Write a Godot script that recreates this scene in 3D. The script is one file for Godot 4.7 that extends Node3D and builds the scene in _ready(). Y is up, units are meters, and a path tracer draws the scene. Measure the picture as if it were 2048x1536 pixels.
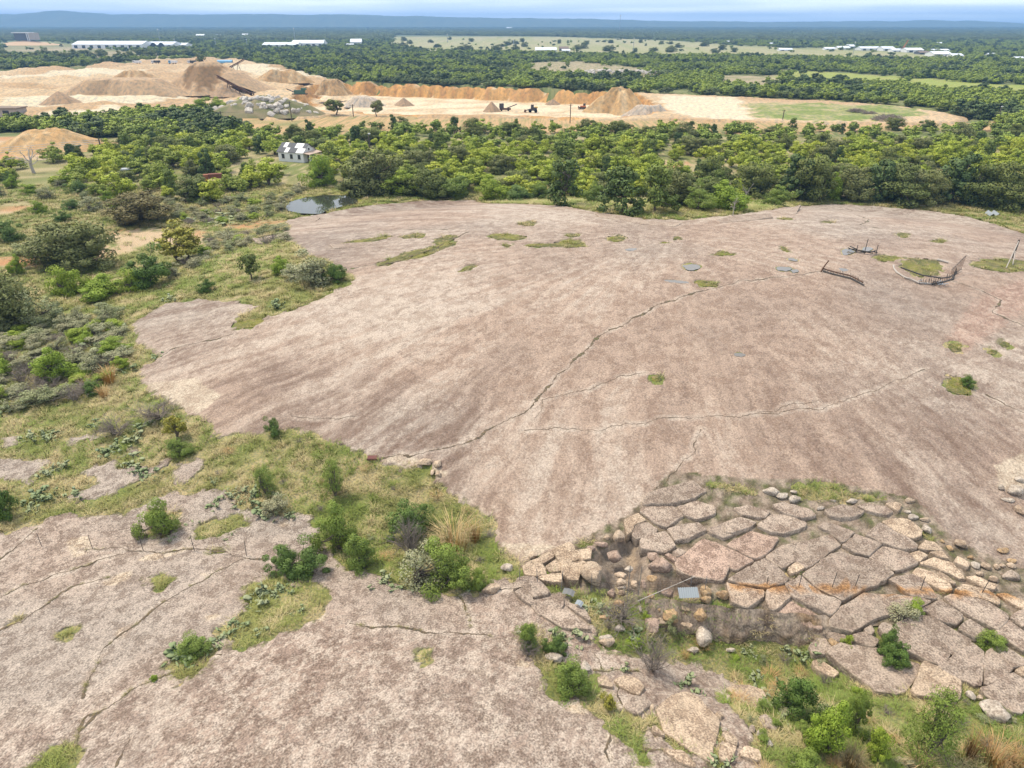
extends Node3D
# A granite dome in ranch country seen from a drone: dome and shelf of bare rock, fractured slabs, meadow, mesquite thicket, sand quarry, plain and blue hills.
# All tables are in metres: x to the right, z towards the viewer, the drone hovers over the origin.

const DOME := [-46.73,-77.72,-46.58,-80.10,-45.27,-83.72,-40.47,-83.49,-33.50,-80.58,-30.76,-78.42,-32.65,-76.62,-32.26,-75.11,-29.29,-75.30,-25.58,-77.20,-23.11,-79.71,-20.66,-83.00,-20.45,-84.86,-22.15,-86.99,-25.37,-92.09,-30.25,-97.57,-33.87,-104.92,-38.38,-111.09,-44.34,-114.69,-40.25,-116.90,-41.02,-125.06,-45.27,-135.67,-41.83,-138.49,-39.01,-140.63,-34.07,-146.58,-28.76,-149.85,-19.32,-153.14,-8.22,-153.19,2.49,-131.73,9.53,-123.50,14.62,-113.64,21.03,-107.69,27.10,-106.59,37.86,-113.43,45.56,-120.96,61.27,-146.13,69.42,-150.21,78.23,-148.04,87.14,-144.53,92.59,-139.44,94.83,-133.26,94.65,-123.03,116.11,-122.11,49.16,-36.74,37.81,-35.89,36.43,-36.59,34.06,-37.93,32.58,-39.29,31.87,-41.66,31.53,-43.46,30.05,-43.71,27.87,-44.28,24.94,-45.05,23.32,-45.05,21.54,-44.53,19.27,-45.01,16.96,-45.52,15.21,-45.90,13.21,-46.13,10.99,-43.75,9.52,-42.28,8.32,-41.37,6.65,-40.12,4.32,-39.26,2.43,-38.53,0.77,-38.16,-0.90,-39.35,-1.48,-40.15,-1.24,-41.54,-1.94,-42.86,-3.38,-43.87,-5.08,-45.23,-6.31,-46.15,-6.57,-47.23,-6.98,-47.98,-7.87,-48.37,-9.97,-48.05,-11.38,-48.89,-12.57,-49.50,-13.33,-50.13,-15.31,-51.19,-17.26,-51.87,-18.91,-53.07,-21.14,-53.56,-22.22,-53.26,-25.01,-53.26,-28.18,-53.60,-28.43,-55.19,-29.88,-56.23,-31.60,-56.88,-32.96,-58.39,-36.33,-60.90,-38.89,-63.05,-40.52,-65.97,-40.63,-67.43,-39.01,-68.25,-40.97,-70.06,-43.83,-72.37]
const SHELF := [-42.43,-40.88,-39.88,-41.68,-38.38,-42.02,-36.85,-43.28,-34.76,-44.20,-34.16,-43.40,-32.58,-43.49,-31.10,-43.86,-29.77,-45.82,-28.61,-46.42,-26.91,-46.12,-25.46,-46.50,-24.50,-46.64,-21.82,-44.61,-19.17,-43.65,-15.88,-43.65,-15.38,-42.10,-14.16,-39.95,-12.23,-38.07,-12.20,-37.01,-10.55,-37.25,-9.34,-36.70,-8.68,-35.74,-6.46,-35.13,-3.81,-34.80,-2.20,-34.80,-1.37,-35.98,0.21,-35.98,1.98,-36.44,2.95,-34.68,4.26,-33.99,5.15,-32.72,5.67,-31.44,5.50,-29.97,8.43,-30.32,11.65,-31.08,13.78,-30.37,14.74,-29.30,12.61,-27.74,13.76,-26.02,13.41,-23.99,13.04,-21.80,11.63,-16.86,-29.76,-16.80,-50.21,-40.07]
const UPPER := [[-46.93,-52.33,-46.00,-51.89,-41.79,-51.12,-41.16,-49.30,-41.30,-47.36,-43.27,-48.13,-45.42,-48.68,-47.87,-52.33],[-36.95,-46.13,-35.78,-47.97,-38.10,-49.22,-37.06,-50.40,-35.08,-51.39,-35.00,-49.96,-31.68,-50.03,-30.92,-50.42,-32.36,-51.58,-29.81,-50.70,-30.07,-49.51,-31.33,-48.27,-32.98,-46.51,-34.32,-45.22,-35.94,-45.07],[-29.82,-49.28,-29.46,-50.22,-27.50,-51.16,-26.80,-48.88,-27.22,-47.64,-28.58,-47.03],[-48.80,-55.18,-46.99,-55.43,-46.09,-54.52,-46.65,-53.38,-47.83,-53.71],[-42.35,-54.84,-39.35,-55.41,-38.57,-54.83,-40.23,-53.94,-41.43,-53.21],[-35.62,-51.83,-34.09,-52.95,-33.24,-52.14,-34.41,-51.27]]
const HOLLOWS := [[-18.22,-34.36,-18.17,-35.84,-16.84,-36.18,-15.23,-35.64,-13.62,-35.43,-12.72,-34.49,-12.54,-33.10,-13.11,-31.54,-14.59,-30.67,-15.86,-29.42,-17.09,-29.61,-18.38,-30.42,-18.38,-31.81,-17.11,-32.58],[-20.28,-28.05,-19.72,-29.56,-18.71,-29.68,-18.03,-29.06,-18.11,-27.80,-19.09,-26.81,-19.93,-27.10],[-25.81,-36.25,-25.00,-36.59,-23.88,-36.25,-23.63,-35.71,-24.22,-35.17,-25.31,-35.71],[-24.75,-41.46,-23.36,-43.06,-21.93,-43.65,-20.77,-42.26,-22.36,-41.10,-23.99,-40.88],[-24.57,-21.33,-24.17,-22.24,-23.24,-22.49,-23.02,-23.06,-22.62,-22.49,-22.34,-21.27],[-29.31,-43.87,-27.20,-44.10,-26.32,-42.04,-26.70,-40.80,-27.59,-41.02],[-22.96,-39.31,-21.39,-39.56,-21.05,-38.99,-22.53,-38.88],[0.63,-31.01,1.43,-31.53,2.09,-30.52,3.04,-30.59,3.07,-29.82,2.46,-29.53,2.72,-28.23,3.53,-28.08,4.83,-27.86,5.04,-26.95,4.64,-26.25,5.78,-25.97,5.81,-25.15,6.60,-24.81,7.28,-24.78,6.75,-21.48,6.34,-21.48,6.36,-22.05,5.72,-23.48,5.05,-24.58,4.24,-25.53,3.68,-26.08,1.72,-25.95,2.04,-27.73,1.18,-28.95],[7.51,-24.78,8.19,-25.42,8.46,-23.91,9.36,-22.98,9.98,-22.56,9.75,-22.24,8.95,-22.79,8.02,-23.61],[10.46,-22.21,11.26,-24.47,11.53,-24.37,10.89,-22.21,11.33,-21.73,10.31,-21.66],[12.50,-27.65,12.99,-28.07,13.47,-26.48,14.33,-26.00,13.74,-24.93,13.06,-25.60],[-28.93,-30.68,-28.25,-31.56,-27.87,-31.02,-28.25,-30.46],[-5.78,-28.59,-5.46,-29.10,-5.03,-28.78,-5.04,-28.35,-5.44,-28.13],[-32.77,-31.80,-32.34,-32.69,-32.01,-32.37,-32.32,-31.48]]
const MOSS := [[-29.12,-74.60,-29.03,-74.00,-29.77,-73.60,-29.97,-72.99,-30.83,-73.17,-31.56,-73.01,-32.32,-73.31,-32.61,-73.88,-32.47,-74.38,-32.54,-74.98,-31.77,-75.26,-31.04,-75.31,-30.40,-75.12,-29.50,-75.16],[3.83,-105.63,3.79,-104.76,3.23,-104.52,2.83,-103.96,2.28,-104.29,1.62,-104.38,1.32,-105.25,1.25,-106.13,1.28,-107.01,1.89,-107.25,2.31,-107.81,2.93,-107.71,3.36,-107.06,3.65,-106.30],[-13.15,-102.47,-12.97,-101.81,-13.25,-101.13,-14.08,-100.77,-14.91,-101.05,-15.83,-100.91,-16.51,-101.44,-16.99,-102.19,-16.66,-102.98,-16.14,-103.56,-15.32,-103.70,-14.58,-103.74,-13.84,-103.55,-13.32,-103.12],[-8.20,-100.65,-8.12,-99.42,-8.74,-98.06,-9.19,-97.02,-9.79,-95.88,-10.37,-96.09,-10.79,-96.41,-11.24,-96.73,-11.39,-97.74,-11.24,-99.09,-10.46,-100.01,-9.90,-101.48,-9.24,-101.39,-8.86,-100.84],[-8.17,-96.73,-8.00,-96.05,-9.25,-94.21,-10.67,-92.33,-12.89,-90.64,-14.56,-89.77,-15.28,-89.86,-16.90,-89.21,-15.97,-90.62,-15.18,-91.92,-13.64,-93.81,-11.58,-95.24,-9.69,-96.78,-8.84,-96.82],[-13.23,-93.59,-13.22,-92.91,-13.47,-91.88,-14.56,-90.57,-15.66,-89.49,-16.82,-88.52,-17.40,-88.60,-17.92,-88.70,-18.01,-89.37,-17.29,-90.56,-16.24,-91.86,-15.13,-93.40,-14.25,-93.56,-13.06,-94.62],[1.95,-97.13,1.29,-96.67,0.89,-96.09,-0.43,-96.40,-1.70,-96.71,-2.70,-97.58,-3.09,-98.36,-3.34,-99.13,-3.29,-99.80,-2.76,-100.26,-1.67,-100.19,-0.33,-99.77,0.58,-98.79,1.45,-98.02],[10.06,-92.42,10.19,-91.96,8.69,-91.72,6.81,-91.90,5.14,-92.11,3.37,-92.41,1.81,-92.94,1.41,-93.40,2.57,-93.64,3.04,-94.00,5.19,-93.71,6.97,-93.63,8.39,-93.20,8.99,-92.85],[10.14,-93.33,9.53,-92.75,9.18,-92.06,8.34,-92.16,7.68,-92.27,6.92,-92.37,6.61,-93.05,6.47,-93.72,6.75,-94.30,7.10,-94.88,7.79,-95.45,8.59,-95.01,9.49,-94.91,9.67,-94.01],[9.88,-97.40,9.52,-97.17,9.34,-96.93,8.91,-96.83,8.44,-96.71,8.01,-96.92,7.77,-97.26,7.54,-97.70,7.70,-98.04,8.07,-98.38,8.62,-98.27,9.11,-98.40,9.46,-98.07,9.68,-97.74],[16.09,-95.10,15.53,-94.64,15.37,-93.95,14.80,-93.95,14.23,-93.60,13.85,-94.06,13.54,-94.62,13.61,-95.30,13.93,-95.76,14.23,-96.32,14.68,-96.77,15.20,-96.67,15.55,-96.22,16.04,-95.88],[24.90,-77.98,24.60,-77.74,24.24,-77.40,23.62,-77.51,22.90,-77.51,22.36,-77.87,22.03,-78.23,21.90,-78.70,22.18,-79.05,22.85,-79.16,23.43,-79.06,24.08,-79.05,24.54,-78.69,25.00,-78.34],[29.56,-88.46,29.24,-88.11,28.80,-87.77,28.20,-87.66,27.73,-87.78,27.30,-87.80,26.84,-88.02,26.69,-88.36,26.95,-88.72,27.39,-89.06,28.07,-89.16,28.68,-89.28,29.11,-89.05,29.20,-88.70],[60.70,-103.32,60.12,-102.23,59.38,-101.60,58.86,-101.17,58.49,-101.08,57.82,-100.66,58.40,-101.86,58.49,-102.53,59.27,-103.60,59.95,-104.57,60.68,-105.30,61.17,-105.50,61.03,-104.74,61.28,-104.50],[65.68,-101.41,65.37,-100.76,64.68,-100.02,64.00,-99.83,63.13,-99.20,63.04,-99.65,62.60,-99.77,62.77,-100.33,63.47,-101.18,64.18,-101.93,65.07,-102.55,65.68,-102.63,65.76,-102.19,66.11,-102.06],[46.90,-64.82,46.80,-64.45,46.41,-64.08,45.96,-63.98,45.55,-63.88,45.42,-64.12,45.42,-64.38,45.42,-64.73,45.74,-65.09,46.04,-65.35,46.51,-65.70,46.88,-65.68,47.12,-65.54,47.26,-65.29],[44.36,-58.20,44.03,-57.47,43.37,-56.85,42.59,-56.63,42.07,-56.77,41.70,-57.02,41.26,-57.29,41.83,-58.02,42.22,-58.53,42.71,-59.38,43.45,-59.36,44.06,-59.45,44.69,-59.42,44.85,-58.92],[52.63,-65.97,52.61,-65.71,52.15,-65.51,51.82,-65.27,51.53,-65.28,51.49,-65.51,51.25,-65.54,51.44,-65.88,51.53,-66.13,51.90,-66.36,52.26,-66.47,52.60,-66.57,52.79,-66.45,52.79,-66.21],[50.40,-64.21,50.15,-64.08,49.94,-63.85,49.69,-63.74,49.51,-63.75,49.30,-63.75,49.26,-63.89,49.41,-64.12,49.57,-64.35,49.74,-64.48,50.04,-64.71,50.28,-64.71,50.39,-64.58,50.46,-64.45],[-4.46,-85.99,-4.67,-85.53,-4.83,-85.18,-5.45,-84.80,-5.93,-84.43,-6.51,-83.96,-7.00,-83.83,-6.95,-84.17,-7.08,-84.39,-6.49,-84.88,-6.16,-85.36,-5.53,-85.74,-4.90,-86.11,-4.72,-85.99],[52.65,-89.54,52.16,-88.87,51.30,-88.33,50.34,-87.90,49.46,-87.81,48.57,-87.73,48.41,-88.20,48.53,-88.76,49.16,-89.32,49.57,-90.00,50.67,-90.42,51.43,-90.28,52.26,-90.36,52.78,-90.11],[37.36,-89.85,37.12,-89.51,36.89,-89.41,36.69,-89.51,36.70,-90.08,36.68,-90.54,36.79,-91.01,36.93,-91.58,37.18,-92.03,37.42,-92.02,37.57,-91.80,37.68,-91.45,37.60,-90.88,37.52,-90.31],[51.96,-109.92,51.90,-109.59,51.40,-109.06,50.74,-108.65,50.21,-108.56,49.65,-108.47,49.75,-108.90,49.39,-109.12,50.08,-109.65,50.46,-109.97,51.03,-110.49,51.70,-110.80,52.05,-110.67,52.29,-110.45],[14.51,-58.60,14.48,-58.37,14.28,-58.24,14.07,-58.10,13.79,-58.11,13.61,-58.23,13.44,-58.36,13.54,-58.60,13.46,-58.84,13.70,-58.98,13.96,-58.98,14.20,-58.99,14.45,-58.98,14.49,-58.74],[24.16,-95.23,24.06,-94.89,23.81,-94.66,23.46,-94.43,23.17,-94.55,22.81,-94.55,22.65,-94.89,22.89,-95.23,22.89,-95.57,23.21,-95.79,23.47,-96.02,23.74,-95.90,24.05,-95.90,24.04,-95.56],[21.73,-93.07,21.67,-92.85,21.50,-92.73,21.29,-92.51,21.06,-92.62,20.90,-92.73,20.79,-92.85,20.81,-93.07,20.82,-93.29,21.01,-93.41,21.21,-93.53,21.44,-93.42,21.63,-93.41,21.84,-93.30],[-18.49,-103.67,-18.65,-102.78,-19.85,-101.84,-20.84,-101.23,-21.85,-100.63,-22.98,-100.23,-23.92,-100.29,-24.64,-100.48,-24.17,-101.39,-23.73,-102.20,-22.53,-103.03,-21.33,-103.32,-20.29,-103.70,-19.46,-103.74],[73.69,-92.19,70.76,-90.18,68.99,-88.45,66.47,-87.20,64.49,-86.96,63.68,-87.57,62.26,-87.75,61.75,-88.71,63.44,-90.47,65.86,-92.39,68.55,-93.16,70.61,-93.73,72.40,-93.96,72.77,-93.04],[56.32,-86.06,55.10,-84.72,53.92,-83.02,52.53,-82.83,51.08,-82.54,50.98,-83.93,50.47,-84.89,51.28,-86.59,52.42,-88.17,53.86,-89.97,55.21,-89.68,56.24,-89.52,57.53,-89.36,56.67,-87.44],[-0.12,-93.69,-0.21,-93.35,-0.43,-93.12,-0.68,-93.00,-0.95,-93.22,-1.18,-93.33,-1.33,-93.56,-1.36,-93.89,-1.44,-94.22,-1.18,-94.34,-0.97,-94.36,-0.73,-94.36,-0.40,-94.36,-0.28,-94.03],[-22.32,-102.04,-22.15,-101.17,-22.88,-100.35,-23.62,-99.75,-24.48,-99.49,-25.27,-99.44,-26.15,-99.50,-26.73,-100.02,-26.26,-100.84,-25.78,-101.53,-25.22,-102.23,-24.39,-103.05,-23.50,-102.88,-22.56,-102.81],[45.65,-111.08,45.19,-110.56,44.89,-110.02,44.29,-109.70,43.77,-109.72,43.42,-109.83,42.92,-109.85,43.23,-110.38,43.49,-110.81,43.91,-111.13,44.46,-111.66,45.02,-111.76,45.48,-111.74,45.79,-111.52]]
const PUDDLES := [[23.79,-83.16,23.47,-82.69,23.04,-82.46,22.64,-82.10,22.12,-82.10,21.80,-82.57,21.83,-83.17,21.61,-83.85,22.05,-84.32,22.45,-84.67,22.89,-85.02,23.28,-84.67,23.74,-84.44,23.95,-83.86],[35.21,-83.06,35.05,-82.71,34.69,-82.60,34.31,-82.25,34.00,-82.60,33.48,-82.62,33.46,-83.08,33.49,-83.43,33.67,-83.79,34.04,-84.13,34.54,-84.11,34.91,-83.99,35.34,-83.86,35.55,-83.41],[37.34,-86.50,37.18,-86.17,36.92,-86.06,36.67,-86.16,36.49,-86.41,36.19,-86.53,36.22,-86.87,36.34,-87.10,36.39,-87.34,36.67,-87.44,36.87,-87.33,37.15,-87.32,37.19,-86.98,37.41,-86.74],[21.55,-78.46,21.47,-78.21,20.74,-78.22,20.10,-78.22,19.37,-78.46,18.75,-78.70,18.54,-79.04,18.24,-79.29,18.46,-79.52,18.82,-79.74,19.61,-79.53,20.29,-79.29,21.01,-79.05,21.26,-78.71],[42.71,-83.72,42.80,-83.36,41.80,-82.81,41.09,-82.36,40.20,-82.02,39.70,-82.15,38.88,-82.05,38.87,-82.41,39.45,-82.98,40.22,-83.43,40.94,-84.00,41.88,-84.33,42.50,-84.31,42.71,-84.07],[46.98,-91.22,46.47,-90.55,45.96,-90.11,45.53,-89.77,45.04,-89.56,44.67,-89.69,44.91,-90.37,45.04,-90.83,45.25,-91.50,45.71,-92.07,46.29,-92.50,46.54,-92.16,47.11,-92.37,46.85,-91.68],[53.23,-91.71,52.91,-91.26,52.55,-90.82,52.11,-90.59,51.69,-90.50,51.64,-90.84,51.38,-90.97,51.53,-91.41,51.84,-91.76,52.23,-92.30,52.68,-92.52,53.03,-92.51,53.36,-92.49,53.25,-92.05],[50.48,-93.17,50.13,-92.73,49.73,-92.40,49.29,-91.95,48.90,-91.97,48.51,-91.98,48.58,-92.43,48.73,-92.87,49.02,-93.21,49.37,-93.76,49.84,-93.97,50.20,-93.97,50.34,-93.74,50.44,-93.51],[23.74,-62.49,23.60,-62.25,23.35,-62.11,23.06,-61.88,22.80,-62.00,22.47,-62.00,22.39,-62.24,22.41,-62.49,22.52,-62.73,22.71,-62.88,23.05,-62.87,23.37,-63.01,23.54,-62.86,23.60,-62.63],[36.18,-82.69,35.96,-82.45,35.74,-82.12,35.52,-82.12,35.22,-81.89,35.04,-82.01,35.15,-82.36,35.03,-82.60,35.23,-82.94,35.48,-83.28,35.70,-83.17,35.95,-83.28,36.16,-83.27,36.12,-82.93],[17.07,-90.54,16.80,-90.21,16.66,-89.97,16.27,-89.63,15.84,-89.63,15.47,-89.62,15.37,-89.85,15.28,-90.07,15.27,-90.30,15.65,-90.54,16.00,-90.76,16.34,-90.78,16.68,-90.78,17.16,-90.88]]
const CRACKS := [[21.70,-75.62,17.45,-73.20,14.15,-70.29,8.69,-65.34,5.23,-60.21,2.91,-57.27,1.19,-54.10,-1.08,-52.62,-3.70,-50.89,-7.57,-49.71,-11.44,-49.28],[38.96,-82.29,33.00,-80.52,27.61,-78.92,21.70,-75.62],[1.85,-53.09,3.09,-55.77,8.41,-57.67,13.05,-59.85],[1.16,-51.90,7.78,-51.43,13.78,-52.94,20.50,-52.85,28.59,-55.34],[-6.72,-101.82,-10.87,-94.14,-15.81,-89.25,-21.77,-88.39],[-39.17,-68.62,-38.18,-69.66,-35.40,-70.70,-33.74,-70.92,-31.84,-72.15],[55.09,-82.04,57.22,-79.11,58.23,-76.72,55.16,-73.13,56.82,-69.92],[45.04,-56.69,45.98,-55.38,47.55,-54.08],[10.67,-44.26,12.93,-45.73,15.65,-48.97,16.57,-51.31],[-21.00,-55.72,-17.91,-54.72,-14.20,-55.03],[21.50,-53.22,28.09,-53.95,34.39,-56.91,40.82,-60.30],[9.39,-42.15,12.52,-45.73],[61.87,-123.14,61.01,-115.95,55.89,-108.90,57.97,-106.52],[-25.78,-107.16,-17.78,-107.24,-9.63,-105.03]]
const CRACKS_SHELF := [[-19.46,-38.43,-21.48,-36.59,-22.58,-34.97,-23.93,-32.92,-24.87,-30.64,-24.94,-29.03,-24.86,-27.13,-24.24,-25.41],[-17.69,-28.75,-20.28,-27.22,-21.32,-26.13,-22.52,-24.57,-23.10,-23.49,-22.88,-22.49],[-35.08,-34.53,-33.68,-35.66,-31.84,-37.22,-29.84,-38.33,-28.62,-38.89],[-32.76,-31.16,-32.13,-32.37,-31.53,-34.12,-30.55,-35.25,-28.47,-36.46],[-37.78,-38.54,-37.42,-40.31,-36.69,-42.12],[-20.31,-23.46,-20.28,-22.36,-20.11,-21.35],[-22.52,-24.57,-23.11,-24.44,-23.09,-23.17],[-31.98,-39.45,-27.26,-39.24,-23.81,-39.24,-21.52,-38.89,-19.46,-38.43,-17.47,-38.12],[-10.45,-31.45,-8.75,-31.13,-7.00,-31.01,-4.93,-30.88,-2.87,-30.76,-1.13,-30.40],[-3.82,-34.79,-2.99,-32.68,-2.47,-31.40],[-2.18,-34.79,-0.30,-35.00,0.76,-35.33],[5.22,-23.61,5.23,-23.15,4.88,-21.54],[4.87,-28.29,6.30,-28.39,7.74,-28.45],[11.90,-28.43,12.31,-27.59,12.99,-28.07],[6.99,-22.79,7.94,-22.86,8.61,-22.27,9.36,-21.79],[5.20,-29.66,5.38,-28.36],[5.96,-27.19,5.89,-26.18,6.26,-25.53]]
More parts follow.
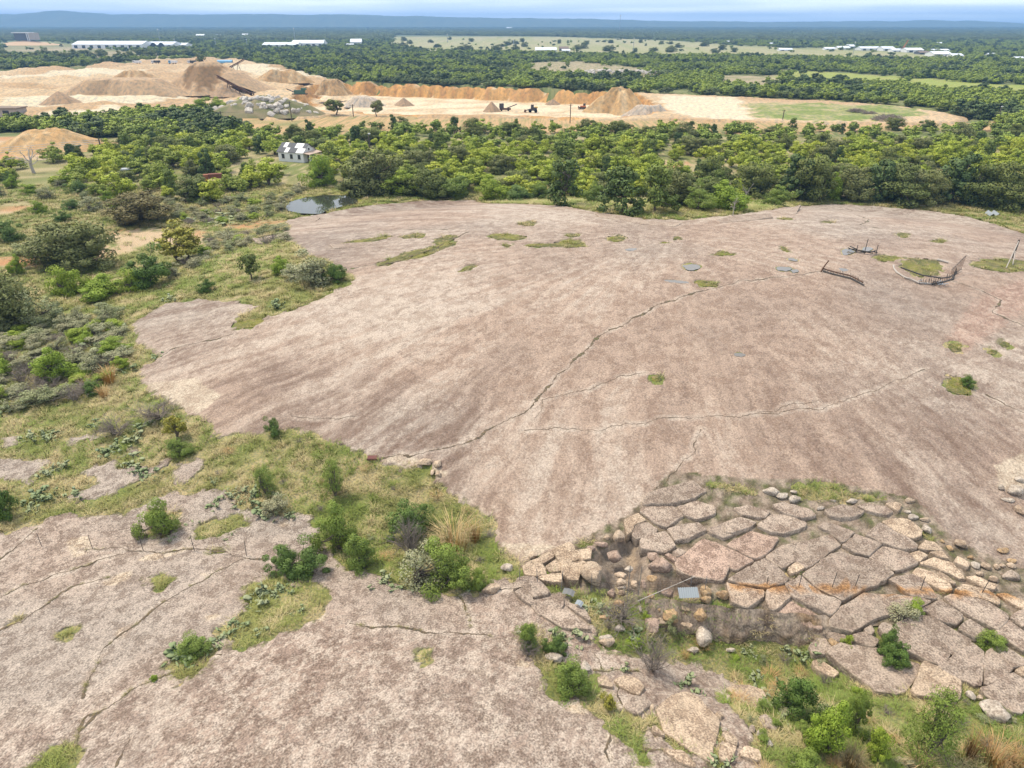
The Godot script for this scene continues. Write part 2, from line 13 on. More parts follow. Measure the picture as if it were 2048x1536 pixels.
const SLABS := [["t",[0.77,-37.26,2.91,-38.71,3.05,-38.07,2.17,-37.38,2.51,-36.39,1.69,-36.05,0.94,-36.39]],
["t",[2.97,-38.84,4.26,-39.56,4.58,-39.21,4.58,-38.64,4.85,-37.73,3.60,-37.19,3.26,-37.95]],
["t",[4.63,-38.66,5.83,-38.78,5.74,-37.87,4.94,-37.64]],
["t",[3.50,-37.04,5.07,-37.52,5.29,-37.30,4.76,-36.39,4.63,-35.52,3.97,-35.72,3.54,-36.27]],
["t",[2.45,-37.16,3.16,-37.85,3.44,-37.38,3.37,-36.61,2.71,-36.61]],
["t",[1.68,-35.83,2.68,-36.17,3.45,-36.27,3.44,-35.41,2.28,-35.51]],
["t",[8.70,-41.72,9.77,-42.36,10.32,-41.54,9.38,-41.13,8.96,-40.25,8.62,-40.01,8.68,-40.88]],
["g",[9.26,-41.00,10.35,-41.40,11.04,-40.68,10.78,-40.32,9.81,-39.92,9.42,-39.68,9.06,-40.15]],
["g",[9.53,-39.54,9.86,-39.95,11.61,-40.46,11.88,-39.72,11.99,-38.90,11.11,-38.27,10.09,-38.61,9.52,-38.74]],
["g",[11.74,-38.27,12.26,-38.66,12.70,-38.40,11.89,-37.80]],
["g",[11.79,-40.59,14.21,-41.26,14.70,-40.52,13.25,-39.64,12.13,-39.36,12.02,-39.97]],
["g",[10.02,-42.53,10.40,-42.91,12.67,-42.96,13.28,-41.95,11.78,-40.81,11.23,-41.05,10.53,-41.77]],
["g",[10.24,-43.27,11.02,-44.34,14.70,-45.58,15.53,-44.41,14.51,-43.63,12.72,-43.12,10.52,-43.02]],
["g",[13.01,-42.84,14.56,-43.39,15.79,-42.76,15.80,-42.13,14.26,-41.50,13.46,-41.95]],
["g",[14.88,-40.51,17.39,-41.64,18.18,-41.53,17.90,-40.52,15.86,-39.65,15.06,-40.03]],
["g",[0.09,-34.67,0.42,-35.74,0.89,-35.96,1.45,-35.94,2.08,-35.20,2.59,-34.43,2.41,-34.31,1.49,-33.99,0.70,-34.97]],
["g",[0.22,-34.34,0.69,-34.86,1.39,-33.89,1.66,-33.33,1.15,-33.24]],
["g",[1.24,-33.22,2.38,-33.64,3.39,-34.08,3.44,-33.41,3.23,-32.99,1.88,-32.35]],
["g",[1.96,-32.23,3.22,-32.85,3.74,-32.65,4.47,-31.90,5.01,-31.23,3.12,-31.31]],
["g",[3.69,-33.20,4.15,-33.29,4.67,-33.16,5.10,-32.13,4.92,-32.02,4.27,-32.63]],
["p",[11.80,-37.60,12.72,-38.31,14.28,-39.74,15.00,-39.39,16.49,-38.31,15.62,-37.23,14.73,-35.71,12.63,-35.96,11.69,-36.76]],
["p",[11.08,-38.06,11.48,-38.16,11.85,-37.69,11.68,-37.36]],
["g",[15.05,-35.70,18.22,-37.74,18.70,-37.26,19.36,-35.92,19.06,-35.56,17.51,-35.09,15.93,-35.23]],
["g",[19.00,-35.35,20.30,-36.17,20.46,-35.79,21.05,-34.63,22.22,-33.91,21.71,-33.27,21.10,-32.90,19.85,-33.75,19.05,-34.39]],
["g",[20.50,-36.27,21.94,-37.23,23.10,-38.10,23.94,-38.30,26.33,-37.21,26.88,-36.24,26.04,-35.69,24.76,-35.09,23.55,-34.60,22.43,-34.00,21.26,-34.84,20.88,-35.43]],
["g",[20.97,-32.64,22.13,-33.54,24.15,-34.61,25.89,-34.49,27.56,-34.24,28.32,-33.91,26.93,-33.20,25.75,-32.97,24.28,-32.68,23.16,-32.20,22.30,-31.81,21.68,-32.05,21.02,-32.39]],
["g",[18.42,-37.86,19.88,-38.93,21.88,-39.45,23.93,-40.05,24.23,-38.95,22.94,-38.20,21.48,-37.12,20.82,-36.87,20.46,-37.49,19.29,-36.76,18.76,-37.36]],
["g",[24.37,-38.95,25.79,-39.94,27.30,-39.03,25.81,-37.95,25.08,-38.21]],
["g",[25.91,-37.94,27.43,-38.91,28.92,-38.30,29.16,-37.31,27.20,-36.62,26.35,-37.24]],
["g",[26.51,-39.93,28.08,-41.13,29.10,-40.05,29.88,-39.03,29.57,-38.55,28.74,-38.55,27.41,-39.15]],
["g",[23.19,-40.80,23.93,-41.16,25.76,-40.16,24.38,-39.16,24.04,-40.07]],
["g",[24.27,-42.31,26.01,-42.81,27.30,-42.19,26.73,-41.78,25.25,-41.44,24.48,-41.67]],
["g",[26.96,-42.79,28.12,-42.93,29.25,-42.66,29.56,-42.14,28.77,-41.78,27.60,-42.16]],
["g",[20.34,-42.79,21.30,-43.05,23.28,-42.18,23.29,-41.67,22.12,-41.44,20.96,-41.92]],
["g",[17.31,-42.52,18.48,-42.81,19.96,-42.19,19.34,-41.54,17.89,-41.80]],
["g",[18.62,-40.79,20.18,-41.90,21.42,-41.70,22.40,-41.06,22.03,-40.54,20.31,-39.91,19.31,-40.15]],
["g",[16.26,-41.00,17.61,-41.64,18.62,-41.06,17.94,-40.54,16.62,-40.03,16.01,-40.03]],
["g",[26.28,-35.80,28.06,-36.28,28.72,-35.80,28.84,-34.16,28.43,-34.04,27.08,-34.48,26.61,-35.55]],
["g",[26.99,-33.07,29.02,-34.04,29.89,-32.84,28.98,-32.04,27.82,-32.50,27.61,-32.96]],
["g",[28.93,-31.67,30.06,-32.40,30.63,-31.37,29.56,-30.88]],
["g",[30.84,-31.14,32.55,-32.39,32.98,-31.47,32.85,-30.68,31.93,-29.86,31.50,-30.57]],
["g",[32.82,-32.60,34.11,-33.18,34.16,-32.49,33.21,-31.80]],
["g",[24.96,-31.97,26.68,-32.87,27.79,-32.59,29.23,-30.90,29.13,-30.52,27.49,-29.80,26.91,-30.03,26.14,-30.83,25.27,-31.47]],
["g",[23.95,-32.00,24.41,-32.31,24.82,-31.96,26.06,-30.69,27.29,-29.68,26.32,-28.99,26.03,-29.06,25.18,-29.84,24.13,-31.16]],
["g",[19.55,-31.66,20.28,-32.10,20.72,-31.85,20.93,-31.47,20.35,-30.95,19.60,-31.05]],
["g",[22.18,-31.62,22.91,-31.78,23.65,-31.22,23.08,-30.69,22.15,-31.35]],
["g",[20.70,-32.24,21.85,-31.84,21.71,-31.42,21.13,-31.63]],
["g",[22.99,-31.91,23.55,-32.24,23.58,-31.72,23.19,-31.56]],
["g",[29.38,-34.26,30.07,-34.49,30.80,-34.37,32.11,-33.89,32.72,-32.72,32.34,-32.26,31.27,-31.57,30.90,-32.03,30.03,-32.97,29.58,-33.56]],
["p",[15.83,-39.04,18.01,-40.30,19.82,-39.55,18.40,-37.98,17.57,-37.62,16.60,-38.32]],
["p",[15.76,-38.81,17.37,-37.50,15.92,-36.64,15.29,-37.00]],
["p",[17.65,-33.20,19.01,-34.13,19.61,-33.61,20.86,-32.78,20.77,-32.51,20.31,-32.32,19.64,-32.57,18.33,-32.91]],
["r",[14.88,-35.48,17.31,-34.86,17.07,-34.23,15.69,-33.53,14.89,-33.82,14.88,-34.75]],
["r",[17.47,-34.84,18.21,-35.12,18.89,-35.22,18.89,-34.27,17.71,-33.34,17.34,-33.40,17.21,-33.98]],
["t",[19.67,-36.79,20.41,-37.35,20.77,-36.89,20.18,-36.39,19.65,-36.31]],
["t",[28.31,-41.18,29.33,-41.51,30.40,-41.38,30.87,-40.40,30.63,-39.89,29.74,-39.54,28.96,-40.14]],
["t",[29.30,-42.93,30.24,-43.05,30.53,-42.78,29.95,-42.16,29.46,-42.56]],
["t",[28.36,-36.49,28.95,-36.97,29.72,-36.48,30.44,-35.43,30.28,-34.96,29.66,-34.84,28.95,-35.56]],
["t",[29.35,-37.34,30.57,-37.92,31.58,-37.43,31.78,-36.00,31.26,-35.89,30.78,-36.50,30.20,-36.95]],
["t",[28.97,-38.19,29.64,-38.41,30.16,-38.04,29.27,-37.46]],
["t",[29.84,-36.24,30.41,-36.60,30.82,-35.55,30.59,-35.40]],
["t",[29.79,-38.65,30.66,-39.38,31.36,-39.28,31.58,-38.53,31.14,-38.41]],
["t",[30.47,-38.27,31.41,-38.51,31.56,-37.69,31.10,-37.90]],
["t",[31.72,-37.44,32.37,-37.93,32.84,-37.31,32.47,-36.95]],
["t",[30.56,-34.95,31.40,-35.39,32.74,-34.93,33.02,-34.03,32.72,-33.68,31.73,-34.23,30.69,-34.47]],
["t",[31.86,-35.99,32.41,-36.11,33.52,-35.30,33.22,-34.93,32.61,-35.08]],
["t",[33.16,-34.60,33.90,-34.71,34.63,-34.02,34.65,-33.55,34.11,-33.21,33.71,-33.87]],
["g",[20.37,-30.99,21.48,-31.35,21.74,-31.15,23.35,-30.58,23.59,-29.91,24.53,-29.66,25.27,-29.28,24.57,-28.35,23.45,-27.43,22.84,-27.27,21.77,-27.57,21.46,-28.53,20.53,-30.39]],
["g",[26.11,-28.87,29.10,-30.56,29.44,-29.87,27.88,-27.47,27.54,-27.47,26.93,-27.88,26.43,-28.43]],
["g",[27.96,-27.48,29.56,-29.87,30.27,-30.23,30.46,-28.60,29.43,-27.93,28.29,-27.47]],
["g",[27.71,-27.27,28.30,-27.38,30.16,-28.30,30.59,-27.85,30.33,-26.72,29.09,-25.62,28.49,-25.73,27.64,-26.80]],
["g",[30.33,-30.09,30.89,-30.24,31.49,-29.22,31.77,-28.97,31.26,-28.87,30.48,-28.63]],
["t",[23.74,-27.42,24.54,-28.23,25.49,-29.39,25.98,-28.94,26.83,-28.20,26.71,-27.56,26.15,-26.69,25.51,-26.25,24.69,-26.63,23.75,-26.90]],
["t",[30.51,-28.51,31.26,-28.84,31.31,-28.39,30.74,-28.06]],
["t",[19.44,-30.67,19.92,-30.64,20.60,-29.56,20.07,-29.34,19.41,-30.12]]]
const SHELF_SLABS := [["t",[8.13,-25.32,9.29,-26.48,10.13,-26.85,10.80,-26.63,11.19,-25.33,11.44,-24.74,10.74,-23.15,10.38,-22.09,10.01,-22.22,9.30,-22.80,8.22,-23.78]],
["t",[6.04,-27.37,6.78,-27.82,7.41,-27.67,7.68,-27.15,7.33,-26.38,6.82,-26.60,6.26,-27.05]],
["t",[5.02,-27.34,5.52,-27.62,5.88,-26.98,5.73,-26.79,5.12,-26.92]],
["t",[13.16,-28.32,13.68,-28.66,14.82,-28.70,15.40,-28.23,15.30,-26.93,14.94,-26.41,14.35,-26.53,13.77,-27.49]],
["t",[11.37,-23.84,11.71,-24.02,12.04,-23.54,11.97,-23.10,11.62,-23.22]],
["t",[10.99,-22.82,11.37,-23.13,11.80,-23.00,11.67,-22.56,11.18,-22.06,10.84,-22.31]],
["t",[11.97,-22.66,12.44,-23.07,13.05,-22.75,12.99,-22.41,12.74,-22.22,12.04,-22.44]],
["t",[7.90,-22.62,8.92,-22.49,9.34,-21.70,9.17,-21.68,8.56,-22.06]],
["t",[7.67,-24.00,8.15,-23.58,8.05,-23.48,7.60,-23.71]],
["g",[6.27,-25.33,7.06,-26.18,7.71,-25.96,7.77,-25.56,7.15,-24.96,6.77,-24.90]]]
const BOULDERS := [[5.71,-36.08,0.95,1.15,0.76,0.00,"t","largest tan boulder, tall and rounded, leaning behind the wire fence",""],
[7.96,-40.06,0.56,0.58,0.42,0.00,"t","pale rounded boulder at the top of the dark recess",""],
[7.13,-40.08,0.28,0.28,0.21,0.00,"t","small pale boulder under the dome edge, left of the recess top",""],
[6.65,-39.35,0.58,0.32,0.24,0.00,"p","long pinkish boulder along the upper lip of the recess",""],
[5.86,-39.01,0.40,0.30,0.22,0.00,"p","small pink boulder next to the grassy crevice above the recess",""],
[7.43,-38.02,0.57,0.59,0.43,0.00,"p","diamond-shaped pink boulder lying in the dark recess",""],
[10.25,-37.99,0.70,0.45,0.34,0.00,"p","flat-topped pink block at the right side of the recess",""],
[10.67,-36.98,1.04,0.64,0.58,0.00,"p","long pink boulder overhanging the junk behind the fence",""],
[9.82,-35.93,0.42,0.30,0.23,0.00,"o","orange-brown boulder under the long pink boulder",""],
[7.72,-36.15,0.53,0.35,0.26,0.00,"t","flat tan boulder on top of the stack behind the fence",""],
[7.51,-35.47,0.47,0.39,0.29,0.00,"t","tan boulder in the middle of the stack behind the fence",""],
[8.32,-36.84,0.35,0.33,0.25,0.00,"w","whitish boulder at the upper end of the stacked rocks",""],
[7.56,-35.06,0.39,0.21,0.16,0.00,"w","flat whitish stone low in the stack behind the fence",""],
[7.48,-34.55,0.35,0.30,0.22,0.00,"t","tan stone at the foot of the stack behind the fence",""],
[8.48,-35.36,0.30,0.41,0.22,0.00,"t","upright rounded tan stone between the two light fence pipes",""],
[9.10,-35.32,0.28,0.42,0.36,0.00,"p","tall upright pinkish stone beside the leaning pipe",""],
[6.82,-34.46,0.37,0.46,0.28,0.00,"p","reddish boulder half hidden at the foot of the wire fence",""],
[9.48,-34.42,0.28,0.21,0.16,0.00,"o","small orange stone on the slope under the fence",""],
[10.71,-34.61,0.53,0.38,0.29,0.00,"p","reddish boulder right of the fallen pipe behind the fence",""],
[13.18,-34.71,0.51,0.53,0.38,0.00,"o","orange-tan block right of the wire fence end",""],
[13.16,-34.20,0.44,0.42,0.32,0.00,"o","orange-tan block beneath the wire fence end, beside the cave",""],
[14.36,-34.42,0.53,0.48,0.36,0.00,"o","yellowish boulder filling the mouth of the little cave",""],
[10.74,-33.47,0.67,0.88,0.54,0.00,"o","big yellowish boulder in the gully under the metal sheet",""],
[12.62,-33.47,0.53,0.69,0.47,0.00,"o","egg-shaped orange boulder right of the metal sheet",""],
[11.76,-33.74,0.53,0.29,0.22,0.00,"t","low tan stone between the two orange boulders",""],
[11.76,-33.59,0.27,0.21,0.16,0.00,"o","small orange stone wedged below the metal sheet",""],
[9.25,-32.60,0.65,0.68,0.45,0.00,"p","pinkish angular boulder in the bright grass of the gully",""],
[11.94,-33.17,0.64,0.44,0.33,0.00,"t","grey-tan sloping boulder behind the white boulder",""],
[12.72,-32.56,0.68,0.83,0.61,0.00,"w","big whitish boulder standing in the bright green grass",""],
[11.97,-31.70,0.46,0.27,0.20,0.00,"w","flat whitish stone lying in the grass below the big white boulder",""],
[14.50,-31.86,0.34,0.19,0.14,0.00,"w","small flat whitish stone in grass at the cliff foot",""],
[7.21,-33.63,0.47,0.35,0.27,0.00,"o","orange-tan boulder in front of the wire fence",""],
[6.07,-32.45,0.40,0.22,0.17,0.00,"o","small orange-tan stone among the pears of the gully",""],
[8.59,-33.54,0.20,0.29,0.15,0.00,"w","small whitish stone above the dry bush in the gully",""],
[9.94,-33.74,0.22,0.31,0.16,0.00,"o","small orange stone left of the yellowish boulder",""],
[10.17,-33.37,0.64,0.42,0.31,0.00,"t","tan boulder under the yellowish boulder",""],
[-0.29,-37.09,0.54,0.40,0.30,0.00,"w","whitish slab-like boulder at the corner of the meadow",""],
[1.48,-38.45,0.44,0.32,0.24,0.00,"t","half-round boulder at the dome edge above the tan slabs",""],
[-1.43,-34.81,0.74,0.48,0.36,0.00,"t","low rounded boulder at the right end of the bushes",""],
[5.95,-30.63,0.51,0.41,0.31,0.00,"w","whitish boulder below the green grass tongue",""],
[-7.46,-48.44,0.73,0.57,0.31,0.00,"t","largest pale boulder of the four at the dome crack",""],
[-6.35,-48.22,0.41,0.50,0.29,0.00,"t","squarish pale boulder at right of the four at the dome crack",""],
[-6.71,-47.41,0.29,0.40,0.22,0.00,"t","small boulder at lower left of the four at the dome crack",""],
[-6.16,-47.15,0.32,0.33,0.24,0.00,"t","smallest round boulder of the four at the dome crack",""],
[33.29,-37.26,0.34,0.34,0.25,0.00,"w","small pale boulder in the line of stones at the right foot of the dome","pale boulders strewn along the right foot of the dome"],
[34.03,-37.15,0.44,0.36,0.27,0.00,"t","small pale boulder in the line of stones at the right foot of the dome","pale boulders strewn along the right foot of the dome"],
[34.71,-37.16,0.27,0.27,0.20,0.00,"t","small pale boulder in the line of stones at the right foot of the dome","pale boulders strewn along the right foot of the dome"],
[35.22,-37.30,0.27,0.22,0.16,0.00,"t","small pale boulder in the line of stones at the right foot of the dome","pale boulders strewn along the right foot of the dome"],
[33.15,-36.45,0.35,0.26,0.20,0.00,"t","small pale boulder in the line of stones at the right foot of the dome","pale boulders strewn along the right foot of the dome"],
[33.83,-35.98,0.45,0.35,0.27,0.00,"t","small pale boulder in the line of stones at the right foot of the dome","pale boulders strewn along the right foot of the dome"],
[32.31,-38.87,0.24,0.30,0.18,0.00,"o","small pale boulder in the line of stones at the right foot of the dome","pale boulders strewn along the right foot of the dome"],
[32.09,-39.54,0.19,0.18,0.13,0.00,"o","small pale boulder in the line of stones at the right foot of the dome","pale boulders strewn along the right foot of the dome"],
[33.40,-38.01,0.30,0.22,0.17,0.00,"o","small pale boulder in the line of stones at the right foot of the dome","pale boulders strewn along the right foot of the dome"],
[36.23,-37.76,0.38,0.21,0.16,0.00,"o","small pale boulder in the line of stones at the right foot of the dome","pale boulders strewn along the right foot of the dome"],
[30.80,-42.27,0.36,0.21,0.16,0.00,"w","small pale boulder in the line of stones at the right foot of the dome","pale boulders strewn along the right foot of the dome"],
[30.83,-41.75,0.52,0.31,0.23,0.00,"w","small pale boulder in the line of stones at the right foot of the dome","pale boulders strewn along the right foot of the dome"],
[31.43,-40.62,0.38,0.54,0.28,0.00,"w","small pale boulder in the line of stones at the right foot of the dome","pale boulders strewn along the right foot of the dome"],
[31.75,-41.51,0.49,0.27,0.20,0.00,"t","small pale boulder in the line of stones at the right foot of the dome","pale boulders strewn along the right foot of the dome"],
[32.54,-37.41,0.38,0.32,0.24,0.00,"w","small pale boulder in the line of stones at the right foot of the dome","pale boulders strewn along the right foot of the dome"],
[30.12,-35.19,0.30,0.19,0.14,0.00,"t","small pale boulder in the line of stones at the right foot of the dome","pale boulders strewn along the right foot of the dome"],
[35.86,-37.29,0.50,0.29,0.22,0.00,"t","oblong brick-like boulder ending the line of stones",""],
[35.30,-36.28,0.81,0.55,0.33,0.00,"g","dark angular boulder lying below the line of stones",""],
[36.18,-38.71,0.50,0.27,0.20,0.00,"o","flat orange-tan stone alone on the bare dome",""],
[33.28,-39.18,0.52,0.47,0.36,0.00,"t","round tan boulder alone beside the dome edge",""],
[31.34,-43.39,0.51,0.28,0.21,0.00,"t","flat tan stone on the dome edge above the mossy pocket",""],
[40.56,-44.60,0.76,0.71,0.42,0.00,"w","largest whitish boulder of the cluster on the right dome flank",""],
[39.45,-43.69,0.60,0.37,0.15,0.00,"w","flat whitish slab under the cluster on the right dome flank",""],
[39.59,-44.93,0.33,0.38,0.25,0.00,"w","small whitish stone left in the cluster on the dome flank",""],
[41.62,-45.90,0.38,0.30,0.23,0.00,"w","small whitish stone at the top of the cluster on the dome flank",""],
[39.69,-42.60,0.48,0.53,0.36,0.00,"t","pale rounded boulder cut by the right picture edge",""],
[20.79,-44.16,0.82,0.45,0.34,0.00,"w","long whitish stone in the moss at the slab top",""],
[21.48,-43.81,0.58,0.32,0.24,0.00,"w","low whitish stone behind the long stone in the moss",""],
[22.57,-44.22,0.33,0.20,0.15,0.00,"w","small whitish stone at the left of the mossy hollow",""],
[22.21,-43.43,0.65,0.36,0.27,0.00,"w","flat elongated stone along the mossy hollow",""],
[26.81,-43.30,0.53,0.29,0.22,0.00,"w","thin whitish stone in the middle of the mossy hollow",""],
[25.34,-43.35,0.30,0.17,0.12,0.00,"w","tiny whitish stone in the mossy hollow",""],
[24.08,-42.58,0.46,0.25,0.19,0.00,"w","flat stone at the lower rim of the mossy hollow",""],
[27.50,-25.64,0.77,0.79,0.42,0.00,"w","big whitish boulder beneath the right-hand slabs",""],
[26.87,-26.86,0.36,0.33,0.25,0.00,"w","small boulder in the grassy gap of the right-hand slabs",""],
[27.33,-26.68,0.22,0.22,0.17,0.00,"t","little stone wedged beside the big whitish boulder",""],
[21.14,-31.62,0.40,0.37,0.28,0.00,"o","brown stone wedged between slabs above the gully",""],
[2.63,-28.78,0.65,0.36,0.27,0.00,"w","rounded whitish boulder among the bushes of the shelf strip",""],
[4.35,-28.25,0.35,0.49,0.26,0.00,"w","upright whitish boulder right of the shelf bushes",""],
[11.65,-25.24,0.31,0.32,0.23,0.00,"t","small tan boulder at the edge of the broad pale slab",""],
[11.63,-24.12,0.19,0.22,0.15,0.00,"w","small whitish stone right of the broad pale slab",""],
[13.57,-24.01,0.28,0.29,0.21,0.00,"w","oval whitish stone in the weeds under the trio of shrubs",""],
[13.80,-23.44,0.21,0.31,0.15,0.00,"w","upright whitish pebble-like stone under the trio of shrubs",""],
[12.99,-27.40,0.23,0.28,0.17,0.00,"w","small stone at the end of the long pale slab",""],
[10.53,-23.47,0.29,0.17,0.07,0.00,"w","flat chip of stone lying on the broad pale slab",""],
[7.86,-25.51,0.19,0.25,0.14,0.00,"t","tiny stone at the left corner of the broad pale slab",""],
[0.54,-30.75,0.31,0.18,0.13,0.00,"w","whitish stone left of the green shelf bush",""],
[6.92,-31.67,0.41,0.27,0.20,0.00,"w","whitish stone under the prickly pear in the gully",""],
[5.99,-30.51,0.57,0.45,0.34,0.00,"t","greyish boulder in the pears below the grass tongue",""],
[14.56,-31.86,0.36,0.20,0.15,0.00,"w","flat whitish stone in the green grass under the cliff",""],
[13.23,-24.36,0.23,0.34,0.11,0.00,"g","grey weathered stone in the weeds left of the shrubs",""],
[14.32,-24.85,0.46,0.58,0.23,0.00,"g","white-grey mottled boulder in the weeds left of the shrubs",""]]
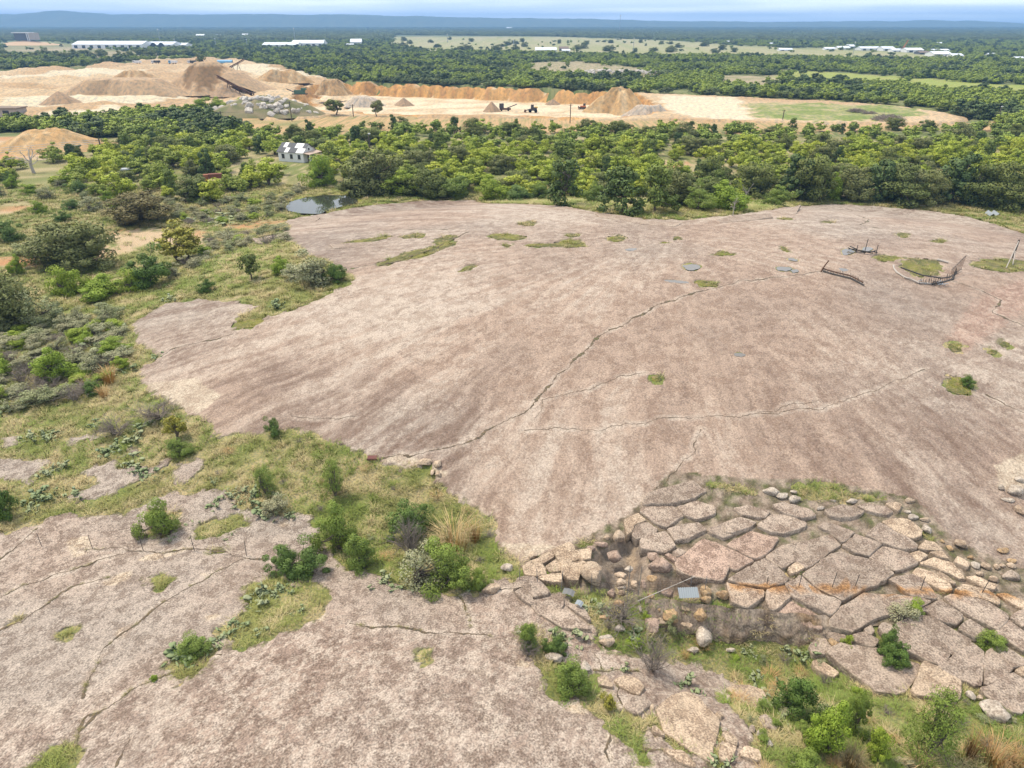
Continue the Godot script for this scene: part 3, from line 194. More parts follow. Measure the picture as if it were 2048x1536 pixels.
const PLANTS := [["russet",-73.88,-135.58,6.33,12.96,"dense round brownish-olive tree left of the pond"],
["oak",-74.22,-108.09,6.50,9.42,"broad grey-green live oak, left half of the pair by the track"],
["oak",-69.36,-107.34,7.67,10.18,"broad grey-green live oak, right half of the pair by the track"],
["yellow",-51.81,-103.97,5.81,9.04,"yellow-green tree with bare trunks standing in dry grass"],
["shrubtree",-35.22,-88.63,2.83,2.58,"small upright leafy tree alone on the grass left of the dome"],
["oak",-65.62,-82.41,7.17,7.83,"dark green tree cut by the left picture edge"],
["greybush",-60.26,-82.03,4.29,4.86,"grey-green bush under the dark tree at the left edge"],
["bright",-64.40,-93.03,4.86,5.19,"light green bush at the left of the thicket below the oaks"],
["bright",-56.65,-89.97,3.00,6.42,"wide light green bush in front of the thicket below the oaks"],
["bright",-53.38,-90.67,3.76,4.34,"yellowish green bush in the thicket below the oaks"],
["dark",-51.09,-91.67,5.19,5.79,"dark green bush at the right of the thicket below the oaks"],
["bright",-77.60,-103.11,2.32,2.05,"small light green sapling left of the oak pair"],
["greybush",-25.40,-85.19,2.83,4.90,"grey-green bush on the tongue of grass by the dome"],
["bright",-31.38,-89.68,1.71,2.46,"light green bush left on the tongue of grass by the dome"],
["dark",-22.39,-84.42,1.92,2.20,"small dark bush at the tip of the grass tongue"],
["greybush",-28.75,-86.49,1.34,3.31,"low grey shrub in the middle of the grass tongue"],
["dark",-40.52,-85.81,1.42,1.72,"small round green shrub in the grass above the left lobe"],
["greybush",-88.81,-143.73,2.24,3.99,"small dense round bush left of the brownish tree"],
["dark",-91.54,-122.11,4.09,5.46,"green bush at the left picture edge behind the track"],
["greybush",-82.07,-113.06,3.10,5.96,"grey-green bush beside the left oak"],
["dark",-21.77,-53.18,1.33,1.10,"small round dark shrub at the upper meadow edge"],
["feather",-14.62,-45.56,3.09,2.39,"feathery upright green bush in the middle of the meadow"],
["feather",-20.42,-45.96,1.81,1.75,"thin dark green bush above the prickly pears of the meadow"],
["shrub",-12.99,-39.80,4.40,3.17,"largest light green shrub at the lower meadow edge"],
["shrub",-10.73,-37.54,3.19,2.75,"green shrub in front of the largest meadow shrub"],
["dark",-7.76,-41.43,2.43,2.48,"dark green shrub left of the orange dry grass"],
["twig",-7.35,-38.83,2.88,2.15,"grey leafless bush among the meadow shrubs"],
["dry",-4.38,-39.88,2.90,3.17,"big clump of orange-brown dry grass in the meadow"],
["dry",-2.83,-40.55,2.10,1.30,"smaller clump of dry grass beside the big orange clump"],
["shrub",-4.01,-35.55,2.58,2.79,"green shrub at the lower right corner of the meadow"],
["greybush",-6.63,-35.65,2.03,2.86,"grey-green brush at the meadow's lower edge"],
["shrub",-2.39,-35.33,1.20,1.18,"small bright shrub next to the slabs at the meadow corner"],
["dark",-16.49,-37.35,1.91,1.66,"green shrub on the fence line, left of the two"],
["dark",-14.69,-36.72,1.82,2.07,"green shrub on the fence line, right of the two"],
["shrub",-27.02,-41.24,2.44,2.32,"solitary green shrub on the bare shelf above the fence"],
["dark",-40.43,-43.59,3.49,2.17,"dark green bush on the shelf at the left picture edge"],
["yellow",-30.95,-53.47,1.92,1.85,"yellow-green shrub between shelf and dome"],
["shrub",-29.79,-51.07,1.20,1.79,"green shrub below the yellow-green shrub"],
["bright",-49.77,-65.89,2.81,3.37,"bright green bush in the grey brush at left"],
["dry",-42.62,-64.26,2.21,2.02,"orange dry grass clump in the brush at left"],
["dry",-45.68,-64.43,1.26,1.39,"small orange dry grass clump left of the bigger one"],
["dry",-42.05,-61.64,1.44,1.24,"low orange grass tuft under the bigger clump"],
["bright",-56.27,-67.72,1.43,1.67,"bright green bush at the left picture edge in the brush"],
["dark",-43.57,-62.51,1.19,1.46,"small green bush under the orange grass"],
["greybush",-18.82,-44.27,1.11,1.82,"low grey bush at the meadow's left edge"],
["twig",-37.31,-54.88,1.45,2.84,"grey leafless brush right of the long grass at left"],
["twig",-34.12,-56.99,1.64,3.39,"grey leafless brush at the dome's left corner"],
["twig",-44.98,-61.36,1.44,2.57,"grey leafless bush under the orange grass at left"],
["dark",16.38,-26.04,2.20,1.85,"dark green shrub, left one of the lower right trio"],
["bright",16.83,-23.14,3.68,2.36,"bright green shrub, biggest of the lower right trio"],
["shrub",19.02,-24.73,3.29,1.45,"dark olive shrub, right one of the lower right trio"],
["bright",19.40,-23.01,1.94,1.18,"small bright shrub right of the lower right trio"],
["feather",22.19,-23.07,4.35,3.21,"wide feathery green bush with pale twigs in the lower right"],
["dry",24.52,-23.02,2.60,0.96,"upright rusty dry grass clump in the lower right corner"],
["dry",25.54,-22.67,1.98,1.86,"wide tan grass clump in the lower right corner"],
["dry",21.45,-22.29,1.06,1.58,"tan grass clump at the bottom edge, right"],
["dry",17.72,-22.29,1.89,1.21,"tan grass clump right below the trio of shrubs"],
["dry",26.66,-22.54,1.81,1.22,"tan grass clump at the right picture edge"],
["shrub",15.19,-21.92,1.25,1.55,"green weeds bush at the bottom edge below the trio"],
["dark",23.95,-29.42,1.30,1.43,"dark green shrub growing in the crack of the lower slabs"],
["dark",23.70,-30.33,1.80,0.95,"dark green shrub climbing the joint of the lower slabs"],
["bright",26.70,-33.22,0.79,1.20,"small bright green shrub on the rusty slab"],
["greybush",25.51,-32.64,0.86,1.65,"grey dead shrub beside the small bright shrub on the slab"],
["shrub",30.21,-30.59,1.01,1.40,"grey-green spiky plant in the joint of the right slabs"],
["bright",21.87,-31.25,0.84,0.58,"small bright plant between slabs above the gully"],
["shrub",1.20,-29.69,1.83,1.24,"green shrub on the shelf strip, upper one"],
["dark",2.56,-29.52,1.04,1.05,"dark round shrub on the shelf strip beside the upper one"],
["twig",1.10,-29.04,1.12,1.34,"grey twiggy shrub under the upper green shrub of the strip"],
["shrub",3.54,-26.21,1.71,1.88,"wide green shrub in the middle of the shelf strip"],
["yellow",5.34,-25.29,0.78,0.78,"small yellow-green tuft on the shelf strip"],
["twig",8.63,-28.96,2.15,2.22,"big grey leafless bush on the gully edge"],
["twig",7.30,-32.64,1.38,2.31,"brown leafless bush in front of the wire fence"],
["greybush",10.69,-33.01,1.06,1.01,"small grey bush left of the pink angular boulder"],
["shrub",-18.97,-28.73,1.09,1.81,"green plant filling the crack below the grassy bowl"],
["bright",-20.70,-26.87,0.39,0.40,"tiny green plant in the long crack of the shelf"],
["dark",43.64,-58.11,0.87,0.96,"dark shrub growing in the mossy pool on the right flank"],
["pear",-19.58,-28.38,0.79,1.80,"prickly pear in the long crack of the shelf"],
["deadtree",46.80,-138.17,4.07,2.21,"bare white dead trunk in front of the thicket"],
["deadtree",35.90,-111.07,2.31,1.30,"small bare dead tree on the ledge behind the dome"],
["deadtree",-126.11,-185.37,6.01,9.23,"grey leafless tree by the orange mound"],
["cedardead",9.49,-125.50,7.28,6.94,"dark cedar with bare white branches at the dome's back edge"],
["cedar",17.98,-113.88,6.53,8.32,"large bright cedar at the dome's back edge, left of a pair"],
["cedar",23.95,-113.78,6.94,7.15,"large dark cedar at the dome's back edge, right of a pair"],
["oak",-32.58,-161.94,10.87,14.60,"largest grey-green tree, beside the pond"],
["shrubtree",-75.25,-311.89,6.76,10.69,"lone dark tree on the near quarry bank, left of two"],
["shrubtree",-57.10,-308.36,6.69,7.19,"lone dark tree on the near quarry bank, right of two"],
["shrubtree",-281.39,-682.97,10.29,11.80,"dark tree among the sand heaps of the quarry"],
["oak",-12.73,-247.31,6.24,8.60,"round dark oak in the mesquite band left of centre"],
["cedar",14.70,-199.96,5.44,8.48,"dark cedar in the middle of the mesquite band"],
["oak",29.20,-122.29,7.06,8.01,"first dark oak at the dome edge between cedar pair and bare trunk"],
["shrub",31.64,-116.85,3.51,5.97,"first green bushy tree at the dome edge between cedar pair and bare trunk"],
["bright",37.08,-119.34,4.76,7.83,"first light green bushy tree at the dome edge between cedar pair and bare trunk"],
["oak",49.16,-168.61,6.97,7.99,"second dark oak at the dome edge between cedar pair and bare trunk"],
["shrub",50.73,-133.76,4.38,6.82,"first green bushy tree at the dome edge behind the dome's right crest"],
["oak",56.65,-159.80,7.34,9.92,"first dark oak at the dome edge behind the dome's right crest"],
["cedar",63.44,-154.71,8.62,8.97,"first dark cedar at the dome edge behind the dome's right crest"],
["oak",67.74,-153.70,9.84,10.03,"second dark oak at the dome edge behind the dome's right crest"],
["bright",71.28,-154.71,5.77,5.60,"first light green bushy tree at the dome edge behind the dome's right crest"],
["oak",75.81,-154.81,8.20,10.09,"third dark oak at the dome edge behind the dome's right crest"],
["cedar",81.17,-153.80,7.54,7.80,"second dark cedar at the dome edge behind the dome's right crest"],
["oak",86.06,-152.88,7.91,12.20,"fourth dark oak at the dome edge behind the dome's right crest"],
["oak",91.07,-151.87,7.26,8.82,"fifth dark oak at the dome edge behind the dome's right crest"],
["cedar",97.13,-151.87,9.13,9.92,"third dark cedar at the dome edge behind the dome's right crest"],
["oak",100.46,-149.15,8.37,9.76,"sixth dark oak at the dome edge behind the dome's right crest"],
["oak",105.32,-148.24,8.94,10.79,"seventh dark oak at the dome edge behind the dome's right crest"],
["oak",109.28,-146.89,9.58,9.63,"eighth dark oak at the dome edge behind the dome's right crest"],
["shrub",43.11,-158.68,5.00,6.88,"second green bushy tree at the dome edge between cedar pair and bare trunk"],
["oak",-18.71,-157.76,6.83,10.26,"first dark oak at the dome edge left of the pair of cedars"],
["bright",-25.84,-159.80,5.37,11.54,"second light green bushy tree at the dome edge left of the pair of cedars"],
["shrub",-13.57,-157.76,5.19,9.12,"first green bushy tree at the dome edge left of the pair of cedars"],
["dark",1.71,-147.13,3.97,6.41,"first low dark green bush at the dome edge left of the pair of cedars"],
["bright",-4.36,-154.20,5.22,7.82,"third light green bushy tree at the dome edge left of the pair of cedars"],
["bright",-46.50,-168.61,8.33,8.48,"first light green bushy tree at the dome edge left of the pair of cedars"],
["shrub",6.23,-153.60,4.12,5.56,"second green bushy tree at the dome edge left of the pair of cedars"],
["shrub",14.95,-132.01,3.66,4.79,"third green bushy tree at the dome edge left of the pair of cedars"]]
const PEARS := [[-35.34,-53.77,1.86],[-36.08,-52.64,1.56],[-36.84,-52.05,1.82],[-35.33,-55.83,1.72],[-43.66,-55.04,1.90],[-45.59,-54.66,1.61],[-33.80,-50.23,1.77],[-40.50,-49.66,1.76],[-38.69,-46.20,1.67],[-39.32,-45.52,1.82],[-36.47,-46.00,1.42],[-39.10,-44.18,1.22],[-24.42,-44.61,1.39],[-20.43,-44.49,1.95],[-18.90,-43.43,1.44],[-23.08,-46.06,1.42],[-21.47,-45.60,1.65],[-31.32,-48.51,1.47],[-25.22,-47.57,0.94],[-17.58,-43.43,1.04],[-32.57,-49.33,1.31],[-9.06,-35.74,1.54],[-8.09,-35.13,1.04],[-17.20,-33.73,1.61],[-16.34,-34.48,1.23],[-15.38,-35.01,1.03],[-17.91,-30.64,1.38],[-17.40,-31.41,1.15],[-18.08,-29.89,1.24],[-15.94,-30.87,0.95],[-13.94,-32.70,0.85],[7.90,-31.49,1.49],[3.55,-30.33,1.63],[2.70,-30.39,0.88],[11.03,-27.85,1.51],[10.13,-28.32,0.92],[15.71,-28.51,1.55],[15.67,-27.02,1.19],[15.83,-29.66,1.15],[16.87,-29.06,0.94],[6.71,-28.54,0.91],[20.25,-31.50,1.45],[19.14,-31.41,1.32],[18.35,-31.95,1.13],[15.22,-25.36,0.85],[15.82,-31.72,1.00],[5.23,-33.54,1.21],[6.00,-32.94,0.99],[-47.85,-77.40,1.47],[-45.80,-70.89,2.87],[-45.53,-68.65,2.24],[-42.16,-66.47,1.96],[-39.67,-68.69,1.23],[-48.85,-73.29,2.12],[-59.71,-81.14,2.19],[-56.48,-136.27,6.01],[-58.44,-133.56,3.94],[-62.54,-136.37,3.01],[-57.29,-104.35,3.17],[-44.92,-84.44,1.71],[-28.33,-78.22,1.83],[-51.26,-60.10,2.03],[-40.60,-56.56,1.16],[-21.74,-40.55,0.76],[24.34,-27.71,0.78],[10.93,-22.60,1.05],[10.36,-21.98,1.03],[-2.56,-35.13,0.83],[-25.26,-42.60,0.79],[-5.30,-34.90,0.69],[-26.00,-40.67,0.77],[-22.26,-44.86,1.06]]
const POSTS_SHELF := [[-35.42,-39.75,1.21],[-31.49,-39.54,1.23],[-27.57,-39.32,1.40],[-23.69,-39.22,1.47],[-19.64,-38.67,1.38]]
const POSTS_SLAB := [[17.63,-35.28,0.65],[19.76,-35.04,1.10],[22.05,-35.04,1.26],[23.67,-35.12,1.04],[28.02,-34.78,1.23],[32.13,-34.62,1.19]]
const POSTS_WIRE := [[0.51,-35.54,1.28],[1.77,-35.34,1.33],[3.35,-34.66,1.84],[5.48,-34.78,1.28],[7.79,-34.18,2.76],[8.64,-34.62,2.28],[12.24,-34.81,1.37],[13.15,-34.58,1.64]]
const POLES := [[-88.34,-291.79,7.45],[-104.04,-260.65,7.08],[-120.17,-208.81,5.17],[-41.94,-210.51,6.32],[-66.69,-306.62,4.89],[22.83,-285.62,6.95],[109.73,-294.96,3.97],[190.68,-285.62,6.05]]
const QUARRY := [-478.0,-610.8,-425.7,-624.1,-379.3,-652.2,-381.2,-784.2,-331.0,-828.6,-261.8,-753.8,-205.9,-667.3,-136.7,-531.7,-106.7,-490.5,-55.5,-474.1,-7.4,-455.0,36.9,-434.0,69.5,-417.9,102.5,-402.9,132.5,-386.2,158.7,-373.2,183.7,-347.4,191.2,-326.8,188.7,-298.2,170.4,-285.6,151.9,-284.1,106.5,-288.7,72.2,-295.0,36.1,-298.2,-5.0,-304.9,-30.5,-308.4,-56.1,-310.1,-79.5,-310.1,-95.1,-298.2,-132.0,-319.2,-159.0,-311.9,-177.0,-284.1,-194.7,-275.4,-223.1,-263.2]
const PIT := [-130.4,-490.5,-105.8,-486.3,-55.0,-470.2,-7.3,-451.4,36.6,-430.7,66.2,-414.8,68.7,-380.9,68.9,-341.0,57.2,-313.7,32.8,-306.6,-5.2,-313.7,-31.3,-317.3,-57.7,-319.2,-81.3,-326.8,-104.8,-363.4,-121.2,-434.0]
const PAN := [[-67.7,-444.9,-7.5,-460.2,41.6,-450.9,44.3,-416.9,-11.7,-387.5,-60.1,-392.2,-79.3,-409.2]]
const SANDWHITE := [[-378.1,-552.2,-363.4,-624.1,-310.8,-645.0,-283.9,-586.0,-330.7,-546.9,-351.8,-512.6],[-275.4,-397.1,-243.5,-388.9,-200.0,-386.2,-189.2,-402.9,-185.6,-434.0,-168.6,-386.2,-187.8,-356.4,-214.0,-347.4,-248.4,-356.4],[-199.6,-301.5,-181.3,-338.9,-171.0,-322.9,-178.8,-287.1],[-251.6,-716.7,-152.0,-563.0,-127.3,-521.9,-148.3,-521.9,-226.2,-624.1,-232.3,-586.0,-251.1,-624.1],[-122.1,-397.1,-104.7,-402.9,-92.4,-363.4,-101.6,-351.9],[80.7,-402.9,119.4,-386.2,96.5,-295.0,77.9,-301.5,69.1,-330.7]]
const MEADOWFAR := [116.9,-361.1,150.3,-358.7,182.6,-345.3,183.7,-321.1,157.4,-295.0,123.7,-291.8,99.6,-301.5]
const FIELDTAN := [-390.4,-2404.8,-187.0,-2312.5,106.5,-2147.6,343.7,-1717.5,382.1,-1276.7,484.5,-1089.2,560.9,-949.1,473.6,-817.0,370.5,-828.6,276.2,-878.2,165.0,-905.3,16.5,-964.7,-85.8,-1050.5,-184.4,-1199.4]
const FIELDGREEN := [[216.0,-604.4,250.8,-610.8,264.4,-568.6,295.8,-521.9,322.4,-462.5,343.7,-414.8,297.4,-356.4,271.2,-386.2,252.8,-427.4,231.6,-455.0,207.7,-486.3,177.7,-503.5],[266.6,-512.6,315.0,-451.4,298.9,-427.4,253.4,-486.3]]
const CLEARING := [[146.2,-552.2,196.0,-568.6,183.1,-490.5,148.9,-427.4,124.7,-434.0],[12.8,-744.2,69.7,-773.8,124.6,-610.8,105.1,-512.6,61.5,-521.9,14.7,-610.8],[-1150.1,-1717.5,-911.9,-1540.7,-453.3,-949.1,-335.7,-840.5,-381.0,-794.8,-544.1,-891.6,-641.1,-949.1]]
const TRACK := [[-192.3,-255.6,-175.7,-263.2,-150.3,-247.3,-133.9,-237.3,-129.1,-225.1,-135.5,-215.8,-141.6,-203.9,-150.5,-196.1],[-134.9,-250.8,-130.2,-263.2,-110.7,-255.6,-125.5,-253.2],[-100.1,-265.8,-88.7,-276.8,-81.8,-263.2,-91.3,-250.8],[29.1,-199.9,45.1,-202.2,52.6,-197.6,40.2,-191.6],[-111.0,-149.1,-107.5,-153.8,-103.3,-145.5,-105.3,-140.4],[-82.7,-106.3,-76.5,-108.1,-67.7,-111.6,-64.6,-117.4,-71.3,-122.1,-72.5,-117.4,-81.2,-114.5,-86.8,-112.5],[-76.7,-125.4,-69.9,-130.7,-57.9,-127.1,-52.5,-115.9,-61.7,-118.9,-70.4,-122.1],[-56.4,-130.7,-46.3,-135.6,-42.6,-133.3,-49.7,-128.2],[-47.6,-109.7,-39.2,-111.9,-38.7,-110.3,-47.0,-108.1]]
const THICKET := [-158.8,-196.1,-138.0,-196.1,-131.0,-205.5,-123.2,-221.3,-124.5,-247.3,-103.5,-250.8,-89.4,-255.6,-49.0,-268.5,-4.4,-265.8,49.9,-260.6,105.0,-263.2,172.0,-268.5,234.3,-276.8,127.7,-142.4,111.6,-150.0,98.8,-155.7,81.9,-155.7,60.4,-155.7,40.5,-148.1,17.2,-151.9,-2.7,-156.7,-26.1,-161.4,-46.5,-168.5,-52.5,-156.2,-64.2,-151.4,-77.4,-153.8,-93.2,-156.2,-121.1,-175.6,-139.3,-169.7]
const SOUTHBAND := [-197.6,-253.2,-175.7,-263.2,-153.8,-263.2,-128.9,-268.5,-113.7,-263.2,-122.5,-295.0,-153.1,-308.4,-172.7,-276.8,-199.4,-255.6]
const BRUSHLEFT := [-78.1,-84.3,-59.5,-81.0,-52.8,-84.3,-45.6,-74.9,-42.6,-67.1,-43.2,-62.5,-49.2,-60.4,-57.7,-57.5]
const BRUSHMID := [-80.7,-153.8,-52.0,-154.7,-50.1,-164.1,-47.7,-140.4,-53.8,-134.4,-62.9,-132.5,-71.3,-140.4]
const BRUSHLOW := [-55.0,-122.1,-38.6,-122.1,-34.6,-107.6,-46.7,-105.1,-47.6,-95.8,-49.5,-91.7,-50.3,-110.3]
const MIDLEFT := [-141.2,-175.6,-121.1,-175.6,-87.4,-153.8,-78.6,-136.3,-90.3,-132.5,-112.6,-136.3]
const POND := [-48.45,-146.78,-48.82,-151.42,-46.70,-155.83,-42.79,-158.32,-38.09,-157.76,-34.45,-153.80,-33.75,-150.86,-35.99,-148.04,-38.79,-143.98,-39.52,-140.63,-43.86,-141.38,-47.14,-143.73]
const RIDGE := [[-8070,67.4],[-6807,74.8],[-5124,89.5],[-4285,96.9],[-4029,111.6],[-3857,126.3],[-3653,111.6],[-3447,100.6],[-2903,100.6],[-2192,96.9],[-1356,96.9],[-854,85.9],[-520,78.5],[-101,71.1],[529,63.7],[1159,48.9],[1790,45.2],[2421,41.5],[3261,45.2],[3511,52.6],[3681,45.2],[3932,48.9],[4103,37.8],[4361,22.9],[5790,26.6],[7047,37.8],[8313,30.3]]
const BUILDINGS := [[-613.1,-1152.8,106.1,9.9,40.0,"long","long white-blue metal shed at left, the widest building",""],
[-547.8,-1175.6,46.4,8.5,40.0,"arch","white metal shed with two dark arched openings",""],
[-532.7,-1199.4,36.2,6.3,30.0,"long","low white shed right of the arched openings",""],
[-365.6,-1199.4,55.2,7.1,30.0,"long","low pale shed with bluish roof beyond the quarry",""],
[-328.8,-1224.1,51.5,9.7,30.0,"long","pale industrial hall right of the low bluish shed",""],
[-273.0,-1334.0,19.3,9.6,12.0,"gable","small white house before the dark woods",""],
[-271.5,-1276.7,11.7,3.4,8.0,"gable","tiny white hut beside the small white house",""],
[-844.6,-2073.5,21.7,6.8,14.0,"gable","white chapel-like house far in the woods",""],
[-854.3,-2227.0,13.1,4.4,10.0,"gable","tiny white house right of the chapel-like house",""],
[-775.8,-2227.0,17.4,5.8,10.0,"gable","little pale house in the far clearing",""],
[45.4,-1014.4,28.1,5.4,18.0,"gable","white farmhouse with wide hipped roof in the tan field",""],
[71.9,-1050.5,12.4,5.5,12.0,"dark","dark barn beside the white farmhouse",""],
[72.2,-1014.4,10.7,2.7,8.0,"gable","low white shed in front of the dark barn",""],
[379.0,-1050.5,18.0,3.5,10.0,"gable","long low house with pale roof at the field edge",""],
[455.8,-1089.2,14.3,3.6,12.0,"gable","white house at the left end of the town sheds",""],
[484.6,-1109.6,17.5,4.4,14.0,"gable","second white building of the town row",""],
[513.8,-1152.8,10.6,5.3,12.0,"long","tall blue-white hall behind the town row",""],
[505.4,-1069.5,28.2,4.9,20.0,"long","long white shed in the town row",""],
[521.5,-1050.5,16.6,5.5,20.0,"long","pale hall left of the orange crane",""],
[515.3,-1014.4,13.4,4.0,14.0,"gable","grey-roofed shed under the orange crane",""],
[529.7,-997.3,22.3,5.3,20.0,"long","big pale hall right of the orange crane",""],
[509.1,-934.1,13.6,3.7,14.0,"dark","dark-fronted shed next to the big pale hall",""],
[492.3,-865.3,20.6,5.7,20.0,"long","large white hall standing nearest in the town",""],
[573.4,-1014.4,22.7,3.3,14.0,"long","white roof behind the nearest hall",""],
[502.2,-852.7,12.4,4.0,12.0,"gable","pale building right of the nearest hall",""],
[765.9,-1364.5,8.1,3.6,10.0,"gable","isolated white house above the town",""],
[557.6,-878.2,8.1,2.9,10.0,"gable","white house in the trees at the right",""],
[527.6,-784.2,9.3,3.1,10.0,"gable","white house with red base at the right edge",""],
[455.9,-1334.0,7.9,2.6,8.0,"gable","tiny white house above the field edge",""],
[413.7,-1465.1,7.7,3.8,8.0,"gable","small white gabled house left above the fields",""],
[-17.9,-4597.9,29.9,9.0,20.0,"gable","white barn on the far plain",""]]
const MASTS := [[493.3,-3528.0,66.6],[-674.8,-1465.1,24.7],[-415.6,-1465.1,26.4],[-617.0,-1396.5,8.2],[-496.1,-1276.7,12.0],[-425.3,-1224.1,11.5],[-294.7,-1199.4,12.0],[151.5,-949.1,19.0],[2.5,-1276.7,9.0],[-126.9,-1501.9,14.9],[401.0,-891.6,15.8]]
const CRANE := [562.6,-1089.2,12.8]
const HEAPS := [[-222.0,-362.1,18.9,5.1,"cone",0.0,"lone dark-tan conical sand pile on the pale yard at left"],
[-210.0,-405.0,62.8,8.2,"mesa",0.0,"long flat-topped sand stockpile in the left quarry yard"],
[-174.7,-427.8,63.6,15.1,"big",0.0,"biggest sand stockpile with dark wet band, centre of the yard"],
[-155.4,-402.8,18.8,5.1,"cone",0.0,"brown sand cone under the long conveyor"],
[-264.2,-521.8,30.9,5.1,"earth",0.0,"eroded brown earth bank behind the stockpiles"],
[-10.8,-388.4,10.5,5.0,"cone",-7.0,"steep brown gravel cone on the pit floor"],
[23.7,-427.9,9.8,2.7,"cone",-7.0,"low brown cone at the middle of the pit floor"],
[46.6,-432.2,5.9,2.5,"cone",-7.0,"small brown cone right on the pit floor"],
[-61.9,-420.7,12.5,3.9,"cone",-7.0,"pale conical sand pile at the left of the pit floor"],
[-84.0,-418.5,22.5,4.7,"rubble",-7.0,"pinkish rubble bank at the left end of the pit"],
[57.3,-388.7,33.7,10.9,"spoil",-7.0,"large orange spoil heap at the right end of the pit"],
[60.4,-324.7,19.7,4.6,"rubble",-2.0,"pale rubble bank below the orange spoil heap"],
[-107.7,-444.5,23.7,7.5,"earth",-3.0,"orange eroded bank beside the green crusher"],
[-151.5,-497.1,35.9,6.9,"earth",0.0,"grey-brown overgrown bank right of the stockpiles"]]
const SITES := {"loader":[10.3,-385.3],"digger":[-5.6,-392.2],"dozer":[38.7,-401.7],"crusher":[-115.6,-402.9],"tank":[-272.6,-716.7],"house":[-61.7,-202.2],"rusty":[-74.4,-174.4],"sheet":[-96.2,-180.7],"junk":[98.8,-140.4],"shed":[-213.2,-308.4],"mound":[-146.1,-215.8],"rubble":[-106.4,-301.5],"rubble2":[76.1,-552.2],"brush1":[152.3,-295.0],"brush2":[152.0,-322.9],"brush3":[154.1,-315.5],"brush4":[-30.1,-221.3],"tower":[-847.0,-1334.0],"shed2":[-640.7,-1089.2],"trucks":[-330.1,-716.7]}
const CONVEYORS := [[[-233.0,-604.4],[-214.4,-604.4],9.0],[[-230.8,-586.0],[-240.9,-586.0],8.0],[[-141.5,-402.9],[-157.9,-400.0],10.0]]
const RING := [49.59,-85.72,48.80,-83.31,49.01,-81.68,50.06,-79.99,51.53,-79.93,53.01,-80.59,55.47,-82.13,57.60,-85.07]
const FLUME := [39.01,-82.41,39.67,-81.69,40.63,-80.97,41.62,-80.35,42.09,-79.29,42.41,-78.33]
const RACK := [46.38,-91.70,46.94,-90.76,47.83,-90.28,48.98,-90.25,49.72,-90.80]
const PANEL := [55.34,-82.73,58.71,-85.96]
const PIPEPOLE := [71.23,-94.26,66.76,-88.91,68.81,-90.64,67.82,-93.55]
const LOGS := [57.50,-89.48,58.47,-88.52]
const REDSHEET := [-12.09,-49.28]
const SHEETS := [11.90,-34.13,3.82,-34.17,4.44,-33.13]
const PIPE := [8.45,-33.81,12.60,-35.37]
const FIELDOAKS := [[146,-1108],[210,-1007],[188,-1020],[-188,-1406],[300,-1092],[347,-1363],[89,-1425],[115,-1203],[-231,-1640],[-24,-1085],[269,-1381],[288,-1383],[187,-1459],[-168,-1150],[-83,-1552],[295,-1007],[-19,-1064],[108,-1152],[-60,-1084],[164,-1011],[318,-1261],[22,-1532],[-142,-1740],[-16,-1240],[-184,-1262],[5,-1424],[260,-1189],[-8,-1311],[247,-1475],[401,-1392],[197,-1047],[-166,-1193],[20,-1240],[-263,-1847],[-72,-1081],[-70,-1177],[266,-991],[9,-1389],[97,-1110],[-118,-1198],[217,-1035],[-145,-1106],[-158,-1488],[131,-1039],[5,-1073],[130,-1354]]
const BANK := [-132.7,-321.1,-96.1,-301.5,-57.1,-315.5,57.2,-301.5,177.7,-295.0,198.0,-295.0,179.6,-265.8,104.0,-260.6,49.2,-256.9,-48.3,-264.5,-88.6,-253.2,-114.6,-279.7]
const PALE := [[-38.42,-63.19,-33.09,-63.31,-31.03,-61.34,-28.91,-59.76,-30.39,-56.93,-33.35,-58.72],[-8.05,-48.11,-11.38,-48.89,-9.77,-49.88,-5.23,-47.41,-6.02,-46.71],[40.59,-47.54,44.75,-49.47,41.41,-43.91,39.51,-44.86],[-0.91,-40.15,3.60,-39.60,1.32,-38.40,-0.52,-39.03],[-34.10,-40.45,-32.59,-41.02,-31.46,-39.45,-32.23,-38.12],[-28.78,-35.92,-27.47,-37.14,-26.90,-36.25,-28.36,-35.58],[-27.97,-38.12,-25.47,-39.24,-24.79,-40.02,-24.42,-39.45,-26.22,-38.12],[-22.54,-36.80,-21.44,-36.83,-21.46,-36.27],[-24.27,-22.09,-23.32,-22.91,-23.15,-22.49,-24.07,-21.78],[-15.70,-36.39,-15.19,-37.14,-15.02,-35.77,-16.11,-36.18],[-19.18,-31.05,-18.36,-32.01,-18.16,-30.42,-18.78,-30.11],[-13.13,-32.38,-12.29,-32.58,-12.23,-31.54,-13.08,-31.42],[-25.16,-31.20,-24.67,-31.96,-24.59,-30.32],[-20.12,-25.28,-19.60,-25.43,-19.77,-24.99],[-20.00,-32.20,-19.17,-32.65,-18.69,-32.01,-19.55,-31.69],[-34.09,-36.88,-33.61,-37.09,-33.46,-36.67],[-18.90,-42.70,-17.65,-42.59,-18.05,-42.12],[2.64,-25.81,3.65,-25.77,4.34,-25.02,3.86,-24.72,3.11,-24.85],[0.18,-28.56,1.16,-28.09,0.91,-27.77,0.26,-28.24],[5.15,-23.61,5.64,-23.48,5.19,-22.31,4.91,-21.54,4.74,-21.54],[2.21,-24.99,2.74,-24.99,2.49,-24.65],[5.60,-22.18,5.97,-22.28,5.83,-21.83]]
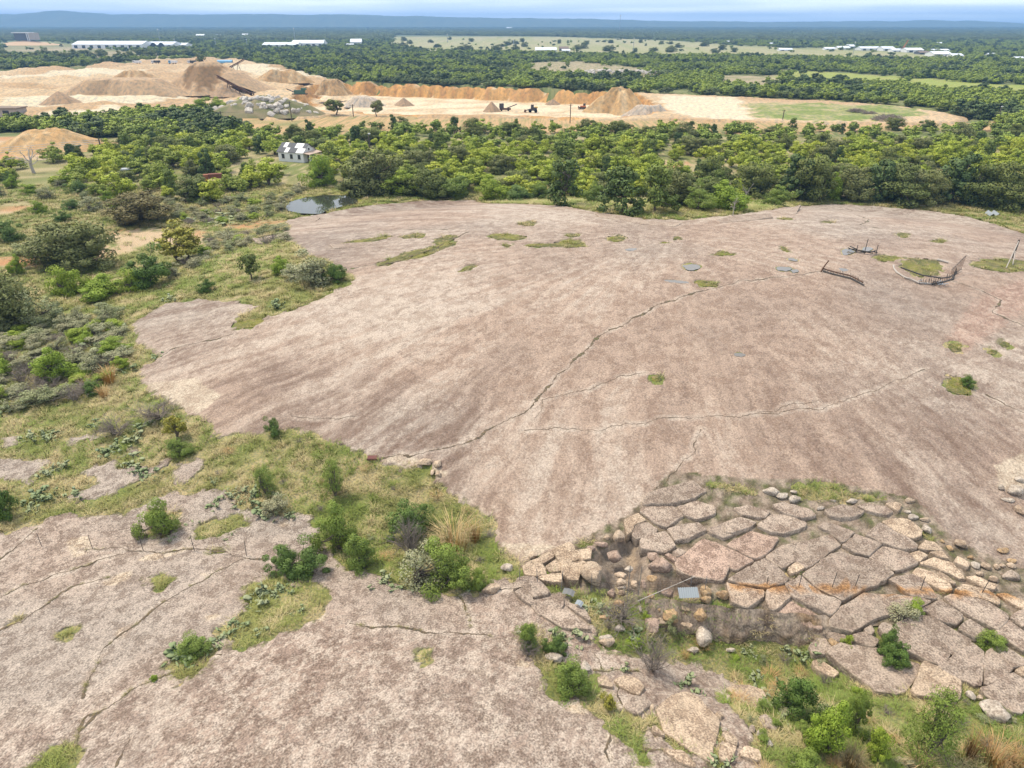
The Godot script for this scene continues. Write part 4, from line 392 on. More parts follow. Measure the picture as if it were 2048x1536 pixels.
const DOME_SLABS := [[13.59,-111.86,18.08,-109.18,20.84,-105.79,19.97,-103.92,14.02,-108.60],[20.62,-105.45,25.81,-103.68,24.44,-101.58,19.47,-103.25],[32.04,-107.49,37.05,-110.91,43.03,-113.93,42.11,-110.16,36.50,-106.55,32.10,-104.85],[44.17,-115.95,53.38,-127.11,48.65,-117.11,43.13,-111.87],[-27.45,-100.84,-20.94,-100.63,-20.87,-98.29,-26.24,-98.34],[-43.65,-132.06,-40.51,-134.87,-38.09,-135.16,-38.00,-127.74,-40.78,-125.89],[-43.73,-113.08,-38.59,-110.50,-37.19,-107.43,-41.55,-109.31]]
const PINK := [54.91,-76.25,60.80,-80.83,67.88,-85.63,61.43,-75.97,52.54,-68.29,46.44,-63.74,45.00,-65.01]
const QUARRYOAKS := [[-516,-774],[-506,-784],[-520,-829],[-547,-892],[-520,-865],[-486,-840],[-494,-878],[-475,-878],[-431,-829],[-412,-817],[-426,-892],[-406,-892],[-390,-878],[-617,-919],[-470,-795],[-437,-892],[-394,-919],[-396,-949],[-344,-892],[-330,-919]]
const MOUNDBUSHES := [[-136.3,-319.2,6.5,"biggest light green bush at the left of the rubble mound",0.3],[-129.0,-322.9,5.0,"second light green bush on the rubble mound",1.0],[-118.0,-322.9,4.0,"small light green bush among the white blocks",2.5],[-153.1,-308.4,4.0,"light green bush by the sand track left of the rubble",-0.1],[-99.2,-308.4,4.0,"light green bush at the right foot of the rubble mound",-0.1]]
const LEDGE := [0.22,-37.61,4.74,-39.84,9.42,-42.40,13.07,-46.51,15.26,-46.16,19.41,-45.56,23.49,-45.56,27.27,-44.79,31.98,-43.59,33.08,-39.53,36.66,-36.98,38.32,-36.13,31.64,-26.56,29.76,-26.42,28.21,-26.87,26.10,-27.46,23.90,-27.16,22.25,-27.87,21.26,-30.14,20.65,-31.36,20.47,-32.32,19.60,-33.08,16.06,-33.64,12.83,-34.32,8.77,-34.59,3.64,-34.80,2.69,-36.44,0.93,-37.06]
const LEDGE_MOSS := [[15.31,-45.89,16.60,-45.26,17.28,-45.15,19.86,-44.63,19.36,-44.15,17.79,-44.36,16.03,-44.85],[22.25,-44.77,23.44,-45.15,25.57,-45.15,27.15,-44.63,29.29,-43.85,29.48,-43.47,27.23,-43.36,24.87,-43.26,23.43,-43.74],[4.57,-39.59,5.52,-40.09,6.87,-40.39,6.00,-39.74,5.24,-39.17],[29.13,-35.93,29.26,-34.64,30.46,-35.00,29.72,-35.12],[19.79,-36.57,20.64,-36.92,20.14,-36.10,19.52,-36.10],[30.47,-39.94,31.66,-40.54,32.19,-39.42,31.67,-39.68],[27.02,-27.84,27.45,-27.94,27.85,-27.41,27.29,-26.64,26.72,-26.75]]
const RECESS := [5.86,-38.38,6.85,-39.32,8.13,-39.94,9.26,-40.09,9.55,-39.36,9.54,-37.49,9.58,-36.57,10.66,-36.21,11.82,-36.33,12.88,-35.97,12.79,-34.79,10.16,-34.60,8.27,-34.25,6.61,-34.18,5.60,-34.99,3.46,-34.88,3.52,-35.78,4.73,-35.66,6.58,-35.42,6.94,-37.57]
const WEEDS := [4.87,-33.32,8.96,-33.45,14.28,-32.29,20.02,-30.84,21.82,-27.02,25.65,-26.69,29.16,-25.56,26.92,-21.74,12.60,-21.25,13.87,-26.28,10.67,-31.21,5.50,-29.96]
const MEADOW := [-27.72,-53.01,-19.31,-52.80,-12.29,-49.15,-6.92,-47.31,-1.72,-42.03,-1.38,-36.52,-7.97,-36.59,-14.47,-42.93,-20.70,-45.12,-25.78,-47.69]

var rng := RandomNumberGenerator.new()
var used := {}
var M := {}
var n_big := FastNoiseLite.new()
var n_mid := FastNoiseLite.new()
var n_fine := FastNoiseLite.new()
var n_cell := FastNoiseLite.new()

# ------------------------------------------------------------------ terrain
func sig(t: float) -> float:
	return 1.0 / (1.0 + exp(-clampf(t, -40.0, 40.0)))

func cliff_line(x: float) -> float:
	return -33.2 + 0.10 * (x - 14.0)

func H(x: float, z: float) -> float:
	var a := (x - 22.0) / 85.0
	var b := (z + 95.0) / 57.0
	var q := 8.0 * (1.0 - a * a - b * b)
	var h := q
	if q <= 16.0:
		h = 0.8 * log(1.0 + exp(maxf(-40.0, q / 0.8)))
	if z > -80.0:
		a = (x + 10.0) / 26.0
		b = (z + 20.0) / 13.0
		h += 2.2 * exp(-(a * a + b * b))
		a = (x + 6.0) / 15.0
		b = (z + 42.0) / 5.5
		h -= 0.7 * exp(-(a * a + b * b))
		a = (x - 15.0) / 9.0
		b = (z + 29.0) / 3.6
		h -= 1.6 * exp(-(a * a + b * b))
		var d := z - cliff_line(x)
		if d > -2.0 and x > 5.0 and x < 30.0:
			var w := sig((x - 9.3) / 0.5) * sig((21.0 - x) / 1.2)
			var e := maxf(d, 0.0) / 5.0
			h -= 1.7 * w * sig(d / 0.22) * exp(-e * e)
	return h

func pts(a: Array) -> PackedVector2Array:
	var o := PackedVector2Array()
	for i in range(0, a.size(), 2):
		o.append(Vector2(a[i], a[i + 1]))
	return o

class Field:
	var x0: float
	var z0: float
	var cell: float
	var w: int
	var h: int
	var d := PackedByteArray()
	func _init(ax0: float, az0: float, ax1: float, az1: float, c: float) -> void:
		x0 = ax0
		z0 = az0
		cell = c
		w = int((ax1 - ax0) / c)
		h = int((az1 - az0) / c)
		d.resize(w * h)
	func fill(p: PackedVector2Array, value: int) -> void:
		var n := p.size()
		var lo := INF
		var hi := -INF
		for q in p:
			lo = minf(lo, q.y)
			hi = maxf(hi, q.y)
		for r in range(maxi(0, int((lo - z0) / cell)), mini(h, int((hi - z0) / cell) + 1)):
			var z := z0 + (r + 0.5) * cell
			var xs: Array[float] = []
			for i in n:
				var a := p[i]
				var b := p[(i + 1) % n]
				if (a.y > z) != (b.y > z):
					xs.append(a.x + (z - a.y) / (b.y - a.y) * (b.x - a.x))
			xs.sort()
			for i in range(0, xs.size() - 1, 2):
				for c in range(clampi(int((xs[i] - x0) / cell + 0.5), 0, w), clampi(int((xs[i + 1] - x0) / cell + 0.5), 0, w)):
					d[r * w + c] = value
	func spot(x: float, z: float, rad: float, value: int) -> void:
		var k := int(rad / cell) + 1
		var cx := int((x - x0) / cell)
		var cz := int((z - z0) / cell)
		for r in range(maxi(0, cz - k), mini(h, cz + k + 1)):
			for c in range(maxi(0, cx - k), mini(w, cx + k + 1)):
				var dx := (c + 0.5) * cell + x0 - x
				var dz := (r + 0.5) * cell + z0 - z
				var v := int(value * clampf(1.6 - 1.6 * sqrt(dx * dx + dz * dz) / rad, 0.0, 1.0))
				if v > d[r * w + c]:
					d[r * w + c] = v
	func soften(times: int) -> void:
		var im := Image.create_from_data(w, h, false, Image.FORMAT_L8, d)
		var f := 1
		for i in times:
			f *= 2
			im.resize(maxi(1, w / f), maxi(1, h / f), Image.INTERPOLATE_BILINEAR)
		im.resize(w, h, Image.INTERPOLATE_CUBIC)
		d = im.get_data()
	func at(x: float, z: float) -> float:
		var fx := (x - x0) / cell - 0.5
		var fz := (z - z0) / cell - 0.5
		var c := int(fx)
		var r := int(fz)
		if c < 0 or r < 0 or c >= w - 1 or r >= h - 1:
			return 0.0
		fx -= c
		fz -= r
		var k := r * w + c
		return (lerpf(lerpf(d[k], d[k + 1], fx), lerpf(d[k + w], d[k + w + 1], fx), fz)) / 255.0

var f_dome: Field
var f_shelf: Field
var f_crack: Field
var f_pool: Field
var f_rec: Field
var f_ledge: Field
var f_pink: Field
var f_pale: Field
var f_moss: Field
var f_pond: Field
var f_track: Field
var pools := []

# ------------------------------------------------------------------ mesh building
class Mb:
	var v := PackedVector3Array()
	var n := PackedVector3Array()
	var c := PackedColorArray()
	var t := PackedInt32Array()
	var col := Color(1, 1, 1)
	func vert(p: Vector3, nn: Vector3, k: Color) -> int:
		v.append(p)
		n.append(nn)
		c.append(k)
		return v.size() - 1
	func tri(p: Vector3, q: Vector3, r: Vector3) -> void:
		var m := (r - p).cross(q - p).normalized()
		var i := v.size()
		for x in [p, q, r]:
			v.append(x)
			n.append(m)
			c.append(col)
		t.append(i)
		t.append(i + 1)
		t.append(i + 2)
	func quad(p: Vector3, q: Vector3, r: Vector3, s: Vector3) -> void:
		tri(p, q, r)
		tri(p, r, s)
	func box(o: Vector3, size: Vector3, b := Basis()) -> void:
		var k := []
		for i in 8:
			k.append(o + b * (Vector3(-1 if i & 1 == 0 else 1, -1 if i & 2 == 0 else 1, -1 if i & 4 == 0 else 1) * size * 0.5))
		for f in [[0, 1, 3, 2], [5, 4, 6, 7], [4, 0, 2, 6], [1, 5, 7, 3], [2, 3, 7, 6], [4, 5, 1, 0]]:
			quad(k[f[3]], k[f[2]], k[f[1]], k[f[0]])
	func tube(path: Array, radii: Array, sides := 5) -> void:
		var base := v.size()
		for i in path.size():
			var d: Vector3 = (path[mini(i + 1, path.size() - 1)] - path[maxi(i - 1, 0)]).normalized()
			var a := d.cross(Vector3(0.31, 0.2, 0.93)).normalized()
			var b := d.cross(a)
			for s in sides:
				var w := TAU * s / sides
				var o := a * cos(w) + b * sin(w)
				v.append(path[i] + o * radii[i])
				n.append(o)
				c.append(col)
		for i in path.size() - 1:
			for s in sides:
				var p := base + i * sides + s
				var q := base + i * sides + (s + 1) % sides
				for x in [p, p + sides, q, q, p + sides, q + sides]:
					t.append(x)
	func leaf(p: Vector3, nn: Vector3, out: Vector3, size: float, r: RandomNumberGenerator, thin := 0.55) -> void:
		if nn.dot(out) < 0.0:
			nn = -nn
		var a := nn.cross(Vector3(r.randf() - 0.5, r.randf() - 0.5, r.randf() - 0.5)).normalized() * size
		var b := nn.cross(a) * thin
		var sh := (nn * 0.55 + out).normalized()
		var i := v.size()
		v.append(p - a)
		v.append(p + b)
		v.append(p + a)
		v.append(p - b)
		for k in 4:
			n.append(sh)
			c.append(col)
		for k in [0, 1, 2, 0, 2, 3]:
			t.append(i + k)
	func mesh() -> ArrayMesh:
		var arr := []
		arr.resize(Mesh.ARRAY_MAX)
		arr[Mesh.ARRAY_VERTEX] = v
		arr[Mesh.ARRAY_NORMAL] = n
		arr[Mesh.ARRAY_COLOR] = c
		arr[Mesh.ARRAY_INDEX] = t
		var m := ArrayMesh.new()
		m.add_surface_from_arrays(Mesh.PRIMITIVE_TRIANGLES, arr)
		return m

func smooth_mesh(mb: Mb, closed := false) -> ArrayMesh:
	# vertex normals from the faces around each vertex
	var nn := PackedVector3Array()
	nn.resize(mb.v.size())
	for i in range(0, mb.t.size(), 3):
		var a := mb.v[mb.t[i]]
		var m := (mb.v[mb.t[i + 2]] - a).cross(mb.v[mb.t[i + 1]] - a)
		nn[mb.t[i]] += m
		nn[mb.t[i + 1]] += m
		nn[mb.t[i + 2]] += m
	var mid := Vector3.ZERO
	for q in mb.v:
		mid += q / mb.v.size()
	var score := 0.0
	for i in nn.size():
		score += nn[i].dot(mb.v[i] - mid) if closed else nn[i].y
	if score < 0.0:     # faces run the wrong way round: turn them over
		for i in range(0, mb.t.size(), 3):
			var k := mb.t[i + 1]
			mb.t[i + 1] = mb.t[i + 2]
			mb.t[i + 2] = k
		for i in nn.size():
			nn[i] = -nn[i]
	for i in nn.size():
		nn[i] = nn[i].normalized()
	mb.n = nn
	return mb.mesh()

func rnd(a: float, b: float) -> float:
	return rng.randf_range(a, b)

func numbered(called: String) -> String:
	if not used.has(called):
		used[called] = 0
		return called
	used[called] += 1
	return "%s_%03d" % [called, used[called]]

func thing(called: String, label: String, category: String, at := Vector3.ZERO, group := "") -> Node3D:
	var o := Node3D.new()
	o.name = numbered(called)
	add_child(o)
	o.position = at
	tag(o, label, category, group)
	return o

func tag(o: Node3D, label: String, category: String, group := "") -> void:
	o.set_meta("label", label)
	o.set_meta("category", category)
	if group != "":
		o.set_meta("group", group)

func part(called: String, mesh: Mesh, m: Material, parent: Node, at := Vector3.ZERO) -> MeshInstance3D:
	var o := MeshInstance3D.new()
	o.name = numbered(called) if parent == self else called
	o.mesh = mesh
	o.material_override = m
	o.position = at
	parent.add_child(o, true)
	return o

func structure(called: String, mesh: Mesh, m: Material) -> MeshInstance3D:
	var o := part(called, mesh, m, self)
	o.set_meta("kind", "structure")
	return o

func lin(r: float, g: float, b: float) -> Color:
	return Color(r, g, b).linear_to_srgb()

func mat(c: Color, rough := 0.85, metal := 0.0) -> StandardMaterial3D:
	var m := StandardMaterial3D.new()
	m.albedo_color = c
	m.roughness = rough
	m.metallic = metal
	return m

func vmat(rough := 0.9) -> StandardMaterial3D:
	var m := mat(Color.WHITE, rough)
	m.vertex_color_use_as_albedo = true
	return m

# ------------------------------------------------------------------ textures
func noise_image(type: int, freq: float, size: int, seed_: int, octaves := 4, ret := -1) -> PackedByteArray:
	var n := FastNoiseLite.new()
	n.seed = seed_
	n.noise_type = type
	n.frequency = freq
	n.fractal_octaves = octaves
	if ret >= 0:
		n.cellular_return_type = ret
		n.fractal_type = FastNoiseLite.FRACTAL_NONE
	var im := n.get_seamless_image(size, size, false, false, 0.12)
	im.convert(Image.FORMAT_L8)
	return im.get_data()

func rock_texture() -> ImageTexture:
	# fine grain of the granite: crystals, pits, crusts of lichen
	var size := 1024
	var a := noise_image(FastNoiseLite.TYPE_SIMPLEX_SMOOTH, 0.03, size, 21, 5)
	var b := noise_image(FastNoiseLite.TYPE_SIMPLEX, 0.16, size, 22, 3)
	var o := PackedByteArray()
	o.resize(size * size * 3)
	for i in size * size:
		var k := 232.0 + (a[i] - 128) * 0.22 + (b[i] - 128) * 0.30
		if b[i] > 176:
			k += 22.0
		elif b[i] + a[i] < 196:
			k -= 34.0
		o[i * 3] = clampi(int(k), 0, 255)
		o[i * 3 + 1] = clampi(int(k - 1.0), 0, 255)
		o[i * 3 + 2] = clampi(int(k - 2.0), 0, 255)
	return ImageTexture.create_from_image(Image.create_from_data(size, size, false, Image.FORMAT_RGB8, o))

func stain_texture(size: int, amount: float) -> ImageTexture:
	# patches with outlines of their own: brown lichen crust, scoured pale flakes, grey weathered skin
	var a := noise_image(FastNoiseLite.TYPE_SIMPLEX_SMOOTH, 0.011, size, 61, 7)
	var b := noise_image(FastNoiseLite.TYPE_SIMPLEX_SMOOTH, 0.032, size, 62, 6)
	var c := noise_image(FastNoiseLite.TYPE_SIMPLEX, 0.11, size, 63, 4)
	var o := PackedByteArray()
	o.resize(size * size * 3)
	for i in size * size:
		var v := a[i] * 0.5 + b[i] * 0.35 + c[i] * 0.15 - 128.0
		var k := 218.0 + (c[i] - 128) * 0.27
		var warm := 0.0
		if v < -11.0:
			var t := minf((-11.0 - v) * 0.16, 1.0)
			k -= 34.0 * t
			warm = 5.0 * t
		elif v > 11.0:
			var t := minf((v - 11.0) * 0.16, 1.0)
			k += 24.0 * t
		if b[i] * 0.45 + c[i] * 0.55 < 98.0:
			k -= 22.0
		elif c[i] > 166 and b[i] > 126:
			k += 17.0
		k = 220.0 + (k - 220.0) * amount
		o[i * 3] = clampi(int(k + warm), 0, 255)
		o[i * 3 + 1] = clampi(int(k), 0, 255)
		o[i * 3 + 2] = clampi(int(k - warm * 0.6), 0, 255)
	return ImageTexture.create_from_image(Image.create_from_data(size, size, false, Image.FORMAT_RGB8, o))

func bump_texture(size: int) -> ImageTexture:
	var n := FastNoiseLite.new()
	n.seed = 77
	n.frequency = 0.03
	n.fractal_octaves = 5
	return ImageTexture.create_from_image(n.get_seamless_image(size, size))

func soil_texture(size: int) -> ImageTexture:
	var a := noise_image(FastNoiseLite.TYPE_SIMPLEX, 0.03, size, 31, 5)
	var b := noise_image(FastNoiseLite.TYPE_SIMPLEX, 0.2, size, 32, 3)
	var o := PackedByteArray()
	o.resize(size * size * 3)
	for i in size * size:
		var k := 226.0 + (a[i] - 128) * 0.35 + (b[i] - 128) * 0.5
		var w := (a[i] - 128) * 0.16
		o[i * 3] = clampi(int(k + w), 0, 255)
		o[i * 3 + 1] = clampi(int(k), 0, 255)
		o[i * 3 + 2] = clampi(int(k - w), 0, 255)
	return ImageTexture.create_from_image(Image.create_from_data(size, size, false, Image.FORMAT_RGB8, o))

func materials() -> void:
	var t1 := rock_texture()
	var t2 := stain_texture(2048, 0.9)
	var bump := bump_texture(512)
	var r := vmat(0.92)
	r.albedo_texture = t1
	r.uv1_triplanar = true
	r.uv1_world_triplanar = true
	r.uv1_scale = Vector3.ONE / 5.1
	r.detail_enabled = true
	r.detail_albedo = t2
	r.detail_blend_mode = BaseMaterial3D.BLEND_MODE_MUL
	r.detail_uv_layer = BaseMaterial3D.DETAIL_UV_2
	r.uv2_triplanar = true
	r.uv2_world_triplanar = true
	r.uv2_scale = Vector3.ONE / 43.0
	r.heightmap_enabled = true
	r.heightmap_texture = bump
	r.heightmap_scale = 5.0
	M.rock = r
	var rd: StandardMaterial3D = r.duplicate()
	rd.detail_albedo = stain_texture(1024, 0.55)
	rd.uv2_scale = Vector3.ONE / 37.0
	M.rock_dome = rd
	var st := soil_texture(512)
	var so := vmat(0.95)
	so.albedo_texture = st
	so.uv1_triplanar = true
	so.uv1_world_triplanar = true
	so.uv1_scale = Vector3.ONE / 5.0
	so.heightmap_enabled = true
	so.heightmap_texture = bump
	so.heightmap_scale = 8.0
	M.soil = so
	var sd: StandardMaterial3D = so.duplicate()
	sd.uv1_scale = Vector3.ONE / 40.0
	M.sand = sd
	M.v = vmat(0.85)
	M.grass = vmat(0.8)
	M.grass.backlight_enabled = true
	M.grass.backlight = lin(0.06, 0.08, 0.02)
	M.wood = mat(lin(0.09, 0.075, 0.06), 0.95)
	M.bark = mat(lin(0.10, 0.082, 0.065), 0.95)
	M.dead = mat(lin(0.36, 0.33, 0.30), 0.9)
	M.twig = mat(lin(0.21, 0.18, 0.155), 0.95)
	M.steel = mat(lin(0.17, 0.175, 0.18), 0.8, 0.2)
	M.galv = mat(lin(0.34, 0.38, 0.42), 0.6, 0.2)
	M.sheet = mat(lin(0.24, 0.275, 0.305), 0.85)
	M.rust = mat(lin(0.10, 0.055, 0.035), 0.9)
	M.iron = mat(lin(0.055, 0.052, 0.05), 0.8)
	M.white = mat(lin(0.66, 0.67, 0.68), 0.7)
	M.roofmetal = mat(lin(0.62, 0.68, 0.76), 0.45)
	M.tar = mat(lin(0.10, 0.105, 0.115), 0.9)
	M.glassdark = mat(lin(0.03, 0.035, 0.04), 0.25)
	M.concrete = mat(lin(0.36, 0.33, 0.30), 0.9)
	M.orangepaint = mat(lin(0.50, 0.16, 0.05), 0.6)
	M.yellowpaint = mat(lin(0.55, 0.36, 0.06), 0.55)
	M.greenpaint = mat(lin(0.05, 0.11, 0.07), 0.7)
	M.bluepaint = mat(lin(0.16, 0.38, 0.60), 0.6)
	M.tyre = mat(lin(0.025, 0.025, 0.026), 0.9)
	M.brownroof = mat(lin(0.17, 0.13, 0.10), 0.9)
	var w := mat(lin(0.035, 0.04, 0.03), 0.04)
	w.metallic_specular = 0.5
	M.water = w
	var pw := mat(lin(0.14, 0.13, 0.115), 0.05)
	M.puddle = pw
	# foliage: [tint list] per kind
	for k in LEAF:
		M["leaf_" + k] = []
		for c in LEAF[k]:
			var m := vmat(0.75)
			m.albedo_color = lin(c[0], c[1], c[2])
			m.backlight_enabled = true
			m.backlight = lin(c[0] * 0.7, c[1] * 0.7, c[2] * 0.5)
			M["leaf_" + k].append(m)

const LEAF := {
	"mesquite": [[0.36, 0.425, 0.042], [0.30, 0.375, 0.04], [0.40, 0.45, 0.048], [0.26, 0.32, 0.05]],
	"oak": [[0.155, 0.185, 0.042], [0.18, 0.20, 0.065], [0.13, 0.165, 0.036]],
	"cedar": [[0.095, 0.145, 0.032], [0.16, 0.215, 0.04], [0.08, 0.13, 0.032]],
	"russet": [[0.15, 0.13, 0.045]],
	"yellow": [[0.29, 0.275, 0.04]],
	"bright": [[0.25, 0.35, 0.035], [0.29, 0.38, 0.04]],
	"shrub": [[0.18, 0.255, 0.045], [0.20, 0.275, 0.045]],
	"dark": [[0.105, 0.18, 0.028], [0.125, 0.20, 0.04]],
	"grey": [[0.30, 0.31, 0.18], [0.34, 0.335, 0.205], [0.265, 0.295, 0.145]],
	"pear": [[0.25, 0.30, 0.155], [0.29, 0.33, 0.18], [0.21, 0.27, 0.13]],
	"dry": [[0.56, 0.37, 0.17], [0.54, 0.42, 0.23]],
}

# ------------------------------------------------------------------ plants (unit size: width 1, height 1, foot at the origin)
var protos := {}

func ball() -> Vector3:
	while true:
		var p := Vector3(rnd(-1, 1), rnd(-1, 1), rnd(-1, 1))
		if p.length_squared() < 1.0:
			return p
	return Vector3.ZERO

func crown(kind: String, clumps: int, leaves: int, size: float, low: float, clump_r: float, thin := 0.55) -> Array:
	# returns [trunk mesh, crown mesh]
	var tb := Mb.new()
	var cb := Mb.new()
	var stems := []
	var ns := 1 if kind in ["oak", "cedar", "shrubtree"] else rng.randi_range(2, 4)
	for s in ns:
		var lean := Vector3(rnd(-0.12, 0.12), 0, rnd(-0.12, 0.12))
		var foot := Vector3(rnd(-0.03, 0.03), -0.04, rnd(-0.03, 0.03))
		var top := foot + lean + Vector3(0, maxf(low, 0.22) + 0.12, 0)
		tb.tube([foot, foot.lerp(top, 0.5) + Vector3(rnd(-0.03, 0.03), 0, rnd(-0.03, 0.03)), top], [0.03, 0.024, 0.018], 6)
		stems.append(top)
	var tree := low > 0.03
	var lobes := []
	for i in (rng.randi_range(7, 10) if kind == "oak" else rng.randi_range(4, 7)):
		var la := rnd(0, TAU)
		var lr := rnd(0.02, 0.34)
		lobes.append([cos(la) * lr, sin(la) * lr, rnd(0.62, 1.0) * (1.0 - lr * 0.55), rnd(0.12, 0.22) if kind != "oak" else rnd(0.16, 0.26)])
	lobes[0][2] = 1.0
	for i in clumps:
		var p: Vector3
		var d := ball()
		if kind == "cedar":
			var hh := pow(rng.randf(), 0.8)
			var rr := (0.40 - 0.26 * hh) * sqrt(rng.randf()) + 0.04
			var aa := rnd(0, TAU)
			p = Vector3(cos(aa) * rr, 0.10 + 0.82 * hh, sin(aa) * rr)
		elif kind == "feather":
			var hh := rng.randf()
			var rr := 0.34 * (1.0 - 0.5 * hh) * sqrt(rng.randf())
			var aa := rnd(0, TAU)
			p = Vector3(cos(aa) * rr, 0.06 + 0.86 * hh, sin(aa) * rr)
		else:
			d = d.normalized() * pow(d.length(), 0.5)
			var lobe: Array = lobes[rng.randi() % lobes.size()]
			var bot: float = low + (0.16 if tree else 0.0) * rnd(0.3, 1.4)
			p = Vector3(lobe[0] + d.x * lobe[3], (bot + lobe[2]) * 0.5 + d.y * (lobe[2] - bot) * 0.5, lobe[1] + d.z * lobe[3])
			p.y -= clump_r * 0.3
		var stem: Vector3 = stems[rng.randi() % stems.size()]
		if i % 2 == 0:
			tb.tube([stem, stem.lerp(p, 0.55) + Vector3(0, -0.03, 0), p], [0.014, 0.009, 0.003], 4)
		var r := clump_r * rnd(0.5, 1.1)
		var shade := rnd(0.78, 1.2)
		for k in leaves:
			var q := ball()
			q = q.normalized() * pow(q.length(), 0.6)
			var out := (q + (p - Vector3(0, 0.4, 0)) * 0.9).normalized()
			var g := shade * rnd(0.72, 1.28)
			cb.col = Color(g * rnd(0.92, 1.1), g, g * rnd(0.8, 1.15))
			var nn := (q + ball() * 1.2 + Vector3(0, 0.35, 0)).normalized()
			cb.leaf(p + Vector3(q.x * r, q.y * r * 0.8, q.z * r), nn, out, size * rnd(0.6, 1.35), rng, thin)
	return [tb.mesh(), cb.mesh()]

func twig_bush(stems: int, depth: int) -> ArrayMesh:
	var b := Mb.new()
	for i in stems:
		var a := rnd(0, TAU)
		var d := Vector3(cos(a) * rnd(0.2, 1.0), rnd(0.9, 1.5), sin(a) * rnd(0.2, 1.0)).normalized()
		grow(b, Vector3(rnd(-0.05, 0.05), 0, rnd(-0.05, 0.05)), d, rnd(0.3, 0.42), 0.013, depth)
	return b.mesh()

func grow(b: Mb, p: Vector3, d: Vector3, l: float, r: float, depth: int) -> void:
	var q := p + d * l
	b.tube([p, p.lerp(q, 0.5) + ball() * l * 0.1, q], [r, r * 0.8, r * 0.55], 3)
	if depth > 0:
		for i in rng.randi_range(2, 3):
			grow(b, p.lerp(q, rnd(0.55, 1.0)), (d + ball() * 0.9).normalized(), l * rnd(0.5, 0.75), r * 0.55, depth - 1)

func dead_tree() -> ArrayMesh:
	var b := Mb.new()
	b.tube([Vector3(0, -0.05, 0), Vector3(0.03, 0.3, 0), Vector3(-0.02, 0.55, 0.02)], [0.045, 0.035, 0.025], 6)
	for i in 7:
		grow(b, Vector3(0, rnd(0.25, 0.55), 0), Vector3(rnd(-1, 1), rnd(0.4, 1.3), rnd(-1, 1)).normalized(), rnd(0.2, 0.34), 0.018, 2)
	return b.mesh()

func grass_clump(blades: int, spread: float, width: float, droop: float) -> ArrayMesh:
	var b := Mb.new()
	for i in blades:
		var a := rnd(0, TAU)
		var o := Vector3(cos(a), 0, sin(a)) * spread * sqrt(rng.randf())
		var dir := (Vector3(cos(a), 0, sin(a)) + ball() * 0.6) * droop
		var h := rnd(0.55, 1.0)
		var side := Vector3(-sin(a), 0, cos(a)) * width
		var m := o + dir * 0.3 * h + Vector3(0, h * 0.65, 0)
		var tip := o + dir * h + Vector3(0, h * rnd(0.8, 1.0), 0)
		var g := rnd(0.7, 1.3)
		b.col = Color(g * rnd(0.9, 1.15), g, g * rnd(0.8, 1.2))
		var up := (Vector3(0, 1, 0) + Vector3(cos(a), 0, sin(a)) * 0.5).normalized()
		var k := b.v.size()
		for p in [o - side, o + side, m - side * 0.7, m + side * 0.7, tip]:
			b.vert(p, up, b.col)
		for x in [0, 2, 1, 1, 2, 3, 2, 4, 3]:
			b.t.append(k + x)
	return b.mesh()

func pear_clump(pads: int) -> ArrayMesh:
	var b := Mb.new()
	var tips := []
	for i in pads:
		var base := Vector3(rnd(-0.36, 0.36), 0, rnd(-0.36, 0.36))
		if tips.size() > 4 and rng.randf() < 0.62:
			base = tips[rng.randi() % tips.size()]
		var up := (Vector3(rnd(-0.8, 0.8), rnd(0.5, 1.3), rnd(-0.8, 0.8))).normalized()
		var nn := up.cross(ball()).normalized()
		var s := rnd(0.10, 0.16)
		var c := base + up * s * 0.8
		tips.append(base + up * s * 1.6)
		var g := rnd(0.75, 1.25)
		b.col = Color(g, g, g * rnd(0.9, 1.2))
		var side := up.cross(nn)
		var k := b.v.size()
		b.vert(c + nn * s * 0.16, nn, b.col)
		b.vert(c - nn * s * 0.16, -nn, b.col)
		for j in 9:
			var a := TAU * j / 9.0
			var o := side * cos(a) * 0.72 + up * sin(a)
			b.vert(c + o * s, (o + nn * 0.01).normalized(), b.col)
		for j in 9:
			var p := k + 2 + j
			var q := k + 2 + (j + 1) % 9
			for x in [k, q, p, k + 1, p, q]:
				b.t.append(x)
	return b.mesh()

func make_protos() -> void:
	var spec := {
		"mesquite": [6, "mesquite", 38, 110, 0.030, 0.06, 0.15], "oak": [3, "oak", 64, 230, 0.019, 0.0, 0.15],
		"cedar": [3, "cedar", 44, 95, 0.030, 0.05, 0.13], "russet": [1, "oak", 64, 220, 0.018, 0.0, 0.14],
		"yellow": [2, "mesquite", 34, 90, 0.026, 0.18, 0.13], "bright": [3, "mesquite", 40, 300, 0.017, -0.05, 0.16],
		"shrub": [4, "mesquite", 42, 320, 0.015, -0.05, 0.15], "dark": [3, "mesquite", 40, 290, 0.018, -0.05, 0.16],
		"greybush": [4, "mesquite", 38, 120, 0.022, -0.1, 0.16], "feather": [3, "feather", 80, 90, 0.017, 0.0, 0.12],
		"shrubtree": [2, "shrubtree", 34, 85, 0.030, 0.2, 0.14],
	}
	for k in spec:
		var s: Array = spec[k]
		protos[k] = []
		for i in s[0]:
			protos[k].append(crown(s[1], s[2], s[3], s[4], s[5], s[6], 0.32 if k == "feather" else 0.55))
	protos["twig"] = [twig_bush(26, 3), twig_bush(22, 3), twig_bush(28, 3)]
	protos["deadtree"] = [dead_tree(), dead_tree(), dead_tree()]
	protos["dry"] = [grass_clump(150, 0.34, 0.008, 0.5), grass_clump(130, 0.36, 0.009, 0.6)]
	protos["pear"] = [pear_clump(46), pear_clump(38), pear_clump(52), pear_clump(30)]

